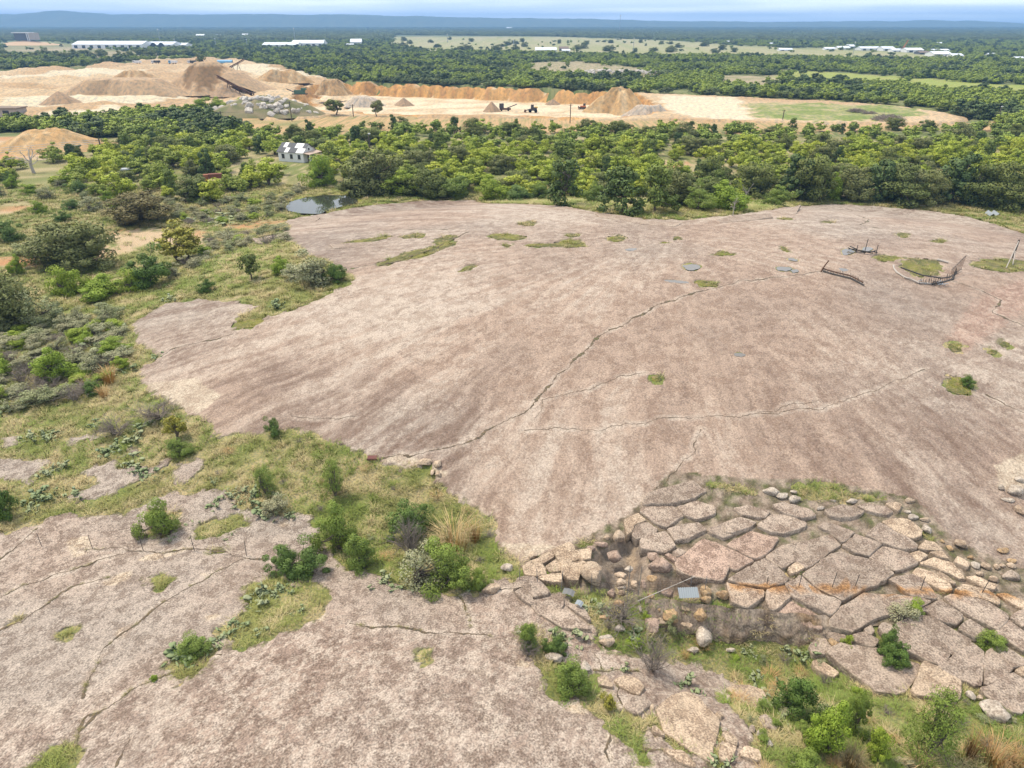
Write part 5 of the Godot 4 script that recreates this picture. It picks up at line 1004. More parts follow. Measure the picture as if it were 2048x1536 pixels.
const TINT := {"mesquite": "mesquite", "oak": "oak", "cedar": "cedar", "russet": "russet", "yellow": "yellow", "bright": "bright", "shrub": "shrub", "dark": "dark", "greybush": "grey", "feather": "shrub", "shrubtree": "oak"}
const PLANT := {"mesquite": ["mesquite_tree", "tree"], "oak": ["oak_tree", "tree"], "cedar": ["cedar_tree", "tree"], "cedardead": ["cedar_tree", "tree"], "russet": ["oak_tree", "tree"], "yellow": ["yellow_green_tree", "tree"], "bright": ["green_bush", "bush"], "shrub": ["green_shrub", "shrub"], "dark": ["dark_shrub", "shrub"], "greybush": ["grey_bush", "bush"], "feather": ["feathery_bush", "bush"], "shrubtree": ["small_tree", "tree"], "twig": ["leafless_bush", "bush"], "deadtree": ["dead_tree", "tree"], "dry": ["dry_grass_clump", "grass"], "pear": ["prickly_pear", "cactus"]}

func plant(kind: String, x: float, z: float, h: float, w: float, label: String, group := "", base := INF) -> void:
	var names: Array = PLANT[kind]
	var y := base if base < INF else (H(x, z) if z > -200.0 else 0.0) - 0.12
	var o := thing(names[0], label, names[1], Vector3(x, y, z), group)
	o.rotation.y = rnd(0, TAU)
	o.scale = Vector3(w, h, w) * (1.0 if kind == "dry" else (1.55 if group == "" and h < 3.0 else (1.3 if kind == "pear" else 1.15)))
	match kind:
		"twig":
			part("branches", protos.twig[rng.randi() % 3], M.twig, o)
		"deadtree":
			part("trunk", protos.deadtree[rng.randi() % 3], M.dead, o)
		"dry":
			part("blades", protos.dry[rng.randi() % 2], M.leaf_dry[rng.randi() % 2], o)
		"pear":
			part("pads", protos.pear[rng.randi() % 4], M.leaf_pear[rng.randi() % 3], o)
		_:
			var k := "cedar" if kind == "cedardead" else kind
			var p: Array = protos[k][rng.randi() % protos[k].size()]
			var tints: Array = M["leaf_" + TINT[k]]
			part("trunk", p[0], M.bark, o)
			part("crown", p[1], tints[rng.randi() % tints.size()], o)
			if kind == "cedardead":
				var d := part("bare_branches", protos.deadtree[1], M.dead, o, Vector3(0.05, 0.35, 0.12))
				d.scale = Vector3(0.9, 0.65, 0.9)

# ------------------------------------------------------------------ rock
func mixc(a: Color, b: Color, t: float) -> Color:
	return a.lerp(b, clampf(t, 0.0, 1.0))

const STONE := Color(0.515, 0.405, 0.33)
const STONE_DARK := Color(0.305, 0.22, 0.175)
const STONE_PALE := Color(0.65, 0.56, 0.475)
const STONE_GREY := Color(0.455, 0.39, 0.335)

func dome_color(x: float, z: float) -> Color:
	var ex := (x - 22.0) / 85.0
	var ez := (z + 95.0) / 57.0
	var r := sqrt(ex * ex + ez * ez)
	# runoff streaks that follow the fall line (across and down the slope in metres), broad stains, patches
	var wob := n_mid.get_noise_2d(x * 0.9, z * 0.9)
	var across := (atan2(ez, ex) + wob * 0.045) * 62.0
	var down := r * 62.0
	var st := n_mid.get_noise_2d(across * 7.0, down * 1.1)
	var st2 := n_fine.get_noise_2d(across * 15.0, down * 2.6)
	var big := n_big.get_noise_2d(x * 1.6, z * 1.6) + n_mid.get_noise_2d(x * 1.3 + 60.0, z * 1.3) * 0.4
	var calm := n_big.get_noise_2d(x * 2.1 + 400.0, z * 2.1)
	var fin := n_fine.get_noise_2d(x * 19.0 + wob * 30.0, z * 19.0)
	var fi2 := n_fine.get_noise_2d(x * 47.0 + 300.0, z * 47.0)
	var flank := smoothstep(0.45, 0.9, r) * clampf(0.75 + calm * 1.5 - ex * 0.25, 0.25, 1.1)
	var c := mixc(Color(0.53, 0.405, 0.32), STONE_GREY, 0.3 + calm * 1.6)
	c = mixc(c, STONE_DARK, 0.06 + 0.32 * flank + (st * 1.0 + st2 * 1.0) * (0.25 + 0.75 * flank) + big * 0.55 + fi2 * 0.15)
	var mottle := clampf(0.45 + calm * 1.4, 0.1, 1.0)
	c = mixc(c, STONE_PALE, smoothstep(-0.02, 0.42, (fin * 0.62 + fi2 * 0.5) * mottle - big * 0.5 - st * 0.35 - st2 * 0.2 + 0.06) * (0.85 - 0.3 * flank))
	if fi2 < -0.33 and st > -0.15:
		c = mixc(c, Color(0.23, 0.165, 0.13), 0.4)
	var pl := f_pale.at(x, z)
	if pl > 0.02:      # freshly flaked cream stone
		c = mixc(c, mixc(Color(0.74, 0.64, 0.50), Color(0.55, 0.45, 0.35), 0.3 + fi2 * 1.5), smoothstep(0.3, 0.7, pl + fin * 0.4) * 0.85)
	var pk := f_pink.at(x, z)
	if pk > 0.02:      # band of fresh pink rubble
		c = mixc(c, mixc(Color(0.62, 0.47, 0.38), Color(0.42, 0.27, 0.21), 0.5 + fi2 * 1.8), smoothstep(0.2, 0.8, pk + fin * 0.5) * 0.8)
	var rec := f_rec.at(x, z)
	if rec > 0.02:     # black water stains in the recess, plus some of its shade painted in
		c = mixc(c, mixc(Color(0.27, 0.225, 0.185), Color(0.50, 0.39, 0.28), 0.25 + st2 * 1.5 + fin), smoothstep(0.1, 0.7, rec + fi2 * 0.3))
	return c

func shelf_color(x: float, z: float) -> Color:
	var big := n_big.get_noise_2d(x * 4.0 + 90, z * 4.0)
	var med := n_mid.get_noise_2d(x * 14.0, z * 14.0)
	var fin := n_fine.get_noise_2d(x * 36.0, z * 36.0)
	var near := smoothstep(-33.0, -27.0, z + x * 0.12 + big * 6.0)
	var c := mixc(STONE_GREY, STONE, 0.25 + big * 1.2 + near * 0.2)
	c = mixc(c, STONE_DARK, 0.03 + near * 0.12 + big * 0.4 + smoothstep(0.08, 0.22, med * 0.7 + fin * 0.6) * (0.12 + 0.30 * near))
	c = mixc(c, STONE_PALE, smoothstep(0.04, 0.2, -med * 0.5 - fin * 0.85 + big * 0.2) * (0.3 + 0.35 * near))
	var pl := f_pale.at(x, z)
	if pl > 0.02:      # cream stone where the weathered skin has flaked off
		c = mixc(c, mixc(Color(0.74, 0.63, 0.49), Color(0.58, 0.45, 0.32), 0.3 + fin * 1.5), smoothstep(0.3, 0.65, pl + med * 0.6) * 0.85)
	return c

func rock_top(x: float, z: float) -> float:
	return H(x, z) + n_mid.get_noise_2d(x * 3.0, z * 3.0) * 0.10 + n_fine.get_noise_2d(x * 14.0, z * 14.0) * 0.022

func rock_sheet(b: Mb, f: Field, dome: bool, x0: float, z0: float, x1: float, z1: float, s: float) -> void:
	var w := int((x1 - x0) / s) + 1
	var h := int((z1 - z0) / s) + 1
	var ys := PackedFloat32Array()
	ys.resize(w * h)
	var ms := PackedFloat32Array()
	ms.resize(w * h)
	for r in h:
		var z := z0 + r * s
		for c in w:
			var x := x0 + c * s
			var k := r * w + c
			var m := f.at(x, z)
			if m > 0.01 and m < 0.99:
				m = f.at(x + n_mid.get_noise_2d(x * 16, z * 16) * 0.9, z + n_mid.get_noise_2d(x * 16 + 500, z * 16) * 0.9)
			ms[k] = m
			if m <= 0.02:
				ys[k] = -99.0
				continue
			var y := rock_top(x, z)
			y -= smoothstep(0.82, 0.22, m) * 0.55
			if dome:
				y -= f_rec.at(x, z) * 1.1
				var pm := f_pool.at(x, z)
				if pm > 0.02:
					for p in pools:
						if absf(x - p.x) < p.z + 1.0 and absf(z - p.y) < p.z + 1.0:
							y = lerpf(y, H(p.x, p.y) - 0.16, smoothstep(0.1, 0.75, pm))
			ys[k] = y
	var index := PackedInt32Array()
	index.resize(w * h)
	index.fill(-1)
	for r in h - 1:
		for c in w - 1:
			var k := r * w + c
			if ms[k] <= 0.03 or ms[k + 1] <= 0.03 or ms[k + w] <= 0.03 or ms[k + w + 1] <= 0.03:
				continue
			for q in [k, k + 1, k + w, k + w + 1]:
				if index[q] < 0:
					var cc: int = q % w
					var rr: int = q / w
					var x := x0 + cc * s
					var z := z0 + rr * s
					var yl := ys[q - 1] if cc > 0 and ys[q - 1] > -90 else ys[q]
					var yr := ys[q + 1] if cc < w - 1 and ys[q + 1] > -90 else ys[q]
					var yu := ys[q - w] if rr > 0 and ys[q - w] > -90 else ys[q]
					var yd := ys[q + w] if rr < h - 1 and ys[q + w] > -90 else ys[q]
					var col := dome_color(x, z) if dome else shelf_color(x, z)
					var m := ms[q]
					# washed pale stone along the grass edges
					var edge := n_fine.get_noise_2d(x * 9.0, z * 9.0)
					col = mixc(col, Color(0.72, 0.60, 0.48), (smoothstep(0.98, 0.7, m) * 0.75 + edge * 0.5) * (1.0 if m < 0.985 else 0.0))
					if m < 0.93 and edge + n_mid.get_noise_2d(x * 22.0, z * 22.0) > 0.04:
						col = mixc(col, mixc(Color(0.20, 0.165, 0.10), Color(0.17, 0.18, 0.06), 0.5 + edge * 2.0), 0.8)
					var cr := f_crack.at(x, z)
					if cr > 0.02:
						col = mixc(col, STONE_PALE, smoothstep(0.0, 0.5, cr) * (0.4 + edge * 0.8))
					if dome and f_ledge.at(x, z) > 0.3:     # soil, moss and crumbled stone between the slabs, darkened to paint in gap shade
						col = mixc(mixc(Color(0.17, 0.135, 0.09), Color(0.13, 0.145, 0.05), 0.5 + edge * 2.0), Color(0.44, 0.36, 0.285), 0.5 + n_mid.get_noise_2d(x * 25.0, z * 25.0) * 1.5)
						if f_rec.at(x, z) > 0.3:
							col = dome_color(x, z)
					index[q] = b.vert(Vector3(x, ys[q], z), Vector3(yl - yr, 2.0 * s, yu - yd).normalized(), col)
			for q in [k, k + 1, k + w, k + 1, k + w + 1, k + w]:
				b.t.append(index[q])

func stone_tone(k: String) -> Color:
	match k:
		"t": return Color(0.66, 0.52, 0.385)
		"p": return Color(0.55, 0.405, 0.325)
		"o": return Color(0.62, 0.43, 0.24)
		"q": return Color(0.85, 0.81, 0.75)
		"w": return Color(0.70, 0.62, 0.53)
		"r": return Color(0.55, 0.435, 0.335)
	return Color(0.50, 0.41, 0.335)

func fence_z(x: float) -> float:
	return -35.05 + 0.03 * (x - 22.0)

func slab_mesh(tone: String, poly: PackedVector2Array, up: float, deep: float) -> ArrayMesh:
	# outline rounded at the corners, then rings from the foot over the rim to the middle
	var p := poly
	if Geometry2D.is_polygon_clockwise(p):
		p.reverse()
	var o := PackedVector2Array()
	var n := p.size()
	var mid := Vector2.ZERO
	for q in p:
		mid += q / n
	for i in n:
		var a := p[i]
		var b := p[(i + 1) % n]
		var l := a.distance_to(b)
		var cut := minf(0.09, l * 0.2) / l
		var steps := maxi(1, int(l * (1.0 - 2.0 * cut) / 0.38))
		for k in steps + 1:
			var q := a.lerp(b, lerpf(cut, 1.0 - cut, float(k) / steps))
			var nn := (b - a).orthogonal().normalized()
			o.append(q + (q - mid).normalized() * 0.07 + nn * n_fine.get_noise_2d(q.x * 40, q.y * 40) * 0.13)
	n = o.size()
	var b := Mb.new()
	var base := stone_tone(tone)
	var tilt := Vector2(rnd(-0.02, 0.02), rnd(-0.02, 0.02))
	var hm := H(mid.x, mid.y)
	var tint := rnd(0.86, 1.12)
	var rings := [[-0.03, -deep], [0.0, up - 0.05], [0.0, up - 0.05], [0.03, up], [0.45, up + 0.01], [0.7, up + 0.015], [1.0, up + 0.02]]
	for ring in rings:
		for i in n:
			var q := o[i]
			var d := mid - q
			var l := d.length()
			var inset: float = ring[0] if ring[0] < 0.4 else l * (ring[0] - 0.4) * 0.75
			q += d / l * minf(inset, l * 0.6)
			var hh := lerpf(H(q.x, q.y), hm, 0.45)
			var y: float = hh + ring[1] + tilt.dot(q - mid)
			if ring[1] > 0.0:
				y += n_fine.get_noise_2d(q.x * 16, q.y * 16) * 0.035
			var med := n_mid.get_noise_2d(q.x * 20, q.y * 20)
			var fin := n_fine.get_noise_2d(q.x * 50, q.y * 50)
			var col := base * tint
			if tone in ["g", "r", "p"]:
				col = mixc(col, STONE_DARK * 1.15, (0.12 if ring[0] > 0.1 else 0.0) + med * 0.5 + fin * 0.5)
				if ring[0] < 0.1 and ring[0] >= 0.0:
					col = mixc(col, Color(0.70, 0.58, 0.465), 0.5 + fin)   # flaked pale rims
			else:
				col = mixc(col, base * 0.72, med + fin * 0.5)
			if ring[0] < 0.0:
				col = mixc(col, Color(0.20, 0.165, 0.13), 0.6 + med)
			var fd := q.y - fence_z(q.x)
			if q.x > 13.5 and q.x < 36.0 and fd > -0.1 and fd < 1.0:   # rust washed down from the fence wire
				var run := 0.75 + n_fine.get_noise_2d(q.x * 60, 3.0) * 0.9
				col = mixc(col, Color(0.50, 0.24, 0.06), smoothstep(1.0, 0.15, fd / maxf(run, 0.2)) * 0.85 + med * 0.3 - 0.1)
			b.vert(Vector3(q.x, y, q.y), Vector3.UP, col)
	for r in rings.size() - 1:
		if r == 1:
			continue
		for i in n:
			var k := r * n + i
			var k2 := r * n + (i + 1) % n
			for x in [k, k2, k + n, k2, k2 + n, k + n]:
				b.t.append(x)
	var last := (rings.size() - 1) * n
	var cc := b.vert(Vector3(mid.x, hm + up + 0.04, mid.y), Vector3.UP, base * tint)
	for i in n:
		for x in [last + i, last + (i + 1) % n, cc]:
			b.t.append(x)
	return smooth_mesh(b)

var boulder_shapes := []

func boulder_shape(seed_: int) -> Mb:
	# a sphere cut by a few planes and roughened: unit radius, flattened foot
	rng.seed = 900 + seed_
	var planes := []
	for i in 15:
		planes.append([ball().normalized(), rnd(0.55, 0.86)])
	var b := Mb.new()
	var rows := 14
	var cols := 24
	for r in rows + 1:
		for c in cols:
			var th := PI * r / rows
			var ph := TAU * c / cols
			var d := Vector3(sin(th) * cos(ph), cos(th), sin(th) * sin(ph))
			var l := 1.0
			var face := d
			for p in planes:
				var k: float = d.dot(p[0])
				if k > 0.01 and p[1] / k < l:
					l = p[1] / k
					face = p[0]
			l *= 1.0 + n_fine.get_noise_3dv(d * 22.0 + Vector3(seed_ * 40, 0, 0)) * 0.10
			b.vert(d * l, face.lerp(d, 0.2).normalized(), Color.WHITE)
	for r in rows:
		for c in cols:
			var k := r * cols + c
			var k2 := r * cols + (c + 1) % cols
			for x in [k, k2, k + cols, k2, k2 + cols, k + cols]:
				b.t.append(x)
	return b

func boulder_mesh(shape: Mb, tone: String, rx: float, ry: float, rz: float) -> ArrayMesh:
	var b := Mb.new()
	var base := stone_tone(tone) * rnd(0.9, 1.08)
	var off := rnd(0, 500)
	for i in shape.v.size():
		var p := shape.v[i]
		var med := n_mid.get_noise_3d(p.x * rx * 22 + off, p.y * 22, p.z * rz * 22)
		var fin := n_fine.get_noise_3d(p.x * rx * 60 + off, p.y * 60, p.z * rz * 60)
		var col := mixc(base, base * 0.6, med * 0.9 + fin * 0.4)
		col = mixc(col, Color(0.62, 0.55, 0.46), fin * 0.9 - 0.05)
		b.vert(Vector3(p.x * rx, p.y * ry, p.z * rz), Vector3.UP, col)
	b.t = shape.t.duplicate()
	var made := smooth_mesh(b, true)
	for i in shape.n.size():
		b.n[i] = (b.n[i] * 0.35 + (shape.n[i] / Vector3(rx, ry, rz)).normalized()).normalized()
	made = b.mesh()
	return made

# ------------------------------------------------------------------ ground
var f_quarry: Field
var f_pit: Field
var zone_sand := []
var zone_pan := []
var zone_meadow: PackedVector2Array
var zone_tan: PackedVector2Array
var zone_bank: PackedVector2Array
var zone_green := []
var zone_clear := []

func inside(list: Array, p: Vector2) -> bool:
	for z in list:
		if Geometry2D.is_point_in_polygon(p, z):
			return true
	return false

func ground_color(x: float, z: float) -> Color:
	var big := n_big.get_noise_2d(x * 3.0, z * 3.0)
	var med := n_mid.get_noise_2d(x * 6.0, z * 6.0)
	var fin := n_fine.get_noise_2d(x * 12.0, z * 12.0)
	var c := mixc(Color(0.20, 0.225, 0.06), Color(0.30, 0.27, 0.12), 0.5 + big * 1.3)
	c = mixc(c, Color(0.45, 0.37, 0.205), smoothstep(-0.05, 0.4, med * 0.8 + fin * 0.5 + big * 0.3))
	c = mixc(c, Color(0.16, 0.20, 0.045), smoothstep(0.05, 0.5, -med + fin * 0.3))
	if z > -330.0 and z < -60.0:
		var t := f_track.at(x + med * 4.0, z + fin * 4.0)
		c = mixc(c, mixc(Color(0.56, 0.42, 0.27), Color(0.50, 0.26, 0.12), 0.3 + big * 2.0 + fin * 0.7), smoothstep(0.25, 0.7, t + fin * 0.25))
	if z > -170.0:
		var pd := f_pond.at(x, z)
		var bank := Vector2((x + 46.0) / 19.0, (z + 154.0) / 12.0).length() + fin * 0.3
		if bank < 1.0:
			c = mixc(c, mixc(Color(0.27, 0.31, 0.045), Color(0.40, 0.36, 0.12), 0.3 + med + fin), smoothstep(1.0, 0.75, bank) * 0.85)
		if pd > 0.0:
			c = mixc(c, Color(0.21, 0.24, 0.035), smoothstep(0.0, 0.25, pd) * 0.8)
			c = mixc(c, Color(0.42, 0.25, 0.10), smoothstep(0.3, 0.5, pd) * 0.7)
	if z > -36.0 and x > 2.0 and x < 36.0:
		c = mixc(c, Color(0.13, 0.15, 0.04), 0.35 + fin)
	if z < -250.0:
		var p := Vector2(x + med * 14.0, z + fin * 14.0)
		var floor_ := mixc(Color(0.12, 0.16, 0.045), Color(0.27, 0.27, 0.11), 0.35 + med + fin)
		c = floor_
		if z > -345.0 and Geometry2D.is_point_in_polygon(p, zone_bank):
			c = mixc(Color(0.56, 0.36, 0.18), Color(0.26, 0.25, 0.09), 0.3 + fin * 2.0)
		elif Geometry2D.is_point_in_polygon(p, zone_tan):
			c = mixc(Color(0.38, 0.35, 0.19), Color(0.31, 0.32, 0.13), 0.5 + big * 2.0 + med)
		elif inside(zone_green, p):
			c = mixc(Color(0.27, 0.34, 0.05), Color(0.35, 0.35, 0.10), 0.4 + med)
		elif inside(zone_clear, p):
			c = mixc(Color(0.42, 0.34, 0.22), Color(0.22, 0.22, 0.09), 0.4 + med + fin)
		if z < -2200.0:
			c = mixc(Color(0.07, 0.105, 0.04), Color(0.15, 0.18, 0.07), 0.4 + med + fin)
	return c

func ground_y(x: float, z: float) -> float:
	var y := -0.12
	if z > -200.0:
		y += H(x, z)
		y += n_fine.get_noise_2d(x * 7.0, z * 7.0) * 0.035
		if z > -50.0:
			y -= f_rec.at(x, z) * 1.25
		if z < -135.0:
			y -= smoothstep(0.25, 0.6, f_pond.at(x, z)) * 0.8
	if z < -260.0:
		y -= 11.0 * smoothstep(0.35, 0.75, f_quarry.at(x, z))
	return y

func sheet(xs: PackedFloat32Array, zs: PackedFloat32Array, hf: Callable, cf: Callable) -> ArrayMesh:
	var b := Mb.new()
	var w := xs.size()
	for z in zs:
		for x in xs:
			b.v.append(Vector3(x, hf.call(x, z), z))
			b.c.append(cf.call(x, z))
	for r in zs.size() - 1:
		for c in w - 1:
			var k := r * w + c
			b.t.append_array(PackedInt32Array([k, k + 1, k + w, k + 1, k + w + 1, k + w]))
	return smooth_mesh(b)

func steps(a: float, b: float, s: float) -> PackedFloat32Array:
	var o := PackedFloat32Array()
	var n := int(round((b - a) / s))
	for i in n:
		o.append(a + i * s)
	return o

func build_ground() -> void:
	var xs := PackedFloat32Array()
	for q in [-12000, -9000, -7000, -5500, -4300, -3400, -2700, -2100, -1650, -1300, -1000, -800, -650]:
		xs.append(q)
	xs.append_array(steps(-560, -84, 7.0))
	xs.append_array(steps(-84, 120, 0.6))
	xs.append_array(steps(120, 500, 7.0))
	for q in [500, 600, 750, 950, 1200, 1500, 1900, 2400, 3000, 3800, 4800, 6000, 8000, 12000]:
		xs.append(q)
	var zs := PackedFloat32Array()
	for q in [-9000, -8000, -7200, -6500, -5800, -5200, -4600, -4100, -3600, -3200, -2850, -2500, -2250, -2000, -1800, -1620, -1460, -1320, -1200, -1100, -1010, -930, -860]:
		zs.append(q)
	zs.append_array(steps(-840, -260, 7.0))
	zs.append_array(steps(-260, -168, 3.0))
	zs.append_array(steps(-168, -12, 0.6))
	for q in [-12, 0, 20, 60, 150]:
		zs.append(q)
	var g := structure("ground", sheet(xs, zs, ground_y, ground_color), M.soil)
	g.set_meta("label", "grassy plain with patches of sandy soil")

func quarry_y(x: float, z: float) -> float:
	var med := n_mid.get_noise_2d(x * 1.6, z * 1.6)
	var y := 0.1 + med * 0.5
	var bench := n_big.get_noise_2d(x * 1.5 + 33.0, z * 2.4) * 5.0
	if x < -90.0:
		y += (floorf(bench) + smoothstep(0.75, 1.0, bench - floorf(bench))) * 0.9
	var m := f_quarry.at(x, z)
	y -= smoothstep(0.6, 0.3, m) * 3.0
	var wob := n_fine.get_noise_2d(x * 3.0, z * 3.0) * 2.5
	y -= 7.2 * smoothstep(0.22, 0.62, f_pit.at(x + wob, z + med * 3.0))
	return y

func quarry_color(x: float, z: float) -> Color:
	var big := n_big.get_noise_2d(x * 0.9, z * 0.9)
	var med := n_mid.get_noise_2d(x * 1.4, z * 1.4)
	var fin := n_fine.get_noise_2d(x * 3.5, z * 3.5)
	var p := Vector2(x + med * 6.0, z + fin * 6.0)
	var c := mixc(Color(0.46, 0.315, 0.175), Color(0.58, 0.44, 0.275), 0.5 + big * 1.4 + fin * 0.6)
	if inside(zone_sand, p) or inside(zone_pan, p):
		c = mixc(Color(0.68, 0.60, 0.44), Color(0.60, 0.49, 0.33), 0.3 + fin)
	elif Geometry2D.is_point_in_polygon(p, zone_meadow):
		c = mixc(Color(0.19, 0.25, 0.045), Color(0.42, 0.36, 0.19), 0.25 + med * 1.6 + fin)
	var pm := f_pit.at(x, z)
	if pm > 0.12 and pm < 0.85:     # the cut face shows layers of red and yellow earth
		var run := n_fine.get_noise_2d(x * 10.0, 5.0)
		c = mixc(c, mixc(Color(0.58, 0.32, 0.10), Color(0.40, 0.20, 0.065), 0.5 + run * 1.4 + fin), 0.9)
	elif pm >= 0.85:
		c = mixc(Color(0.72, 0.60, 0.42), Color(0.55, 0.41, 0.25), 0.3 + med * 1.6 + fin * 0.6)
	return c

func heap(a: Array) -> void:
	var kind: String = a[4]
	var cols := {"cone": Color(0.38, 0.265, 0.165), "mesa": Color(0.47, 0.33, 0.20), "big": Color(0.49, 0.345, 0.21), "earth": Color(0.43, 0.28, 0.14), "rubble": Color(0.50, 0.42, 0.335), "spoil": Color(0.50, 0.325, 0.15)}
	var names := {"cone": "sand_pile", "mesa": "sand_stockpile", "big": "sand_stockpile", "earth": "earth_bank", "rubble": "rubble_bank", "spoil": "spoil_heap"}
	var base: Color = cols[kind]
	var b := Mb.new()
	var rings := 16
	var seg := 56
	var flat: float = {"cone": 0.06, "mesa": 0.55, "big": 0.18, "earth": 0.35, "rubble": 0.4, "spoil": 0.25}[kind]
	var rough: float = {"cone": 0.02, "mesa": 0.04, "big": 0.06, "earth": 0.22, "rubble": 0.2, "spoil": 0.24}[kind]
	var off := rnd(0, 900)
	for r in rings + 1:
		var t := float(r) / rings
		for s in seg:
			var an := TAU * s / seg
			var edge := 1.0 + n_big.get_noise_2d(cos(an) * 70 + off, sin(an) * 70) * 0.5 * (0.3 if kind == "cone" else 1.0)
			var x: float = cos(an) * t * a[2] * 0.5 * edge
			var z: float = sin(an) * t * a[2] * (0.5 if kind == "cone" else 0.36) * edge
			var k := clampf((1.0 - t) / (1.0 - flat), 0.0, 1.0)
			var gully := n_fine.get_noise_2d(an * 160.0 + off, t * 12.0)
			var y: float = a[3] * (k + gully * rough * sin(t * PI) + n_mid.get_noise_2d(x * 3 + off, z * 3) * rough * (1.0 - t))
			if kind == "big":
				y = maxf(y, a[3] * 0.75 * clampf(1.35 - Vector2(x - a[2] * 0.22, z).length() / (a[2] * 0.24), 0.0, 0.9))
			var med := n_mid.get_noise_2d(x * 5 + off, z * 5 + y * 6.0)
			var c := mixc(base, base * 0.66, med + gully * 0.9)
			if kind in ["earth", "spoil"]:
				c = mixc(c, Color(0.66, 0.50, 0.30), med * 1.5 - 0.1)
			if kind == "rubble":
				c = mixc(c, Color(0.62, 0.54, 0.45), gully * 2.0)
			if kind == "big" and absf(x - a[2] * 0.02) < a[2] * 0.16 and z > 0 and t > 0.3 and t < 0.75 + med * 0.5:
				c = Color(0.25, 0.155, 0.075)     # freshly dug damp sand
			b.vert(Vector3(x, y - 0.4 * t, z), Vector3.UP, c)
	for r in rings:
		for s in seg:
			var k := r * seg + s
			var k2 := r * seg + (s + 1) % seg
			for x in [k, k2, k + seg, k2, k2 + seg, k + seg]:
				b.t.append(x)
	var o := part(names[kind], smooth_mesh(b), M.sand, self, Vector3(a[0], a[5], a[1]))
	tag(o, a[6], "heap" if kind != "cone" else "sand pile", "heaps of the quarry")

func build_quarry() -> void:
	structure("quarry_floor", sheet(steps(-560, 270, 2.4), steps(-835, -262, 2.4), quarry_y, quarry_color), M.sand)
	for a in HEAPS:
		heap(a)
	for i in CONVEYORS.size():
		var c: Array = CONVEYORS[i]
		var p := Vector3(c[0][0], 0.4, c[0][1])
		var q := Vector3(c[1][0], c[2], c[1][1])
		var o := thing("conveyor", ["long truss conveyor rising to the right behind the stockpiles", "short dark conveyor beside the quarry tree", "conveyor reaching down over the brown sand cone"][i], "conveyor", p)
		var d := q - p
		var belt := Mb.new()
		belt.tube([Vector3.ZERO, d], [0.42, 0.42], 4)
		part("belt", belt.mesh(), M.rust, o)
		for s in [-1, 1]:
			var rail := Mb.new()
			rail.tube([Vector3(0, -0.9, s * 0.7), d + Vector3(0, -0.9, s * 0.7)], [0.16, 0.16], 4)
			part("rail", rail.mesh(), M.rust, o)
		for t in [0.45, 0.7]:
			var leg := Mb.new()
			var top: Vector3 = d * t
			leg.tube([Vector3(top.x - 1.6, -0.6, top.z), top], [0.2, 0.2], 4)
			leg.tube([Vector3(top.x + 1.6, -0.6, top.z), top], [0.2, 0.2], 4)
			part("leg", leg.mesh(), M.rust, o)
		var drum := Mb.new()
		drum.tube([Vector3(0, 0, -1.1), Vector3(0, 0, 1.1)], [0.8, 0.8], 10)
		part("drum", drum.mesh(), M.rust, o)

func wheel(o: Node3D, p: Vector3, r: float, w: float) -> void:
	var b := Mb.new()
	b.tube([p + Vector3(0, 0, -w / 2), p + Vector3(0, 0, -w / 2), p + Vector3(0, 0, w / 2), p + Vector3(0, 0, w / 2)], [0.02, r, r, 0.02], 14)
	var wh := part("wheel", b.mesh(), M.tyre, o)
	var h := Mb.new()
	h.tube([p + Vector3(0, 0, -w / 2 - 0.03), p + Vector3(0, 0, w / 2 + 0.03)], [r * 0.45, r * 0.45], 10)
	part("hub", h.mesh(), M.rust, wh)

func box_part(called: String, o: Node3D, m: Material, at: Vector3, size: Vector3, b := Basis()) -> void:
	var k := Mb.new()
	k.box(at, size, b)
	part(called, k.mesh(), m, o)

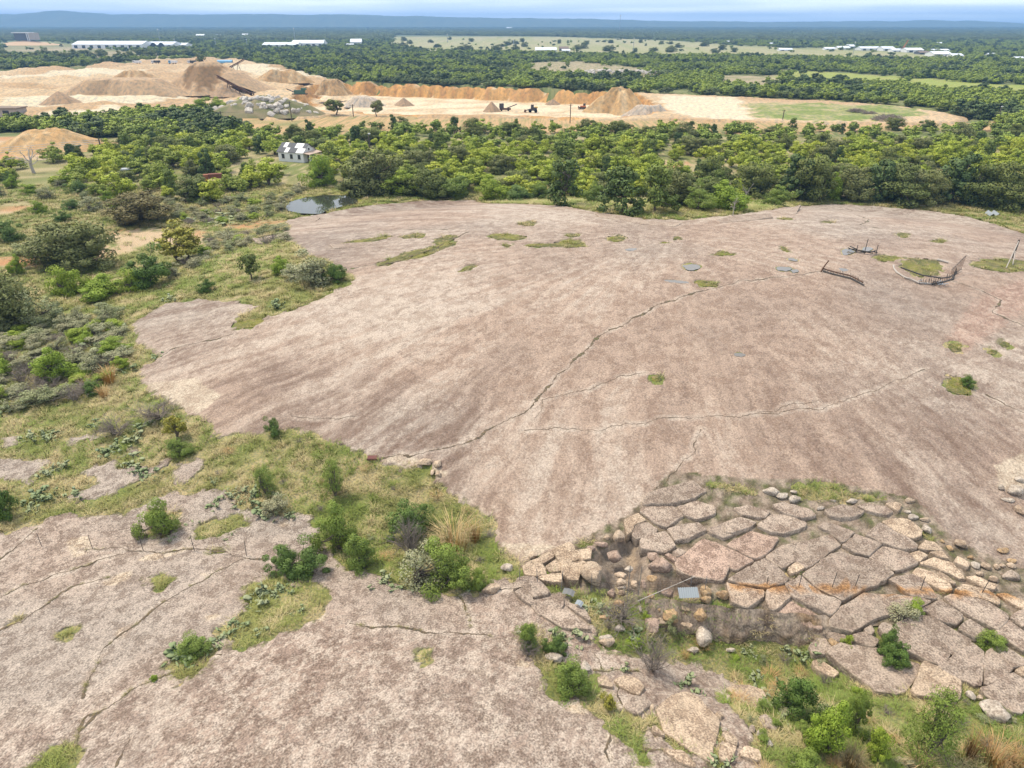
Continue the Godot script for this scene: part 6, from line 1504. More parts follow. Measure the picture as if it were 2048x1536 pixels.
func build_machines() -> void:
	var s: Array = SITES.loader
	var o := thing("wheel_loader", "dark wheel loader parked on the pit floor", "loader", Vector3(s[0], -7.0, s[1]))
	box_part("body", o, M.iron, Vector3(1.2, 1.7, 0), Vector3(3.2, 1.5, 2.2))
	box_part("engine_hood", o, M.yellowpaint, Vector3(2.4, 2.5, 0), Vector3(1.6, 0.6, 1.8))
	box_part("cab", o, M.iron, Vector3(0.4, 3.0, 0), Vector3(1.5, 1.6, 1.7))
	box_part("window", o, M.glassdark, Vector3(0.4, 3.2, 0.88), Vector3(1.2, 0.9, 0.05))
	box_part("lift_arm", o, M.iron, Vector3(-1.9, 1.3, 0), Vector3(2.6, 0.35, 1.4), Basis(Vector3(0, 0, 1), 0.25))
	box_part("bucket", o, M.rust, Vector3(-3.4, 0.7, 0), Vector3(1.0, 1.2, 2.8))
	for x in [-0.8, 2.2]:
		for z in [-1.2, 1.2]:
			wheel(o, Vector3(x, 0.85, z), 0.85, 0.6)
	s = SITES.digger
	o = thing("screening_plant", "small screening machine with a tilted belt beside the gravel cone", "machine", Vector3(s[0], -7.0, s[1]))
	box_part("hopper", o, M.iron, Vector3(0, 2.6, 0), Vector3(2.4, 2.2, 2.2))
	box_part("chassis", o, M.rust, Vector3(2.0, 1.0, 0), Vector3(6.0, 0.8, 2.0))
	box_part("belt", o, M.iron, Vector3(5.6, 2.4, 0), Vector3(5.5, 0.35, 1.2), Basis(Vector3(0, 0, 1), 0.35))
	for x in [0.0, 3.6]:
		wheel(o, Vector3(x, 0.5, 1.0), 0.5, 0.4)
	s = SITES.dozer
	o = thing("bulldozer", "small orange-brown machine on the pit floor", "bulldozer", Vector3(s[0], -7.0, s[1]))
	box_part("body", o, M.orangepaint, Vector3(0.2, 1.2, 0), Vector3(3.0, 1.0, 1.6))
	box_part("cab", o, M.iron, Vector3(0.9, 2.2, 0), Vector3(1.2, 1.2, 1.4))
	box_part("track", o, M.tyre, Vector3(0, 0.5, 0.9), Vector3(3.6, 0.9, 0.5))
	box_part("track", o, M.tyre, Vector3(0, 0.5, -0.9), Vector3(3.6, 0.9, 0.5))
	box_part("blade", o, M.rust, Vector3(-2.3, 0.8, 0), Vector3(0.3, 1.2, 3.0))
	s = SITES.crusher
	o = thing("crusher", "dark green crushing machine under the pale rubble chute", "machine", Vector3(s[0], 0.0, s[1]))
	o.scale = Vector3.ONE * 0.7
	box_part("body", o, M.greenpaint, Vector3(0, 2.2, 0), Vector3(8.0, 2.6, 3.0))
	box_part("hopper", o, M.greenpaint, Vector3(3.4, 4.2, 0), Vector3(3.6, 1.6, 3.4))
	box_part("chassis", o, M.iron, Vector3(0, 0.7, 0), Vector3(12.0, 0.7, 2.4))
	box_part("belt", o, M.iron, Vector3(-6.5, 3.0, 0), Vector3(7.0, 0.5, 1.4), Basis(Vector3(0, 0, 1), -0.4))
	s = SITES.tank
	o = thing("tank", "long light blue tank beside the far quarry road", "tank", Vector3(s[0], 0.0, s[1]))
	var tb := Mb.new()
	tb.tube([Vector3(-7, 1.8, 0), Vector3(-7, 1.8, 0), Vector3(7, 1.8, 0), Vector3(7, 1.8, 0)], [0.02, 1.7, 1.7, 0.02], 14)
	part("shell", tb.mesh(), M.bluepaint, o)
	box_part("cradle", o, M.concrete, Vector3(0, 0.2, 0), Vector3(11, 0.6, 2.0))
	# trucks parked at the quarry office
	for i in 4:
		s = SITES.trucks
		o = thing("parked_truck", ["white truck parked first in the row by the quarry trees", "white truck parked second in the row by the quarry trees", "blue truck parked third in the row by the quarry trees", "white truck parked last in the row by the quarry trees"][i], "truck", Vector3(s[0] - 26 + i * 17.0, 0, s[1] + rnd(-4, 4)), "trucks parked beyond the stockpiles")
		box_part("cab", o, M.white if i != 2 else M.bluepaint, Vector3(-2.8, 1.8, 0), Vector3(2.0, 2.4, 2.3))
		box_part("bed", o, M.white if i % 2 == 0 else M.iron, Vector3(1.2, 2.0, 0), Vector3(5.6, 1.8, 2.4))
		box_part("window", o, M.glassdark, Vector3(-2.8, 2.4, 1.17), Vector3(1.2, 0.7, 0.05))
		for x in [-2.8, 0.6, 2.8]:
			wheel(o, Vector3(x, 0.55, 1.0), 0.55, 0.4)

# ------------------------------------------------------------------ buildings
func gable_roof(w: float, d: float, y: float, rise: float, over: float) -> ArrayMesh:
	var b := Mb.new()
	var x := w / 2 + over
	var z := d / 2 + over
	for k in [0.0, 0.12]:
		b.quad(Vector3(-x, y - k, z), Vector3(-x, y + rise - k, 0), Vector3(x, y + rise - k, 0), Vector3(x, y - k, z))
		b.quad(Vector3(x, y - k, -z), Vector3(x, y + rise - k, 0), Vector3(-x, y + rise - k, 0), Vector3(-x, y - k, -z))
	return b.mesh()

func gable_walls(w: float, d: float, h: float, rise: float) -> ArrayMesh:
	var b := Mb.new()
	b.box(Vector3(0, h / 2, 0), Vector3(w, h, d))
	for s in [-1, 1]:
		b.tri(Vector3(s * w / 2, h, -d / 2), Vector3(s * w / 2, h + rise * 0.96, 0), Vector3(s * w / 2, h, d / 2))
	return b.mesh()

func build_buildings() -> void:
	for a in BUILDINGS:
		var kind: String = a[5]
		var w: float = a[2]
		var h: float = maxf(a[3], 3.5)
		var d: float = a[4]
		var o := thing("barn" if kind == "dark" else ("house" if kind == "gable" else "metal_shed"), a[6], "building", Vector3(a[0], -0.12, a[1] - d / 2), "buildings on the plain")
		var wall := h * (0.5 if kind == "gable" else 0.55)
		part("wall", gable_walls(w, d, wall, h - wall), M.white if kind != "dark" else M.tar, o)
		part("roof", gable_roof(w, d, wall + 0.05, h - wall, 0.4), M.roofmetal if kind != "dark" else M.brownroof, o)
		var n := clampi(int(w / 9.0), 2, 9)
		for i in n:
			var x := -w / 2 + w * (i + 0.5) / n
			box_part("window" if kind == "gable" else "door", o, M.glassdark, Vector3(x, wall * 0.42, d / 2), Vector3(w / n * 0.42, wall * (0.4 if kind == "gable" else 0.75), 0.3))
		if kind == "arch":
			for s in [-1, 1]:
				var b := Mb.new()
				var c := Vector3(w * 0.02 + s * w * 0.13, 0.3, d / 2 + 0.5)
				for i in 10:
					var t0 := PI * i / 10
					var t1 := PI * (i + 1) / 10
					b.tri(c, c + Vector3(cos(t0) * w * 0.115, sin(t0) * h * 0.85, 0), c + Vector3(cos(t1) * w * 0.115, sin(t1) * h * 0.85, 0))
				part("arched_opening", b.mesh(), M.glassdark, o)
	for i in MASTS.size():
		var a: Array = MASTS[i]
		var o := thing("radio_mast", ["tall thin radio mast before the far hills", "thin mast over the long white shed", "thin mast over the pale industrial hall", "short mast right of the low white shed", "short mast before the dark woods", "short mast left of the pale halls", "short mast right of the pale halls", "pale mast at the right of the tan field", "pale mast in the tan field behind the farmhouse", "pale mast at the left of the tan field", "pale mast before the town sheds"][i], "mast", Vector3(a[0], -0.2, a[1]))
		var r: float = maxf(0.35, -a[1] * 0.00042)
		var b := Mb.new()
		b.tube([Vector3.ZERO, Vector3(0, a[2], 0)], [r, r * 0.6], 4)
		part("pole", b.mesh(), M.galv, o)
		box_part("antenna", o, M.white, Vector3(0, a[2] * 0.93, 0), Vector3(r * 3, r * 2.4, r * 2))
	var cr := thing("crane", "orange lattice crane standing among the town sheds", "crane", Vector3(CRANE[0], -0.2, CRANE[1]))
	var cb := Mb.new()
	cb.tube([Vector3(-4, 0, 0), Vector3(2, CRANE[2], 0)], [1.0, 0.7], 4)
	part("mast", cb.mesh(), M.orangepaint, cr)
	box_part("cab", cr, M.orangepaint, Vector3(-3, 2.5, 0), Vector3(6, 4, 4))
	# concrete plant on its mound
	var t: Array = SITES.tower
	var tw := thing("concrete_plant", "grey flat-roofed concrete structure on a bare mound at far left", "building", Vector3(t[0], 0, t[1]))
	var mb := Mb.new()
	for i in 24:
		var a0 := TAU * i / 24
		var a1 := TAU * (i + 1) / 24
		mb.tri(Vector3(0, 8, 0), Vector3(cos(a0) * 62, -0.3, sin(a0) * 34), Vector3(cos(a1) * 62, -0.3, sin(a1) * 34))
	part("mound", mb.mesh(), mat(lin(0.45, 0.32, 0.20), 0.95), tw)
	box_part("roof", tw, M.white, Vector3(-3, 19, 0), Vector3(32, 1.2, 14))
	box_part("wall", tw, M.tar, Vector3(-4, 13, 0), Vector3(24, 10.6, 11))
	box_part("silo", tw, M.concrete, Vector3(15, 13.5, 1), Vector3(13, 11, 11))
	for x in [6.5, 9.5]:
		box_part("column", tw, M.white, Vector3(x, 11, 6.2), Vector3(1.1, 15, 1.1))
	# ruined white house
	var s: Array = SITES.house
	var o := thing("abandoned_house", "white ruined house with patchy grey and white roof by the trees", "house", Vector3(s[0], -0.12, s[1] - 2.0))
	o.rotation.y = -0.35
	part("wall", gable_walls(8.4, 6.0, 2.7, 2.0), M.white, o)
	var panels := [0, 0, 1, 0, 0, 1, 1, 0, 1, 0, 0, 1, 1, 0]
	for i in 14:
		for side in [-1, 1]:
			var b := Mb.new()
			var x0 := -4.5 + (i % 7) * 9.0 / 7.0
			var x1 := x0 + 9.0 / 7.0 - 0.02
			var e := 0.0 if i < 7 else 0.5      # upper or lower sheet
			for k in [0.0, 0.1]:
				b.quad(Vector3(x0, 2.62 + 2.16 * e - k, side * 3.3 * (1.0 - e)), Vector3(x0, 2.62 + 2.16 * (e + 0.49) - k, side * 3.3 * (0.51 - e)), Vector3(x1, 2.62 + 2.16 * (e + 0.49) - k, side * 3.3 * (0.51 - e)), Vector3(x1, 2.62 + 2.16 * e - k, side * 3.3 * (1.0 - e)))
			part("roof_sheet", b.mesh(), M.white if panels[i] == 1 else M.tar, o)
	for x in [-2.6, 0.2, 2.8]:
		var wb := Mb.new()
		wb.box(Vector3(x, 1.5, 3.0), Vector3(0.9, 1.2, 0.1))
		var win := part("window", wb.mesh(), M.glassdark, o)
		var sb := Mb.new()
		sb.box(Vector3(x, 0.86, 3.06), Vector3(1.1, 0.08, 0.2))
		part("sill", sb.mesh(), M.dead, win)
	box_part("gable_window", o, M.glassdark, Vector3(4.22, 3.3, 0), Vector3(0.08, 0.6, 0.6))
	box_part("door", o, M.brownroof, Vector3(4.22, 1.05, 0.6), Vector3(0.1, 2.1, 1.0))
	box_part("porch_roof", o, mat(lin(0.42, 0.33, 0.27), 0.9), Vector3(5.3, 2.45, 0), Vector3(2.2, 0.15, 6.2), Basis(Vector3(0, 0, 1), -0.16))
	for z in [-2.8, 0.0, 2.8]:
		box_part("porch_post", o, M.white, Vector3(6.2, 1.1, z), Vector3(0.14, 2.3, 0.14))
	s = SITES.shed
	o = thing("open_shed", "low brown flat-roofed shed at the left edge by the sand track", "shed", Vector3(s[0], -0.12, s[1]))
	box_part("wall", o, M.concrete, Vector3(0, 1.6, 0), Vector3(13, 3.2, 7))
	box_part("roof", o, M.brownroof, Vector3(0, 3.4, 0), Vector3(14, 0.35, 8))
	box_part("door", o, M.glassdark, Vector3(2, 1.3, 3.5), Vector3(2.6, 2.6, 0.1))
	# wrecks in the brush
	s = SITES.rusty
	o = thing("rusty_truck", "rust-red truck wreck half hidden in the brush", "truck", Vector3(s[0], 0, s[1]))
	o.rotation.y = 0.35
	o.scale = Vector3.ONE * 0.72
	box_part("bed", o, mat(lin(0.16, 0.06, 0.04), 0.9), Vector3(0.8, 1.7, 0), Vector3(4.4, 1.5, 2.2))
	box_part("cab", o, mat(lin(0.24, 0.09, 0.05), 0.85), Vector3(-2.4, 1.5, 0), Vector3(1.8, 1.7, 2.0))
	box_part("bumper", o, M.yellowpaint, Vector3(-2.6, 0.7, 1.05), Vector3(1.4, 0.5, 0.15))
	for x in [-2.2, 1.6]:
		wheel(o, Vector3(x, 0.45, 0.95), 0.45, 0.3)
	s = SITES.sheet
	o = thing("trailer_wreck", "grey-blue flat trailer wreck in the brush left of the pond", "trailer", Vector3(s[0], 0, s[1]))
	o.rotation.y = 0.3
	box_part("deck", o, M.galv, Vector3(0, 1.9, 0), Vector3(7.5, 0.25, 2.2))
	box_part("frame", o, M.iron, Vector3(0, 1.0, 0), Vector3(5.0, 0.8, 1.6))
	for x in [-1.8, 1.8]:
		wheel(o, Vector3(x, 0.5, 0.9), 0.5, 0.3)
	s = SITES.junk
	o = thing("crumpled_sheet", "crumpled white metal sheet lying on the grass at right", "metal sheet", Vector3(s[0], H(s[0], s[1]) - 0.1, s[1]))
	var jb := Mb.new()
	for i in 4:
		var x := -1.2 + i * 0.6
		jb.quad(Vector3(x, 0.1 + 0.5 * (i % 2), 1.0), Vector3(x, 0.3 + 0.6 * (i % 2), -0.8), Vector3(x + 0.6, 0.3 + 0.6 * ((i + 1) % 2), -0.9), Vector3(x + 0.6, 0.1 + 0.5 * ((i + 1) % 2), 1.1))
	part("sheet", jb.mesh(), M.sheet, o)
	for i in 4:
		var lx := s[0] + [-14.0, -9.0, 2.0, 6.0][i] as float
		var lz := s[1] - [9.0, 8.0, 9.0, 7.0][i] as float
		var l := thing("plank", "weathered pale plank lying by the trees at right", "plank", Vector3(lx, H(lx, lz) + 0.05, lz), "planks by the trees at right")
		l.rotation.y = rnd(-0.4, 0.4)
		box_part("board", l, M.dead, Vector3.ZERO, Vector3(rnd(3, 5), 0.12, 0.3))

func build_rubble() -> void:
	# white blocks dumped on the mound
	for which in 2:
		var s: Array = SITES.rubble if which == 0 else SITES.rubble2
		var wx := 27.0 if which == 0 else 58.0
		var wz := 13.0 if which == 0 else 22.0
		var hh := 6.5 if which == 0 else 2.2
		var o := thing("rubble_mound", ["mound of white quarry blocks with bushes near the pit", "low heap of white blocks in the woods beyond the pit"][which], "rubble", Vector3(s[0], -0.2, s[1] - wz))
		var b := Mb.new()
		for r in 9:
			for q in 40:
				var t := r / 8.0
				var an := TAU * q / 40
				b.vert(Vector3(cos(an) * t * wx, hh * (1.0 - t * t) * (1.0 + n_mid.get_noise_2d(cos(an) * t * 50, sin(an) * t * 50) * 0.6) - 0.2 * t, sin(an) * t * wz), Vector3.UP, mixc(Color(0.30, 0.25, 0.15), Color(0.15, 0.17, 0.06), 0.5 + n_fine.get_noise_2d(q * 20, r * 30) * 2.0))
		for r in 8:
			for q in 40:
				var k := r * 40 + q
				var k2 := r * 40 + (q + 1) % 40
				for x in [k, k2, k + 40, k2, k2 + 40, k + 40]:
					b.t.append(x)
		part("mound", smooth_mesh(b), M.soil, o)
		var shapes := []
		for i in 6:
			shapes.append(boulder_mesh(boulder_shapes[i], "q", 1.0, 0.7, 0.85))
		for i in (170 if which == 0 else 90):
			var d := ball()
			var p := Vector3(d.x * wx * 0.92, 0, d.z * wz * 0.9)
			p.y = hh * (1.0 - d.x * d.x - d.z * d.z) + 0.1
			if which == 0 and p.x < -6 and rng.randf() < 0.6:
				continue
			var bl := part("block", shapes[i % 6], M.rock, o, p)
			bl.scale = Vector3.ONE * (rnd(0.9, 2.5) if which == 0 else rnd(1.0, 2.6))
			bl.rotation = Vector3(rnd(-0.5, 0.5), rnd(0, TAU), rnd(-0.5, 0.5))
	for i in 4:
		var s: Array = SITES["brush%d" % (i + 1)]
		var o := thing("brush_pile", ["biggest pile of grey dead branches on the green clearing", "pile of dead branches left behind the biggest pile", "small pile of dead branches between the other two", "small heap of dead branches in the mesquite clearing"][i], "brush pile", Vector3(s[0], 0, s[1]))
		var w: float = [13.0, 8.0, 4.0, 4.0][i]
		var b := Mb.new()
		for k in (260 if i == 0 else 120):
			var d := ball()
			var p := Vector3(d.x * w * 0.5, 0.2 + absf(d.y) * w * 0.14, d.z * w * 0.4)
			var q := Vector3(rnd(-1, 1), rnd(-0.25, 0.35), rnd(-1, 1)).normalized() * rnd(0.8, 2.2)
			b.tube([p - q, p + ball() * 0.2, p + q], [0.08, 0.07, 0.03], 4)
		part("branches", b.mesh(), M.twig, o)
	var m: Array = SITES.mound
	heap([m[0], m[1] - 10.0, 40.0, 5.2, "spoil", -0.2, "orange earth mound at the left picture edge by the sand track"])

# ------------------------------------------------------------------ fences and poles
func post(o: Node3D, called: String, p: Vector3, h: float, r: float, m: Material, lean := Vector3.ZERO) -> void:
	var b := Mb.new()
	b.tube([p + Vector3(0, -0.3, 0), p + lean * 0.5 + Vector3(0, h * 0.5, 0), p + lean + Vector3(0, h, 0)], [r, r, r * 0.95], 6)
	part(called, b.mesh(), m, o)

func wire(o: Node3D, a: Vector3, b: Vector3, r: float, sag: float, m: Material) -> void:
	var k := Mb.new()
	var path := []
	var rad := []
	for i in 9:
		var t := i / 8.0
		path.append(a.lerp(b, t) - Vector3(0, sag * 4.0 * t * (1.0 - t), 0))
		rad.append(r)
	k.tube(path, rad, 4)
	part("wire", k.mesh(), m, o)

func fence(rows: Array, label: String, lift: float, heights: Array, m: Material) -> Node3D:
	var f := Vector3(rows[0][0], H(rows[0][0], rows[0][1]), rows[0][1])
	var o := thing("wire_fence", label, "fence", f)
	var last := Vector3.INF
	for i in rows.size():
		var a: Array = rows[i]
		var p := Vector3(a[0], H(a[0], a[1]) + lift, a[1]) - f
		var lean := Vector3(rnd(-0.12, 0.12), 0, rnd(-0.08, 0.08))
		post(o, "post", p, a[2], 0.024, m, lean)
		if last < Vector3.INF and last != Vector3.INF:
			for h in heights:
				wire(o, last + Vector3(0, h, 0), p + Vector3(0, h, 0), 0.006, 0.03, M.rust)
		last = p
	return o

func build_fences() -> void:
	fence(POSTS_SHELF, "sagging wire fence with thin iron posts across the bare shelf", 0.0, [0.3, 0.6, 0.9], M.iron)
	fence(POSTS_SLAB, "wire fence with dark iron posts crossing the fractured slabs", 0.35, [0.25, 0.5, 0.75], M.iron)
	var o := fence(POSTS_WIRE, "woven wire fence with grey pipe posts over the rocky recess", 0.15, [0.2, 0.45, 0.7, 0.95], M.steel)
	# the woven mesh between its middle posts
	var f := o.position
	for i in range(2, POSTS_WIRE.size() - 1):
		var a: Array = POSTS_WIRE[i]
		var b: Array = POSTS_WIRE[i + 1]
		var p := Vector3(a[0], H(a[0], a[1]) + 0.1, a[1]) - f
		var q := Vector3(b[0], H(b[0], b[1]) + 0.1, b[1]) - f
		var k := Mb.new()
		var n := int(p.distance_to(q) / 0.2)
		for j in n:
			var s := p.lerp(q, (j + 0.5) / n)
			k.tube([s, s + Vector3(0, 1.05, 0)], [0.005, 0.005], 3)
		for j in 6:
			k.tube([p + Vector3(0, 0.1 + j * 0.17, 0), q + Vector3(0, 0.1 + j * 0.17, 0)], [0.005, 0.005], 3)
		part("wire_mesh", k.mesh(), M.iron, o)
	var pp := Vector3(PIPE[0], H(PIPE[0], PIPE[1]) + 0.3, PIPE[1])
	var pipe := thing("fallen_pipe", "pale pipe fallen slantwise across the woven fence", "pipe", pp)
	var pb := Mb.new()
	pb.tube([Vector3.ZERO, Vector3(PIPE[2] - PIPE[0], H(PIPE[2], PIPE[3]) + 0.9 - pp.y, PIPE[3] - PIPE[1])], [0.03, 0.03], 7)
	part("pipe", pb.mesh(), M.dead, pipe)
	for i in 3:
		var x: float = SHEETS[i * 2]
		var z: float = SHEETS[i * 2 + 1]
		var sh := thing("metal_sheet", ["corrugated blue-white metal sheet lying on the rocks by the fence", "bent grey metal sheet at the corner post of the fence", "small pale blue metal scrap on the rock by the grass tongue"][i], "metal sheet", Vector3(x, H(x, z) + [0.75, 0.45, 0.5][i], z))
		var w: float = [1.35, 0.8, 0.5][i]
		var b := Mb.new()
		var n := 28
		for r in 2:
			for k in n + 1:
				var t := float(k) / n
				var y := sin(t * TAU * (9 if i == 0 else 3)) * (0.035 if i == 0 else 0.012) + (0.1 * sin(t * PI) if i > 0 else 0.0)
				b.vert(Vector3((t - 0.5) * w, y + (0.22 if r == 0 else -0.12) * [1.0, 0.4, 0.3][i], (-0.35 if r == 0 else 0.35) * [0.9, 0.6, 0.5][i]), Vector3.UP, Color.WHITE)
		for k in n:
			for q in [k, k + 1, k + n + 1, k + 1, k + n + 2, k + n + 1]:
				b.t.append(q)
		part("sheet", smooth_mesh(b), M.sheet if i != 1 else M.steel, sh)
		sh.rotation.y = [0.05, -0.4, -0.6][i]
	var rx: float = REDSHEET[0]
	var rz: float = REDSHEET[1]
	var red := thing("rusted_sheet", "dark red rusted metal piece at the meadow's upper edge", "metal sheet", Vector3(rx, H(rx, rz) + 0.05, rz))
	box_part("plate", red, mat(lin(0.13, 0.045, 0.04), 0.8), Vector3(0, 0.12, 0), Vector3(0.8, 0.05, 0.35), Basis(Vector3(1, 0, 0), 0.25))
	box_part("flange", red, mat(lin(0.14, 0.055, 0.045), 0.8), Vector3(0, 0.02, 0.22), Vector3(0.9, 0.16, 0.05))
	# utility poles
	var heads := []
	for i in POLES.size():
		var a: Array = POLES[i]
		var y := H(a[0], a[1]) - 0.1 if a[1] > -200 else -0.1
		var p := thing("utility_pole", ["dark utility pole in front of the white rubble mound", "dark utility pole in the mesquite left of the rubble", "utility pole carrying wires to the left picture edge", "pole with a white lamp head above the big pond tree", "short pole by the lone trees of the quarry bank", "dark pole in front of the pit, right of the loader", "short pole at the edge of the green clearing", "pole with a pale lamp head at the right edge woods"][i], "pole", Vector3(a[0], y, a[1]))
		post(p, "shaft", Vector3.ZERO, a[2], 0.19, M.wood)
		if i in [3, 7]:
			box_part("lamp_head", p, M.white, Vector3(0.2, a[2] + 0.05, 0), Vector3(0.7, 0.3, 0.35))
		else:
			box_part("crossarm", p, M.wood, Vector3(0, a[2] - 0.4, 0), Vector3(1.8, 0.14, 0.14), Basis(Vector3.UP, 0.4))
		heads.append(Vector3(a[0], y + a[2], a[1]))
	for i in 3:
		var w := thing("power_line", ["highest power line leaving the pole at left", "middle power line leaving the pole at left", "lowest power line leaving the pole at left"][i], "cable", heads[2])
		var b := Mb.new()
		var q := Vector3(-150.0, -0.6 - i * 1.1, 75.0)
		var path := []
		var rad := []
		for k in 15:
			var t := k / 14.0
			path.append(Vector3(0, -0.2 - i * 0.5, 0).lerp(q, t) - Vector3(0, 5.0 * t * (1.0 - t), 0))
			rad.append(0.045)
		b.tube(path, rad, 4)
		part("wire", b.mesh(), M.galv, w)
	for pair in [[0, 1], [1, 2]]:
		var w := thing("power_line", "power line between the poles " + ("left of the rubble mound" if pair[0] == 0 else "over the left mesquite"), "cable", heads[pair[0]])
		wire(w, Vector3(0, -0.3, 0), heads[pair[1]] - heads[pair[0]] + Vector3(0, -0.3, 0), 0.04, 1.2, M.iron)
	# wrecked enclosures on top of the dome
	var ring := pts(RING)
	var o2 := thing("wrecked_enclosure", "collapsed iron fence round the largest mossy pool on the dome", "fence", Vector3(ring[4].x, H(ring[4].x, ring[4].y), ring[4].y))
	var f2 := o2.position
	for i in ring.size() - 1:
		var p := Vector3(ring[i].x, H(ring[i].x, ring[i].y) + 0.12, ring[i].y) - f2
		var q := Vector3(ring[i + 1].x, H(ring[i + 1].x, ring[i + 1].y) + 0.12, ring[i + 1].y) - f2
		var b := Mb.new()
		b.tube([p, p.lerp(q, 0.5) + ball() * 0.15, q], [0.13, 0.10, 0.13], 6)
		part("fallen_rail", b.mesh(), M.dead if i < 4 else M.iron, o2)
		if i >= 3:
			for k in 7:
				var s := p.lerp(q, k / 7.0)
				var pk := Mb.new()
				pk.tube([s, s + Vector3(rnd(-0.2, 0.2), rnd(0.4, 0.9), rnd(-0.3, 0.1))], [0.035, 0.03], 4)
				part("picket", pk.mesh(), M.iron, o2)
	for k in 16:
		var kb := Mb.new()
		var s := Vector3(rnd(-1.6, 1.8), rnd(0.05, 0.4), rnd(-0.4, 0.4))
		kb.tube([s, s + Vector3(rnd(-1, 1), rnd(-0.1, 0.3), rnd(-0.4, 0.4))], [0.05, 0.04], 5)
		part("tangled_bar", kb.mesh(), M.iron if k % 3 else M.galv, o2)
	var sag := Mb.new()
	sag.tube([Vector3(-3.4, 1.7, -1.6), Vector3(-1.0, 1.0, -0.7), Vector3(1.2, 0.8, -0.2), Vector3(2.0, 1.0, 0)], [0.09, 0.09, 0.09, 0.09], 5)
	part("sagging_rail", sag.mesh(), M.iron, o2)
	var pn := pts(PANEL)
	var o3 := thing("leaning_panel", "tall rusty fence panel leaning beside the mossy pool", "fence panel", Vector3(pn[0].x, H(pn[0].x, pn[0].y), pn[0].y))
	var d := Vector3(pn[1].x - pn[0].x, 0, pn[1].y - pn[0].y)
	for k in 9:
		var s := d * (k / 8.0)
		var b := Mb.new()
		b.tube([s, s + Vector3(0.1, 1.1 + 0.9 * k / 8.0, 0)], [0.03, 0.03], 4)
		part("bar", b.mesh(), M.rust, o3)
	for y in [0.05, 1.0]:
		var b := Mb.new()
		b.tube([Vector3(0, y + 0.05, 0), d + Vector3(0.1, y * 1.95, 0)], [0.045, 0.045], 4)
		part("rail", b.mesh(), M.iron, o3)
	var fl := pts(FLUME)
	var o4 := thing("fallen_fence", "dark fallen strip of iron fence lying curved on the dome", "fence", Vector3(fl[0].x, H(fl[0].x, fl[0].y), fl[0].y))
	for k in 2:
		var path := []
		var rad := []
		for q in fl:
			path.append(Vector3(q.x, H(q.x, q.y) + 0.16 + k * 0.22, q.y - k * 0.35) - o4.position)
			rad.append(0.09)
		var b := Mb.new()
		b.tube(path, rad, 5)
		part("rail", b.mesh(), M.iron if k == 0 else M.rust, o4)
		for i in fl.size() - 1:
			for j in 3:
				if k == 1:
					continue
				var q := fl[i].lerp(fl[i + 1], j / 3.0)
				var s := Vector3(q.x, H(q.x, q.y) + 0.2, q.y) - o4.position
				var pb2 := Mb.new()
				pb2.tube([s, s + Vector3(rnd(-0.1, 0.3), rnd(0.15, 0.5), -0.5)], [0.05, 0.04], 4)
				part("slat", pb2.mesh(), M.wood, o4)
	post(o4, "tilted_board", Vector3(-0.3, 0.1, 0), 1.3, 0.09, M.rust, Vector3(0.9, 0, -0.3))
	var rk := pts(RACK)
	var o5 := thing("broken_rack", "broken dark iron frame with upright bars behind the fallen fence", "frame", Vector3(rk[0].x, H(rk[0].x, rk[0].y), rk[0].y))
	for i in rk.size():
		var p := Vector3(rk[i].x, H(rk[i].x, rk[i].y), rk[i].y) - o5.position
		if i in [1, 2, 4]:
			post(o5, "upright", p, [0, 1.0, 2.1, 0, 1.2][i], 0.05, M.iron, Vector3(rnd(-0.05, 0.05), 0, 0))
		if i > 0:
			var q := Vector3(rk[i - 1].x, H(rk[i - 1].x, rk[i - 1].y), rk[i - 1].y) - o5.position
			for k in 3:
				var b := Mb.new()
				b.tube([q + ball() * 0.25 + Vector3(0, 0.28, 0), p + ball() * 0.25 + Vector3(0, 0.28, 0)], [0.08, 0.07], 5)
				part("bar", b.mesh(), M.iron, o5)
	var pi := pts(PIPEPOLE)
	var o6 := thing("braced_post", "wooden post with leaning pale braces in the pool at the right edge", "post", Vector3(pi[0].x, H(pi[0].x, pi[0].y), pi[0].y))
	post(o6, "post", Vector3.ZERO, 2.7, 0.12, M.wood)
	for i in 2:
		var p := Vector3(pi[i + 1].x, H(pi[i + 1].x, pi[i + 1].y), pi[i + 1].y) - o6.position
		var b := Mb.new()
		b.tube([p, Vector3(0, 2.5 - i * 1.4, 0)], [0.06, 0.06], 6)
		part("brace", b.mesh(), M.dead, o6)
	var lg := pts(LOGS)
	var o7 := thing("log", "pale weathered log lying behind the largest mossy pool", "log", Vector3(lg[0].x, H(lg[0].x, lg[0].y) + 0.12, lg[0].y))
	var lb := Mb.new()
	lb.tube([Vector3.ZERO, Vector3((lg[1].x - lg[0].x) * 0.5, H(lg[1].x, lg[1].y) * 0.5 - H(lg[0].x, lg[0].y) * 0.5 + 0.03, (lg[1].y - lg[0].y) * 0.5), Vector3(lg[1].x - lg[0].x, H(lg[1].x, lg[1].y) - H(lg[0].x, lg[0].y), lg[1].y - lg[0].y)], [0.16, 0.17, 0.13], 8)
	part("trunk", lb.mesh(), M.dead, o7)

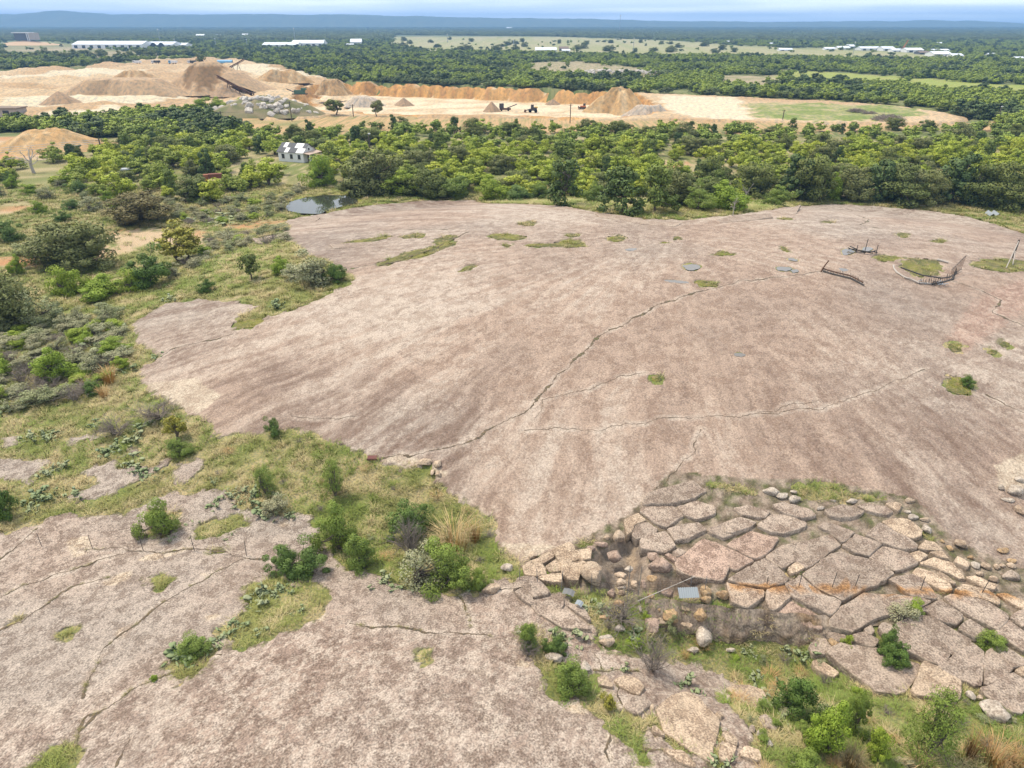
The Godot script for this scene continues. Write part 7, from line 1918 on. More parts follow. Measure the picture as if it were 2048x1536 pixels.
# ------------------------------------------------------------------ rock pieces
func disc(poly: PackedVector2Array, lift: float, flat: bool, cf: Callable) -> ArrayMesh:
	var mid := Vector2.ZERO
	for q in poly:
		mid += q / poly.size()
	var b := Mb.new()
	var n := poly.size() * 3
	var hc := H(mid.x, mid.y)
	for r in range(1, 6):
		for i in n:
			var q := mid.lerp(poly[i / 3].lerp(poly[(i / 3 + 1) % poly.size()], (i % 3) / 3.0), r / 5.0)
			var y := hc if flat else H(q.x, q.y)
			if not flat:
				y += n_fine.get_noise_2d(q.x * 30, q.y * 30) * 0.05
			b.vert(Vector3(q.x, y + lift, q.y), Vector3.UP, cf.call(q.x, q.y))
	var c := b.vert(Vector3(mid.x, hc + lift, mid.y), Vector3.UP, cf.call(mid.x, mid.y))
	for r in 4:
		for i in n:
			var k := r * n + i
			var k2 := r * n + (i + 1) % n
			for x in [k, k + n, k2, k2, k + n, k2 + n]:
				b.t.append(x)
	for i in n:
		for x in [i, (i + 1) % n, c]:
			b.t.append(x)
	if flat:
		return b.mesh() if false else smooth_mesh(b)
	return smooth_mesh(b)

func moss_color(x: float, z: float) -> Color:
	var m := n_mid.get_noise_2d(x * 9, z * 9)
	var f := n_fine.get_noise_2d(x * 22, z * 22)
	return mixc(mixc(Color(0.20, 0.20, 0.035), Color(0.105, 0.11, 0.035), 0.5 + m * 1.6), Color(0.30, 0.23, 0.11), f * 1.6)

func cliff_mesh() -> ArrayMesh:
	var b := Mb.new()
	var cols := 64
	var rows := 18
	for r in rows + 1:
		for c in cols + 1:
			var x := 9.0 + 13.0 * c / cols
			var t := float(r) / rows
			var zc := cliff_line(x)
			var top := H(x, zc - 1.2) + 0.05
			var low := H(x, zc + 1.3) - 0.25
			var bulge := sin(t * PI) * 0.25 + n_mid.get_noise_2d(x * 12, t * 30) * 0.35 + n_fine.get_noise_2d(x * 30, t * 60) * 0.1
			var y := lerpf(top, low, t)
			var st := n_fine.get_noise_2d(x * 45, t * 12)
			var med := n_mid.get_noise_2d(x * 16, t * 40)
			var col := mixc(Color(0.44, 0.36, 0.29), Color(0.26, 0.205, 0.165), 0.5 + med * 1.2)
			col = mixc(col, Color(0.68, 0.56, 0.43), st * 1.6)
			col = mixc(col, Color(0.52, 0.33, 0.15), med * 0.8 - 0.15 + (0.3 if x > 18 else 0.0))
			b.vert(Vector3(x, y, zc - 0.45 + t * 1.1 + bulge), Vector3.UP, col)
	for r in rows:
		for c in cols:
			var k := r * (cols + 1) + c
			for q in [k, k + 1, k + cols + 1, k + 1, k + cols + 2, k + cols + 1]:
				b.t.append(q)
	return smooth_mesh(b)

func joint_mesh(line: PackedVector2Array, k: float) -> ArrayMesh:
	# soil and dead moss lying in a joint, swelling and pinching along its run
	var b := Mb.new()
	var n := line.size()
	for i in n:
		var p := line[i]
		var d := (line[mini(i + 1, n - 1)] - line[maxi(i - 1, 0)]).orthogonal().normalized()
		var far := 1.0 + smoothstep(-50.0, -110.0, p.y) * 1.2
		var w := maxf(0.012, 0.05 + n_mid.get_noise_2d(p.x * 12 + 40, p.y * 12) * 0.22 + n_fine.get_noise_2d(p.x * 30, p.y * 30) * 0.08) * far * k
		var e := n_fine.get_noise_2d(p.x * 20 + 7, p.y * 20)
		var c := mixc(mixc(Color(0.10, 0.075, 0.05), Color(0.17, 0.13, 0.085), 0.5 + e), Color(0.12, 0.135, 0.045), smoothstep(0.02, 0.2, w - 0.1) * (0.5 + e * 2.0))
		for s in [-1.0, 0.0, 1.0]:
			var q: Vector2 = p + d * w * s
			b.vert(Vector3(q.x, rock_top(q.x, q.y) + (0.035 if s == 0.0 else 0.012), q.y), Vector3.UP, c)
	for i in n - 1:
		for s in 2:
			var a := i * 3 + s
			for x in [a, a + 1, a + 3, a + 1, a + 4, a + 3]:
				b.t.append(x)
	return smooth_mesh(b)

func build_rock() -> void:
	f_dome = Field.new(-75, -165, 116, -14, 0.25)
	f_shelf = Field.new(-75, -60, 50, -10, 0.25)
	f_crack = Field.new(-75, -165, 116, -10, 0.15)
	f_pool = Field.new(-75, -165, 116, -14, 0.25)
	f_dome.fill(pts(DOME), 255)
	f_dome.fill(pts(LEDGE), 255)
	for p in LEDGE_MOSS:
		f_dome.fill(pts(p), 0)
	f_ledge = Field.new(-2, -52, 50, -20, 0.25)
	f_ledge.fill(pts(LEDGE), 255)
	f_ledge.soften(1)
	f_pale = Field.new(-60, -80, 60, -12, 0.2)
	for p in PALE:
		f_pale.fill(pts(p), 255)
	f_pale.soften(1)
	f_moss = Field.new(-75, -165, 116, -50, 0.5)
	for p in MOSS:
		f_moss.fill(pts(p), 255)
	f_pink = Field.new(40, -100, 80, -50, 0.4)
	f_pink.fill(pts(PINK), 255)
	f_pink.soften(2)
	f_rec = Field.new(-2, -50, 22, -28, 0.2)
	f_rec.fill(pts(RECESS), 255)
	f_rec.soften(2)
	f_shelf.fill(pts(SHELF), 255)
	for p in UPPER:
		f_shelf.fill(pts(p), 255)
	for p in HOLLOWS:
		f_shelf.fill(pts(p), 0)
	for p in MOSS:
		f_dome.fill(pts(p), 0)
	for p in PUDDLES:
		var q := pts(p)
		f_pool.fill(q, 255)
		var m := Vector2.ZERO
		for a in q:
			m += a / q.size()
		pools.append(Vector3(m.x, m.y, 5.0))
	f_dome.soften(1)
	f_shelf.soften(1)
	f_pool.soften(1)
	var fills := [[], []]
	for which in 2:
		var at_crack := -1
		for p in [CRACKS, CRACKS_SHELF][which]:
			at_crack += 1
			var q := pts(p)
			var line := PackedVector2Array()
			for i in q.size() - 1:
				var n := int(q[i].distance_to(q[i + 1]) / 0.12)
				for k in n:
					var s := q[i].lerp(q[i + 1], float(k) / n)
					s += Vector2(n_mid.get_noise_2d(s.x * 9, s.y * 9), n_mid.get_noise_2d(s.x * 9 + 300, s.y * 9)) * 0.55 + Vector2(n_fine.get_noise_2d(s.x * 40, s.y * 40), n_fine.get_noise_2d(s.x * 40 + 80, s.y * 40)) * 0.10
					line.append(s)
					f_crack.spot(s.x, s.y, 0.5, 150)
			fills[which].append(joint_mesh(line, [1.0, 0.5, 0.25, 0.18, 0.9, 0.7, 1.0, 0.8, 0.4, 0.25, 0.3, 0.5, 0.6, 0.5, 0.5][at_crack] if which == 0 else 0.7))
	var b := Mb.new()
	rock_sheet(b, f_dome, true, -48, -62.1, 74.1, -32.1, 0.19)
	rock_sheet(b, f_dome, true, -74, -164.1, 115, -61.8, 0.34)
	var dome := structure("granite_dome", b.mesh(), M.rock_dome)
	dome.set_meta("label", "huge bare dome of pinkish granite")
	b = Mb.new()
	rock_sheet(b, f_shelf, false, -52, -56, 24, -11, 0.15)
	var shelf := structure("granite_shelf", b.mesh(), M.rock)
	shelf.set_meta("label", "lichen-blotched granite shelf in front")
	for m in fills[0]:
		part("joint_fill", m, M.soil, dome)
	for m in fills[1]:
		part("joint_fill", m, M.soil, shelf)
	for p in MOSS:
		part("moss_patch", disc(pts(p), -0.06, false, moss_color), M.soil, dome)
	for p in PUDDLES:
		part("puddle", disc(pts(p), -0.07, true, func(_x, _z): return Color.WHITE), M.puddle, dome)
	for p in DOME_SLABS:
		part("slab", slab_mesh("g", pts(p), 0.1, 0.4), M.rock_dome, dome)
	for p in SHELF_SLABS:
		part("slab", slab_mesh(p[0], pts(p[1]), 0.2, 0.3), M.rock, shelf)
	var ledge := thing("fractured_ledge", "broken granite slabs with dark joints along the dome's foot", "rock ledge")
	for p in SLABS:
		part("slab", slab_mesh(p[0], pts(p[1]), rnd(0.2, 0.34), 0.5), M.rock, ledge)
	part("cliff_face", cliff_mesh(), M.rock, ledge)
	for i in 9:
		boulder_shapes.append(boulder_shape(i))
	rng.seed = 4242
	for i in BOULDERS.size():
		var a: Array = BOULDERS[i]
		var m := boulder_mesh(boulder_shapes[i % 9], a[6], a[2], a[4], a[3])
		var o := part("boulder", m, M.rock, self, Vector3(a[0], H(a[0], a[1]) + a[4] * 0.55, a[1]))
		o.rotation.y = rnd(-0.25, 0.25)
		tag(o, a[7], "boulder", a[8] if a[8] != "" else "loose boulders")

# ------------------------------------------------------------------ vegetation cover
func multi(called: String, mesh: Mesh, m: Material, where: Array, cols: PackedColorArray, label: String) -> void:
	var mm := MultiMesh.new()
	mm.transform_format = MultiMesh.TRANSFORM_3D
	mm.use_colors = true
	mm.mesh = mesh
	mm.instance_count = where.size()
	for i in where.size():
		mm.set_instance_transform(i, where[i])
		mm.set_instance_color(i, cols[i])
	var o := MultiMeshInstance3D.new()
	o.name = numbered(called)
	o.multimesh = mm
	o.material_override = m
	add_child(o)
	o.set_meta("kind", "stuff")
	o.set_meta("label", label)

func soil_shows(x: float, z: float) -> bool:
	if z > -166.0 and x > -75.0 and x < 116.0 and f_dome.at(x, z) > 0.6:
		return false
	if z > -60.0 and x < 50.0 and f_shelf.at(x, z) > 0.6:
		return false
	return true

func build_grass() -> void:
	var green := [grass_clump(22, 0.35, 0.02, 0.5), grass_clump(26, 0.4, 0.018, 0.6), grass_clump(18, 0.5, 0.022, 0.8)]
	var lists := [[], [], []]
	var cols := [PackedColorArray(), PackedColorArray(), PackedColorArray()]
	for i in 150000:
		var t := pow(rng.randf(), 1.3)
		var z := -14.0 - t * 156.0
		var half := 24.0 + absf(z) * 0.72
		var x := rnd(-half, half)
		if x > 112.0 or not soil_shows(x, z) or f_moss.at(x, z) > 0.3 and rng.randf() < 0.9:
			continue
		if z < -135.0 and f_pond.at(x, z) > 0.2:
			continue
		if z < -62.0 and f_track.at(x, z) > 0.3 and rng.randf() < 0.93:
			continue
		var big := n_big.get_noise_2d(x * 5.0, z * 5.0)
		var med := n_mid.get_noise_2d(x * 9.0, z * 9.0)
		if med < -0.25 and rng.randf() < 0.6:
			continue
		var k := rng.randi() % 3
		var c := mixc(Color(0.19, 0.26, 0.04), Color(0.27, 0.28, 0.08), 0.5 + big * 2.0)
		c = mixc(c, Color(0.54, 0.45, 0.24), smoothstep(-0.05, 0.3, med + rnd(-0.25, 0.2)) * 0.9)
		if z > -34.0 and x > 3.0:
			c = mixc(c, Color(0.14, 0.27, 0.025), 0.5 if med < 0.1 else 0.0)
		var s := rnd(0.18, 0.42) * (1.0 + absf(z) * 0.008)
		lists[k].append(Transform3D(Basis(Vector3.UP, rnd(0, TAU)).scaled(Vector3(s * 1.5, s * rnd(0.6, 1.1), s * 1.5)), Vector3(x, H(x, z) - 0.15, z)))
		cols[k].append(c)
	# weeds in the joints and shallow soil of the mossy pools
	for p in MOSS:
		var q := pts(p)
		var m := Vector2.ZERO
		for a in q:
			m += a / q.size()
		for i in 6:
			var e := m.lerp(q[rng.randi() % q.size()], rng.randf() * 0.95)
			var s := rnd(0.1, 0.2)
			lists[i % 3].append(Transform3D(Basis(Vector3.UP, rnd(0, TAU)).scaled(Vector3(s * 1.6, s, s * 1.6)), Vector3(e.x, H(e.x, e.y) - 0.1, e.y)))
			cols[i % 3].append(mixc(Color(0.13, 0.16, 0.03), Color(0.25, 0.22, 0.08), rng.randf()))
	for p in CRACKS_SHELF:
		var q := pts(p)
		for i in q.size() - 1:
			for k in int(q[i].distance_to(q[i + 1]) / 0.16):
				var e := q[i].lerp(q[i + 1], rng.randf())
				if n_mid.get_noise_2d(e.x * 8.0, e.y * 8.0) < 0.05:
					continue
				e += Vector2(n_mid.get_noise_2d(e.x * 9, e.y * 9), n_mid.get_noise_2d(e.x * 9 + 300, e.y * 9)) * 0.55 + Vector2(rnd(-0.06, 0.06), rnd(-0.06, 0.06))
				var s := rnd(0.08, 0.2)
				lists[k % 3].append(Transform3D(Basis(Vector3.UP, rnd(0, TAU)).scaled(Vector3(s * 1.4, s, s * 1.4)), Vector3(e.x, rock_top(e.x, e.y) - 0.02, e.y)))
				cols[k % 3].append(mixc(Color(0.20, 0.22, 0.05), Color(0.40, 0.34, 0.16), rng.randf()))
	for k in 3:
		multi("grass", green[k], M.grass, lists[k], cols[k], ["green and straw grass tufts", "bushy grass tufts", "sprawling grass tufts"][k])

func scatter(poly: PackedVector2Array, gap: float, tries: int) -> Array:
	var lo := Vector2(INF, INF)
	var hi := -lo
	for q in poly:
		lo = lo.min(q)
		hi = hi.max(q)
	var grid := {}
	var o := []
	for i in tries:
		var p := Vector2(rnd(lo.x, hi.x), rnd(lo.y, hi.y))
		if not Geometry2D.is_point_in_polygon(p, poly):
			continue
		var g := Vector2i((p / gap).floor())
		var ok := true
		for a in range(-1, 2):
			for b in range(-1, 2):
				for q in grid.get(g + Vector2i(a, b), []):
					if p.distance_to(q) < gap:
						ok = false
		if ok:
			if not grid.has(g):
				grid[g] = []
			grid[g].append(p)
			o.append(p)
	return o

func build_plants() -> void:
	make_protos()
	rng.seed = 77
	for a in PLANTS:
		plant(a[0], a[1], a[2], a[3], a[4], a[5])
	for i in PEARS.size():
		var a: Array = PEARS[i]
		var spot := "among rocks of the gully at lower right"
		var grp := "in the gully"
		if a[1] < -60.0:
			grp = "on the bank"
			spot = "on the bank left of the dome, " + ("below the round brown tree" if a[1] < -100.0 else ("beside the left lobe" if a[0] > -52.0 else "in the grey brush"))
		elif a[0] <= 2.0:
			grp = "along the shelf"
			spot = "between shelf and meadow, " + ("at the left edge" if a[0] < -34.0 else ("left of the lone shelf shrub" if a[0] < -27.0 else ("above the fence" if a[1] < -40.0 else "in the grassy bowl of the shelf"))) + (", wide" if a[2] > 1.25 else ", small")
		elif a[0] > 14.0:
			spot = "at the cliff foot and slabs of the gully" + (", wide" if a[2] > 1.1 else ", small")
		else:
			spot = "among boulders in front of the wire fence" + (", wide" if a[2] > 1.1 else ", small")
		plant("pear", a[0], a[1], clampf(a[2] * 0.45, 0.35, 0.9), a[2], "grey-green prickly pear clump " + spot, "prickly pears " + grp)
	# thicket: the nearest trees one by one, the rest as one mass
	var house := Vector2(SITES.house[0], SITES.house[1])
	var spots := []
	for p in scatter(pts(THICKET), 4.5, 14000):
		if p.distance_to(house) < 9.0 or absf(p.x - house.x * p.y / house.y) < 7.0 and p.y > house.y and p.y < house.y + 26.0:
			continue
		if p.distance_to(Vector2(-43, -157)) < 17.0 or f_track.at(p.x, p.y) > 0.4 or p.y > -166 and (f_pond.at(p.x, p.y) > 0.02 or not soil_shows(p.x, p.y + 2.0)):
			continue
		var open := n_big.get_noise_2d(p.x * 6.0, p.y * 6.0)
		if open > 0.29 or open < -0.38:
			continue
		var clear := true
		for a in PLANTS:
			if absf(a[1] - p.x) < a[4] * 0.6 and absf(a[2] - p.y) < a[4] * 0.6:
				clear = false
		for a in POLES:
			if absf(a[0] - p.x) < 2.5 and p.y - a[1] > -1.5 and p.y - a[1] < 9.0:
				clear = false
		if clear:
			spots.append(p)
	spots.sort_custom(func(a, b): return a.y > b.y)
	var rest := []
	var n := {"mesquite": 0, "oak": 0, "cedar": 0}
	for p in spots:
		var u := rng.randf()
		var dark := n_mid.get_noise_2d(p.x * 2.2, p.y * 2.2)
		var front: bool = p.y > -172.0 and p.x > 20.0
		var kind := "mesquite"
		if u < 0.10 + dark * 0.3 + (0.25 if front else 0.0):
			kind = "oak"
		elif u > 0.93 - (0.12 if front else 0.0):
			kind = "cedar"
		var h := rnd(2.8, 5.2) * (1.15 if kind != "mesquite" else 1.0)
		var w := h * rnd(1.25, 1.9)
		if kind == "cedar":
			w = h * rnd(0.7, 1.0)
		if n[kind] >= 300 or not n_visible(p):
			rest.append([p, h, w, kind])
			continue
		n[kind] += 1
		var bear: float = p.x / -p.y
		var where := "at the left picture edge"
		for e in [[-0.52, "left of the white ruined house"], [-0.33, "near the white ruined house"], [-0.2, "near the largest pond tree"], [-0.05, "behind the dome's left crest"], [0.06, "behind the cedar with bare branches"], [0.2, "behind the pair of cedars"], [0.34, "around the bare white trunk"], [0.5, "behind the dome's right crest"], [0.62, "at the right picture edge"]]:
			if bear > e[0]:
				where = e[1]
		var row := "thicket front" if p.y > -172.0 else ("mid thicket" if p.y > -215.0 else "thicket back")
		var sz := "tall " if h > 4.8 else ("small " if h < 3.9 else "")
		plant(kind, p.x, p.y, h, w, sz + {"mesquite": "light green mesquite in the ", "oak": "dark round oak in the ", "cedar": "narrow dark cedar in the "}[kind] + row + ", " + where, {"mesquite": "mesquites ", "oak": "oaks ", "cedar": "cedars "}[kind] + where)
	for p in scatter(pts(SOUTHBAND), 5.5, 2500):
		rest.append([p, rnd(3.2, 5.0), rnd(5.0, 7.5), "mesquite"])
	for p in scatter(pts(MIDLEFT), 6.5, 500):
		if f_track.at(p.x, p.y) < 0.3:
			var k: String = ["bright", "greybush", "dark"][rng.randi() % 3]
			plant(k, p.x, p.y, rnd(1.6, 3.2), rnd(2.6, 5.0), {"bright": "light green bush", "greybush": "grey-green bush", "dark": "dark green bush"}[k] + " on the left flat above the track", "bushes on the left flat")
	for z in [[BRUSHLEFT, 1.7, "in the brush left of the dome"], [BRUSHMID, 2.7, "in the brush below the thicket"], [BRUSHLOW, 2.5, "on the grassy slope left of the dome"]]:
		for p in scatter(pts(z[0]), z[1], 1500):
			if soil_shows(p.x, p.y):
				var k: String = ["greybush", "greybush", "greybush", "twig", "bright"][rng.randi() % 5]
				if z[1] == 2.5 and rng.randf() < 0.3:
					continue
				plant(k, p.x, p.y, rnd(0.9, 1.9), rnd(2.2, 4.0), {"greybush": "low grey-green bush ", "twig": "low leafless bush ", "bright": "low light green bush "}[k] + z[2] + side_of(p, pts(z[0])), "bushes " + z[2])
	for p in scatter(pts(WEEDS), 1.15, 900):
		if not soil_shows(p.x, p.y):
			continue
		var k: String = ["dry", "shrub", "twig", "greybush", "dry", "bright"][rng.randi() % 6]
		plant(k, p.x, p.y, rnd(0.3, 0.75), rnd(0.6, 1.3), {"dry": "small tan grass clump ", "shrub": "small green weed bush ", "twig": "small leafless weed ", "greybush": "small grey-green weed bush ", "bright": "small bright green weed bush "}[k] + "in the weedy gully at lower right", "weeds of the gully")
	for p in scatter(pts(MEADOW), 2.6, 300):
		if not soil_shows(p.x, p.y):
			continue
		var k: String = ["dry", "twig", "greybush", "dry"][rng.randi() % 4]
		plant(k, p.x, p.y, rnd(0.25, 0.5), rnd(0.6, 1.1), {"dry": "small tan grass tuft ", "twig": "small grey twiggy plant ", "greybush": "small grey-green plant "}[k] + "scattered in the meadow", "small plants of the meadow")
	# mass of farther trees
	var far_p := []
	for i in 4:
		var far := crown(["mesquite", "mesquite", "oak", "cedar"][i], 20, 46, 0.06, [0.15, 0.1, 0.08, 0.0][i], 0.18)
		far_p.append(far[1])
	var grove := Mb.new()
	for i in 9:
		var c := Vector3(rnd(-0.45, 0.45), 0, rnd(-0.45, 0.45))
		var hh := rnd(0.6, 1.0)
		var g := rnd(0.75, 1.2)
		for k in 120:
			var d := ball()
			d = d.normalized() * pow(d.length(), 0.4)
			d.y = absf(d.y)
			var e := g * rnd(0.75, 1.25)
			grove.col = Color(e, e, e)
			grove.leaf(c + Vector3(d.x * 0.17, d.y * hh, d.z * 0.17), (d + ball() * 0.6).normalized(), d, rnd(0.03, 0.055), rng)
	far_p.append(grove.mesh())
	var lists := [[], [], [], [], []]
	var cols := [PackedColorArray(), PackedColorArray(), PackedColorArray(), PackedColorArray(), PackedColorArray()]
	var gcol := [Color(0.26, 0.33, 0.045), Color(0.20, 0.27, 0.045), Color(0.11, 0.15, 0.045), Color(0.085, 0.13, 0.038), Color(0.14, 0.185, 0.055)]
	for r in rest:
		var k: int = {"mesquite": rng.randi() % 2, "oak": 2, "cedar": 3}[r[3]]
		lists[k].append(Transform3D(Basis(Vector3.UP, rnd(0, TAU)).scaled(Vector3(r[2], r[1], r[2])), Vector3(r[0].x, -0.15, r[0].y)))
		cols[k].append(gcol[k] * rnd(0.8, 1.2))
	var thick := pts(THICKET)
	var bank := pts(BANK)
	for i in 46000:
		var dist := 250.0 + 1500.0 * pow(rng.randf(), 1.55)
		var x := rnd(-0.86, 0.86) * dist
		var z := -dist
		var p := Vector2(x, z)
		if z > -840.0 and f_quarry.at(x, z) > 0.15:
			continue
		if z > -345.0 and Geometry2D.is_point_in_polygon(p, bank) or z > -440.0 and Geometry2D.is_point_in_polygon(p, thick) or z > -330.0 and f_track.at(x, z) > 0.2:
			continue
		var warp := p + Vector2(n_mid.get_noise_2d(x * 0.6, z * 0.6), n_mid.get_noise_2d(x * 0.6 + 70, z * 0.6)) * 30.0
		if Geometry2D.is_point_in_polygon(warp, zone_tan) or inside(zone_green, warp) or inside(zone_clear, warp):
			if rng.randf() < 0.985:
				continue
		var patch := n_big.get_noise_2d(x * 0.9, z * 0.9)
		if patch > 0.38 and rng.randf() < 0.8:
			continue
		var near_b := false
		for a in BUILDINGS:
			if absf(a[0] - x) < a[2] * 0.5 + 3.0 and z - a[1] > -a[4] - 4.0 and z - a[1] < 22.0 + a[2] * 0.2:
				near_b = true
		if near_b:
			continue
		var mq := n_mid.get_noise_2d(x * 0.5, z * 0.5) + rnd(-0.25, 0.25) + (0.12 if x > 0 else -0.02)
		var k := rng.randi() % 2 if mq > -0.06 else (2 if rng.randf() < 0.75 else 3)
		var h := rnd(3.4, 5.8) * (1.15 if k > 1 else 1.0)
		var w := h * rnd(1.2, 1.9)
		lists[k].append(Transform3D(Basis(Vector3.UP, rnd(0, TAU)).scaled(Vector3(w, h, w)), Vector3(x, -0.2, z)))
		cols[k].append(gcol[k] * rnd(0.75, 1.2))
	for i in 30000:
		var dist := 1650.0 + 4800.0 * pow(rng.randf(), 1.3)
		var x := rnd(-0.9, 0.9) * dist
		var p := Vector2(x, -dist)
		if Geometry2D.is_point_in_polygon(p, zone_tan):
			continue
		if n_big.get_noise_2d(x * 0.35, dist * 0.35) > 0.32:
			continue
		var near_b := false
		for a in BUILDINGS:
			if absf(a[0] - x) < a[2] * 0.5 + 20.0 and -dist - a[1] > -a[4] - 15.0 and -dist - a[1] < 90.0:
				near_b = true
		if near_b:
			continue
		var w := rnd(24, 46)
		lists[4].append(Transform3D(Basis(Vector3.UP, rnd(0, TAU)).scaled(Vector3(w, rnd(5.0, 9.0), w)), Vector3(x, -0.5, -dist)))
		var t := n_mid.get_noise_2d(x * 0.2, dist * 0.2)
		cols[4].append(mixc(gcol[4], Color(0.13, 0.16, 0.045), t * 1.5) * rnd(0.75, 1.2))
	var fm := vmat(0.8)
	fm.backlight_enabled = true
	fm.backlight = lin(0.03, 0.045, 0.012)
	for k in 5:
		multi("woodland", far_p[k], fm, lists[k], cols[k], ["light green mesquite wood beyond and around the quarry", "green mesquite scrub beyond and around the quarry", "dark oaks mixed in the far wood", "dark cedars mixed in the far wood", "wooded plain in front of the blue hills"][k])
	for a in QUARRYOAKS:
		plant("oak", a[0], a[1], rnd(6, 9), rnd(10, 16), "dark oak in the row between the quarry and the long white shed", "dark oaks behind the quarry", -0.2)
	for a in MOUNDBUSHES:
		plant("bright", a[0], a[1], a[2], a[2] * 1.7, a[3], "bushes of the rubble mound", a[4])
	for a in FIELDOAKS:
		var be := float(a[0]) / -float(a[1])
		plant("oak", a[0], a[1], rnd(5, 8), rnd(8, 14), ("dark oak in the tan field, " + ("left end before the woods" if be < -0.12 else ("left of the white farmhouse" if be < 0.0 else ("around the white farmhouse" if be < 0.12 else "right of the white farmhouse"))) + (", farther out" if a[1] < -1500.0 else ", nearer side")), "oaks of the tan field", -0.2)

func side_of(p: Vector2, poly: PackedVector2Array) -> String:
	var lo := Vector2(INF, INF)
	var hi := -lo
	for q in poly:
		lo = lo.min(q)
		hi = hi.max(q)
	var t := (p - lo) / (hi - lo)
	return (", left" if t.x < 0.36 else (", middle" if t.x < 0.68 else ", right")) + (" far side" if t.y < 0.33 else (" centre" if t.y < 0.66 else " near side"))

func n_visible(p: Vector2) -> bool:
	return absf(p.x) < 0.80 * absf(p.y) + 6.0

func build_hills() -> void:
	var b := Mb.new()
	var n := 420
	var rows := 9
	for r in rows:
		for i in n + 1:
			var t := float(i) / n * (RIDGE.size() - 1)
			var k := mini(int(t), RIDGE.size() - 2)
			var x := lerpf(RIDGE[k][0], RIDGE[k + 1][0], t - k)
			var top := lerpf(RIDGE[k][1], RIDGE[k + 1][1], t - k)
			top += n_mid.get_noise_2d(x * 0.06, 0.0) * 9.0 + n_fine.get_noise_2d(x * 0.35, 4.0) * 4.0
			var s := r / float(rows - 1)
			var y: float = top * [-0.1, 0.16, 0.42, 0.62, 0.80, 0.93, 1.0, 0.9, 0.6][r]
			y += n_mid.get_noise_2d(x * 0.05, r * 40.0) * 10.0 * sin(s * PI) * (1.0 if r < 6 else 0.0)
			var med := n_fine.get_noise_2d(x * 0.2, r * 25.0)
			var c := mixc(Color(0.045, 0.07, 0.03), Color(0.08, 0.10, 0.04), 0.5 + med)
			b.vert(Vector3(x, y - 3.0, -5600.0 - s * 1400.0), Vector3.UP, c)
	for r in rows - 1:
		for i in n:
			var k := r * (n + 1) + i
			for q in [k, k + n + 1, k + 1, k + 1, k + n + 1, k + n + 2]:
				b.t.append(q)
	structure("hills", smooth_mesh(b), M.v)

func build_sky() -> Sky:
	var sm := ProceduralSkyMaterial.new()
	sm.sky_top_color = lin(0.36, 0.385, 0.425)
	sm.sky_horizon_color = lin(0.375, 0.435, 0.53)
	sm.sky_curve = 0.2
	sm.ground_horizon_color = lin(0.30, 0.34, 0.36)
	sm.ground_bottom_color = lin(0.18, 0.18, 0.15)
	sm.sun_angle_max = 12.0
	var w := 3072
	var h := 1536
	var n := FastNoiseLite.new()
	n.seed = 5
	n.frequency = 0.006
	n.fractal_octaves = 5
	var im := Image.create(w, h, false, Image.FORMAT_RGBA8)
	# thin bands of cloud, flattened towards the horizon
	for y in range(0, h / 2):
		var el := (0.5 - (y + 0.5) / h) * PI
		var ky := 1.0 / (sin(el) + 0.035)
		var step := 1 if el < 0.12 else 8
		if step == 8 and y % 8 != 0:
			continue
		for x in range(0, w, step):
			var az := TAU * x / w
			var v := n.get_noise_3d(cos(az) * 420.0, ky * 34.0, sin(az) * 420.0)
			var a := clampf(v * 1.5 + 0.3, 0.0, 1.0)
			var c := Color(1, 1, 1, a)
			if step == 1:
				im.set_pixel(x, y, c)
			else:
				im.fill_rect(Rect2i(x, y, 8, 8), c)
	sm.sky_cover = ImageTexture.create_from_image(im)
	sm.sky_cover_modulate = Color(lin(0.20, 0.175, 0.13), 1.0)
	var sky := Sky.new()
	sky.sky_material = sm
	return sky

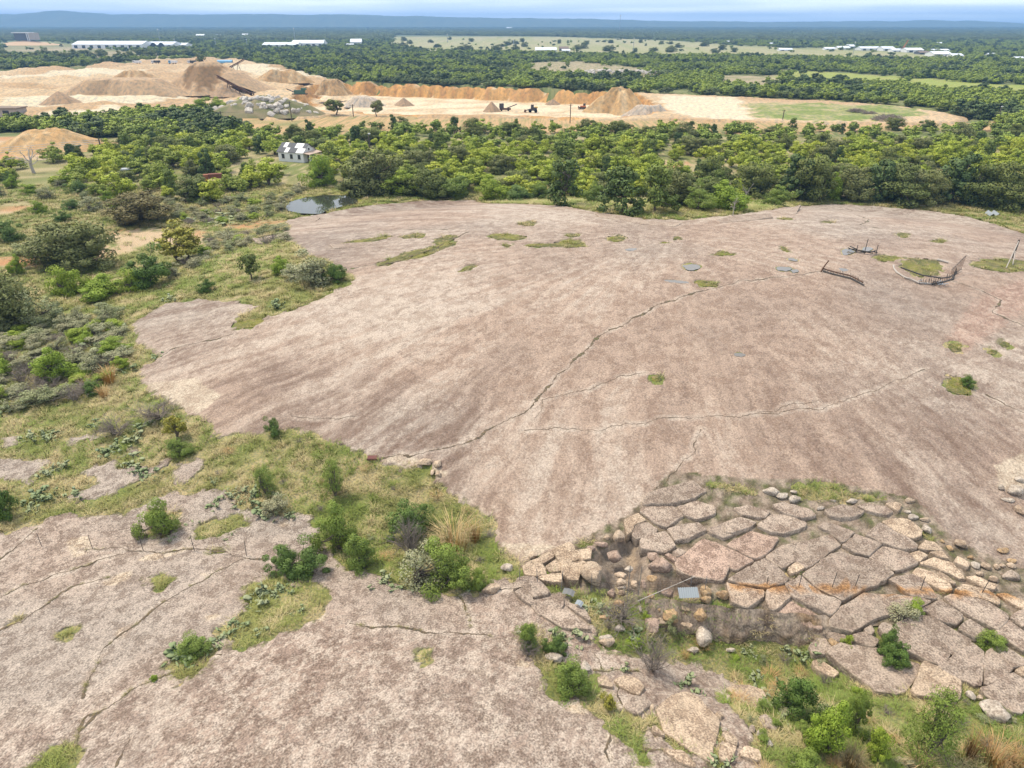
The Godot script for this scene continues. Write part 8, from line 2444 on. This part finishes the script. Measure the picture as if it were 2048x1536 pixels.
func _ready() -> void:
	# camera
	var cam := Camera3D.new()
	cam.name = "camera"
	add_child(cam)
	cam.position = Vector3(0, 35, 0)
	cam.rotation_degrees = Vector3(-27.9, 0, 0)
	cam.fov = 58.68
	cam.near = 0.5
	cam.far = 20000.0
	cam.current = true
	# light: bright thin overcast, a soft high sun from the left behind the dome
	var env := Environment.new()
	env.background_mode = Environment.BG_SKY
	env.sky = build_sky()
	env.tonemap_mode = Environment.TONE_MAPPER_LINEAR
	env.tonemap_exposure = 2.75
	env.sdfgi_enabled = true
	env.ssao_enabled = true
	env.ssil_enabled = true
	env.fog_enabled = true
	env.fog_density = 0.00017
	env.fog_light_color = Color(0.56, 0.77, 1.0)
	var we := WorldEnvironment.new()
	we.name = "environment"
	we.environment = env
	add_child(we)
	var sun := DirectionalLight3D.new()
	sun.name = "sun"
	sun.light_energy = 0.5
	sun.light_angular_distance = 10.0
	sun.light_color = Color(1.0, 0.94, 0.85)
	sun.shadow_enabled = true
	add_child(sun)
	sun.look_at_from_position(Vector3.ZERO, Vector3(0.45, -1.0, 0.25), Vector3.FORWARD)
	# noise and materials
	rng.seed = 20
	for p in [[n_big, 3, 0.01, 3], [n_mid, 4, 0.03, 4], [n_fine, 6, 0.06, 4], [n_cell, 8, 0.05, 1]]:
		p[0].seed = p[1]
		p[0].frequency = p[2]
		p[0].fractal_octaves = p[3]
		p[0].noise_type = FastNoiseLite.TYPE_SIMPLEX_SMOOTH
	materials()
	f_track = Field.new(-210, -335, 210, -58, 0.8)
	for p in TRACK:
		f_track.fill(pts(p), 255)
	f_track.soften(2)
	f_pond = Field.new(-70, -175, -10, -130, 0.3)
	f_pond.fill(pts(POND), 255)
	f_pond.soften(3)
	f_quarry = Field.new(-570, -840, 280, -255, 2.0)
	f_quarry.fill(pts(QUARRY), 255)
	f_quarry.soften(2)
	f_pit = Field.new(-570, -840, 280, -255, 1.2)
	f_pit.fill(pts(PIT), 255)
	f_pit.soften(3)
	for p in SANDWHITE:
		zone_sand.append(pts(p))
	for p in PAN:
		zone_pan.append(pts(p))
	zone_meadow = pts(MEADOWFAR)
	zone_tan = pts(FIELDTAN)
	zone_bank = pts(BANK)
	for p in FIELDGREEN:
		zone_green.append(pts(p))
	for p in CLEARING:
		zone_clear.append(pts(p))
	# structure
	build_rock()
	build_ground()
	build_hills()
	build_quarry()
	var water := structure("pond", disc(pts(POND), 0.0, true, func(_x, _z): return Color.WHITE), M.water)
	water.position.y = 0.1
	# things
	build_plants()
	build_grass()
	build_rubble()
	build_buildings()
	build_machines()
	build_fences()
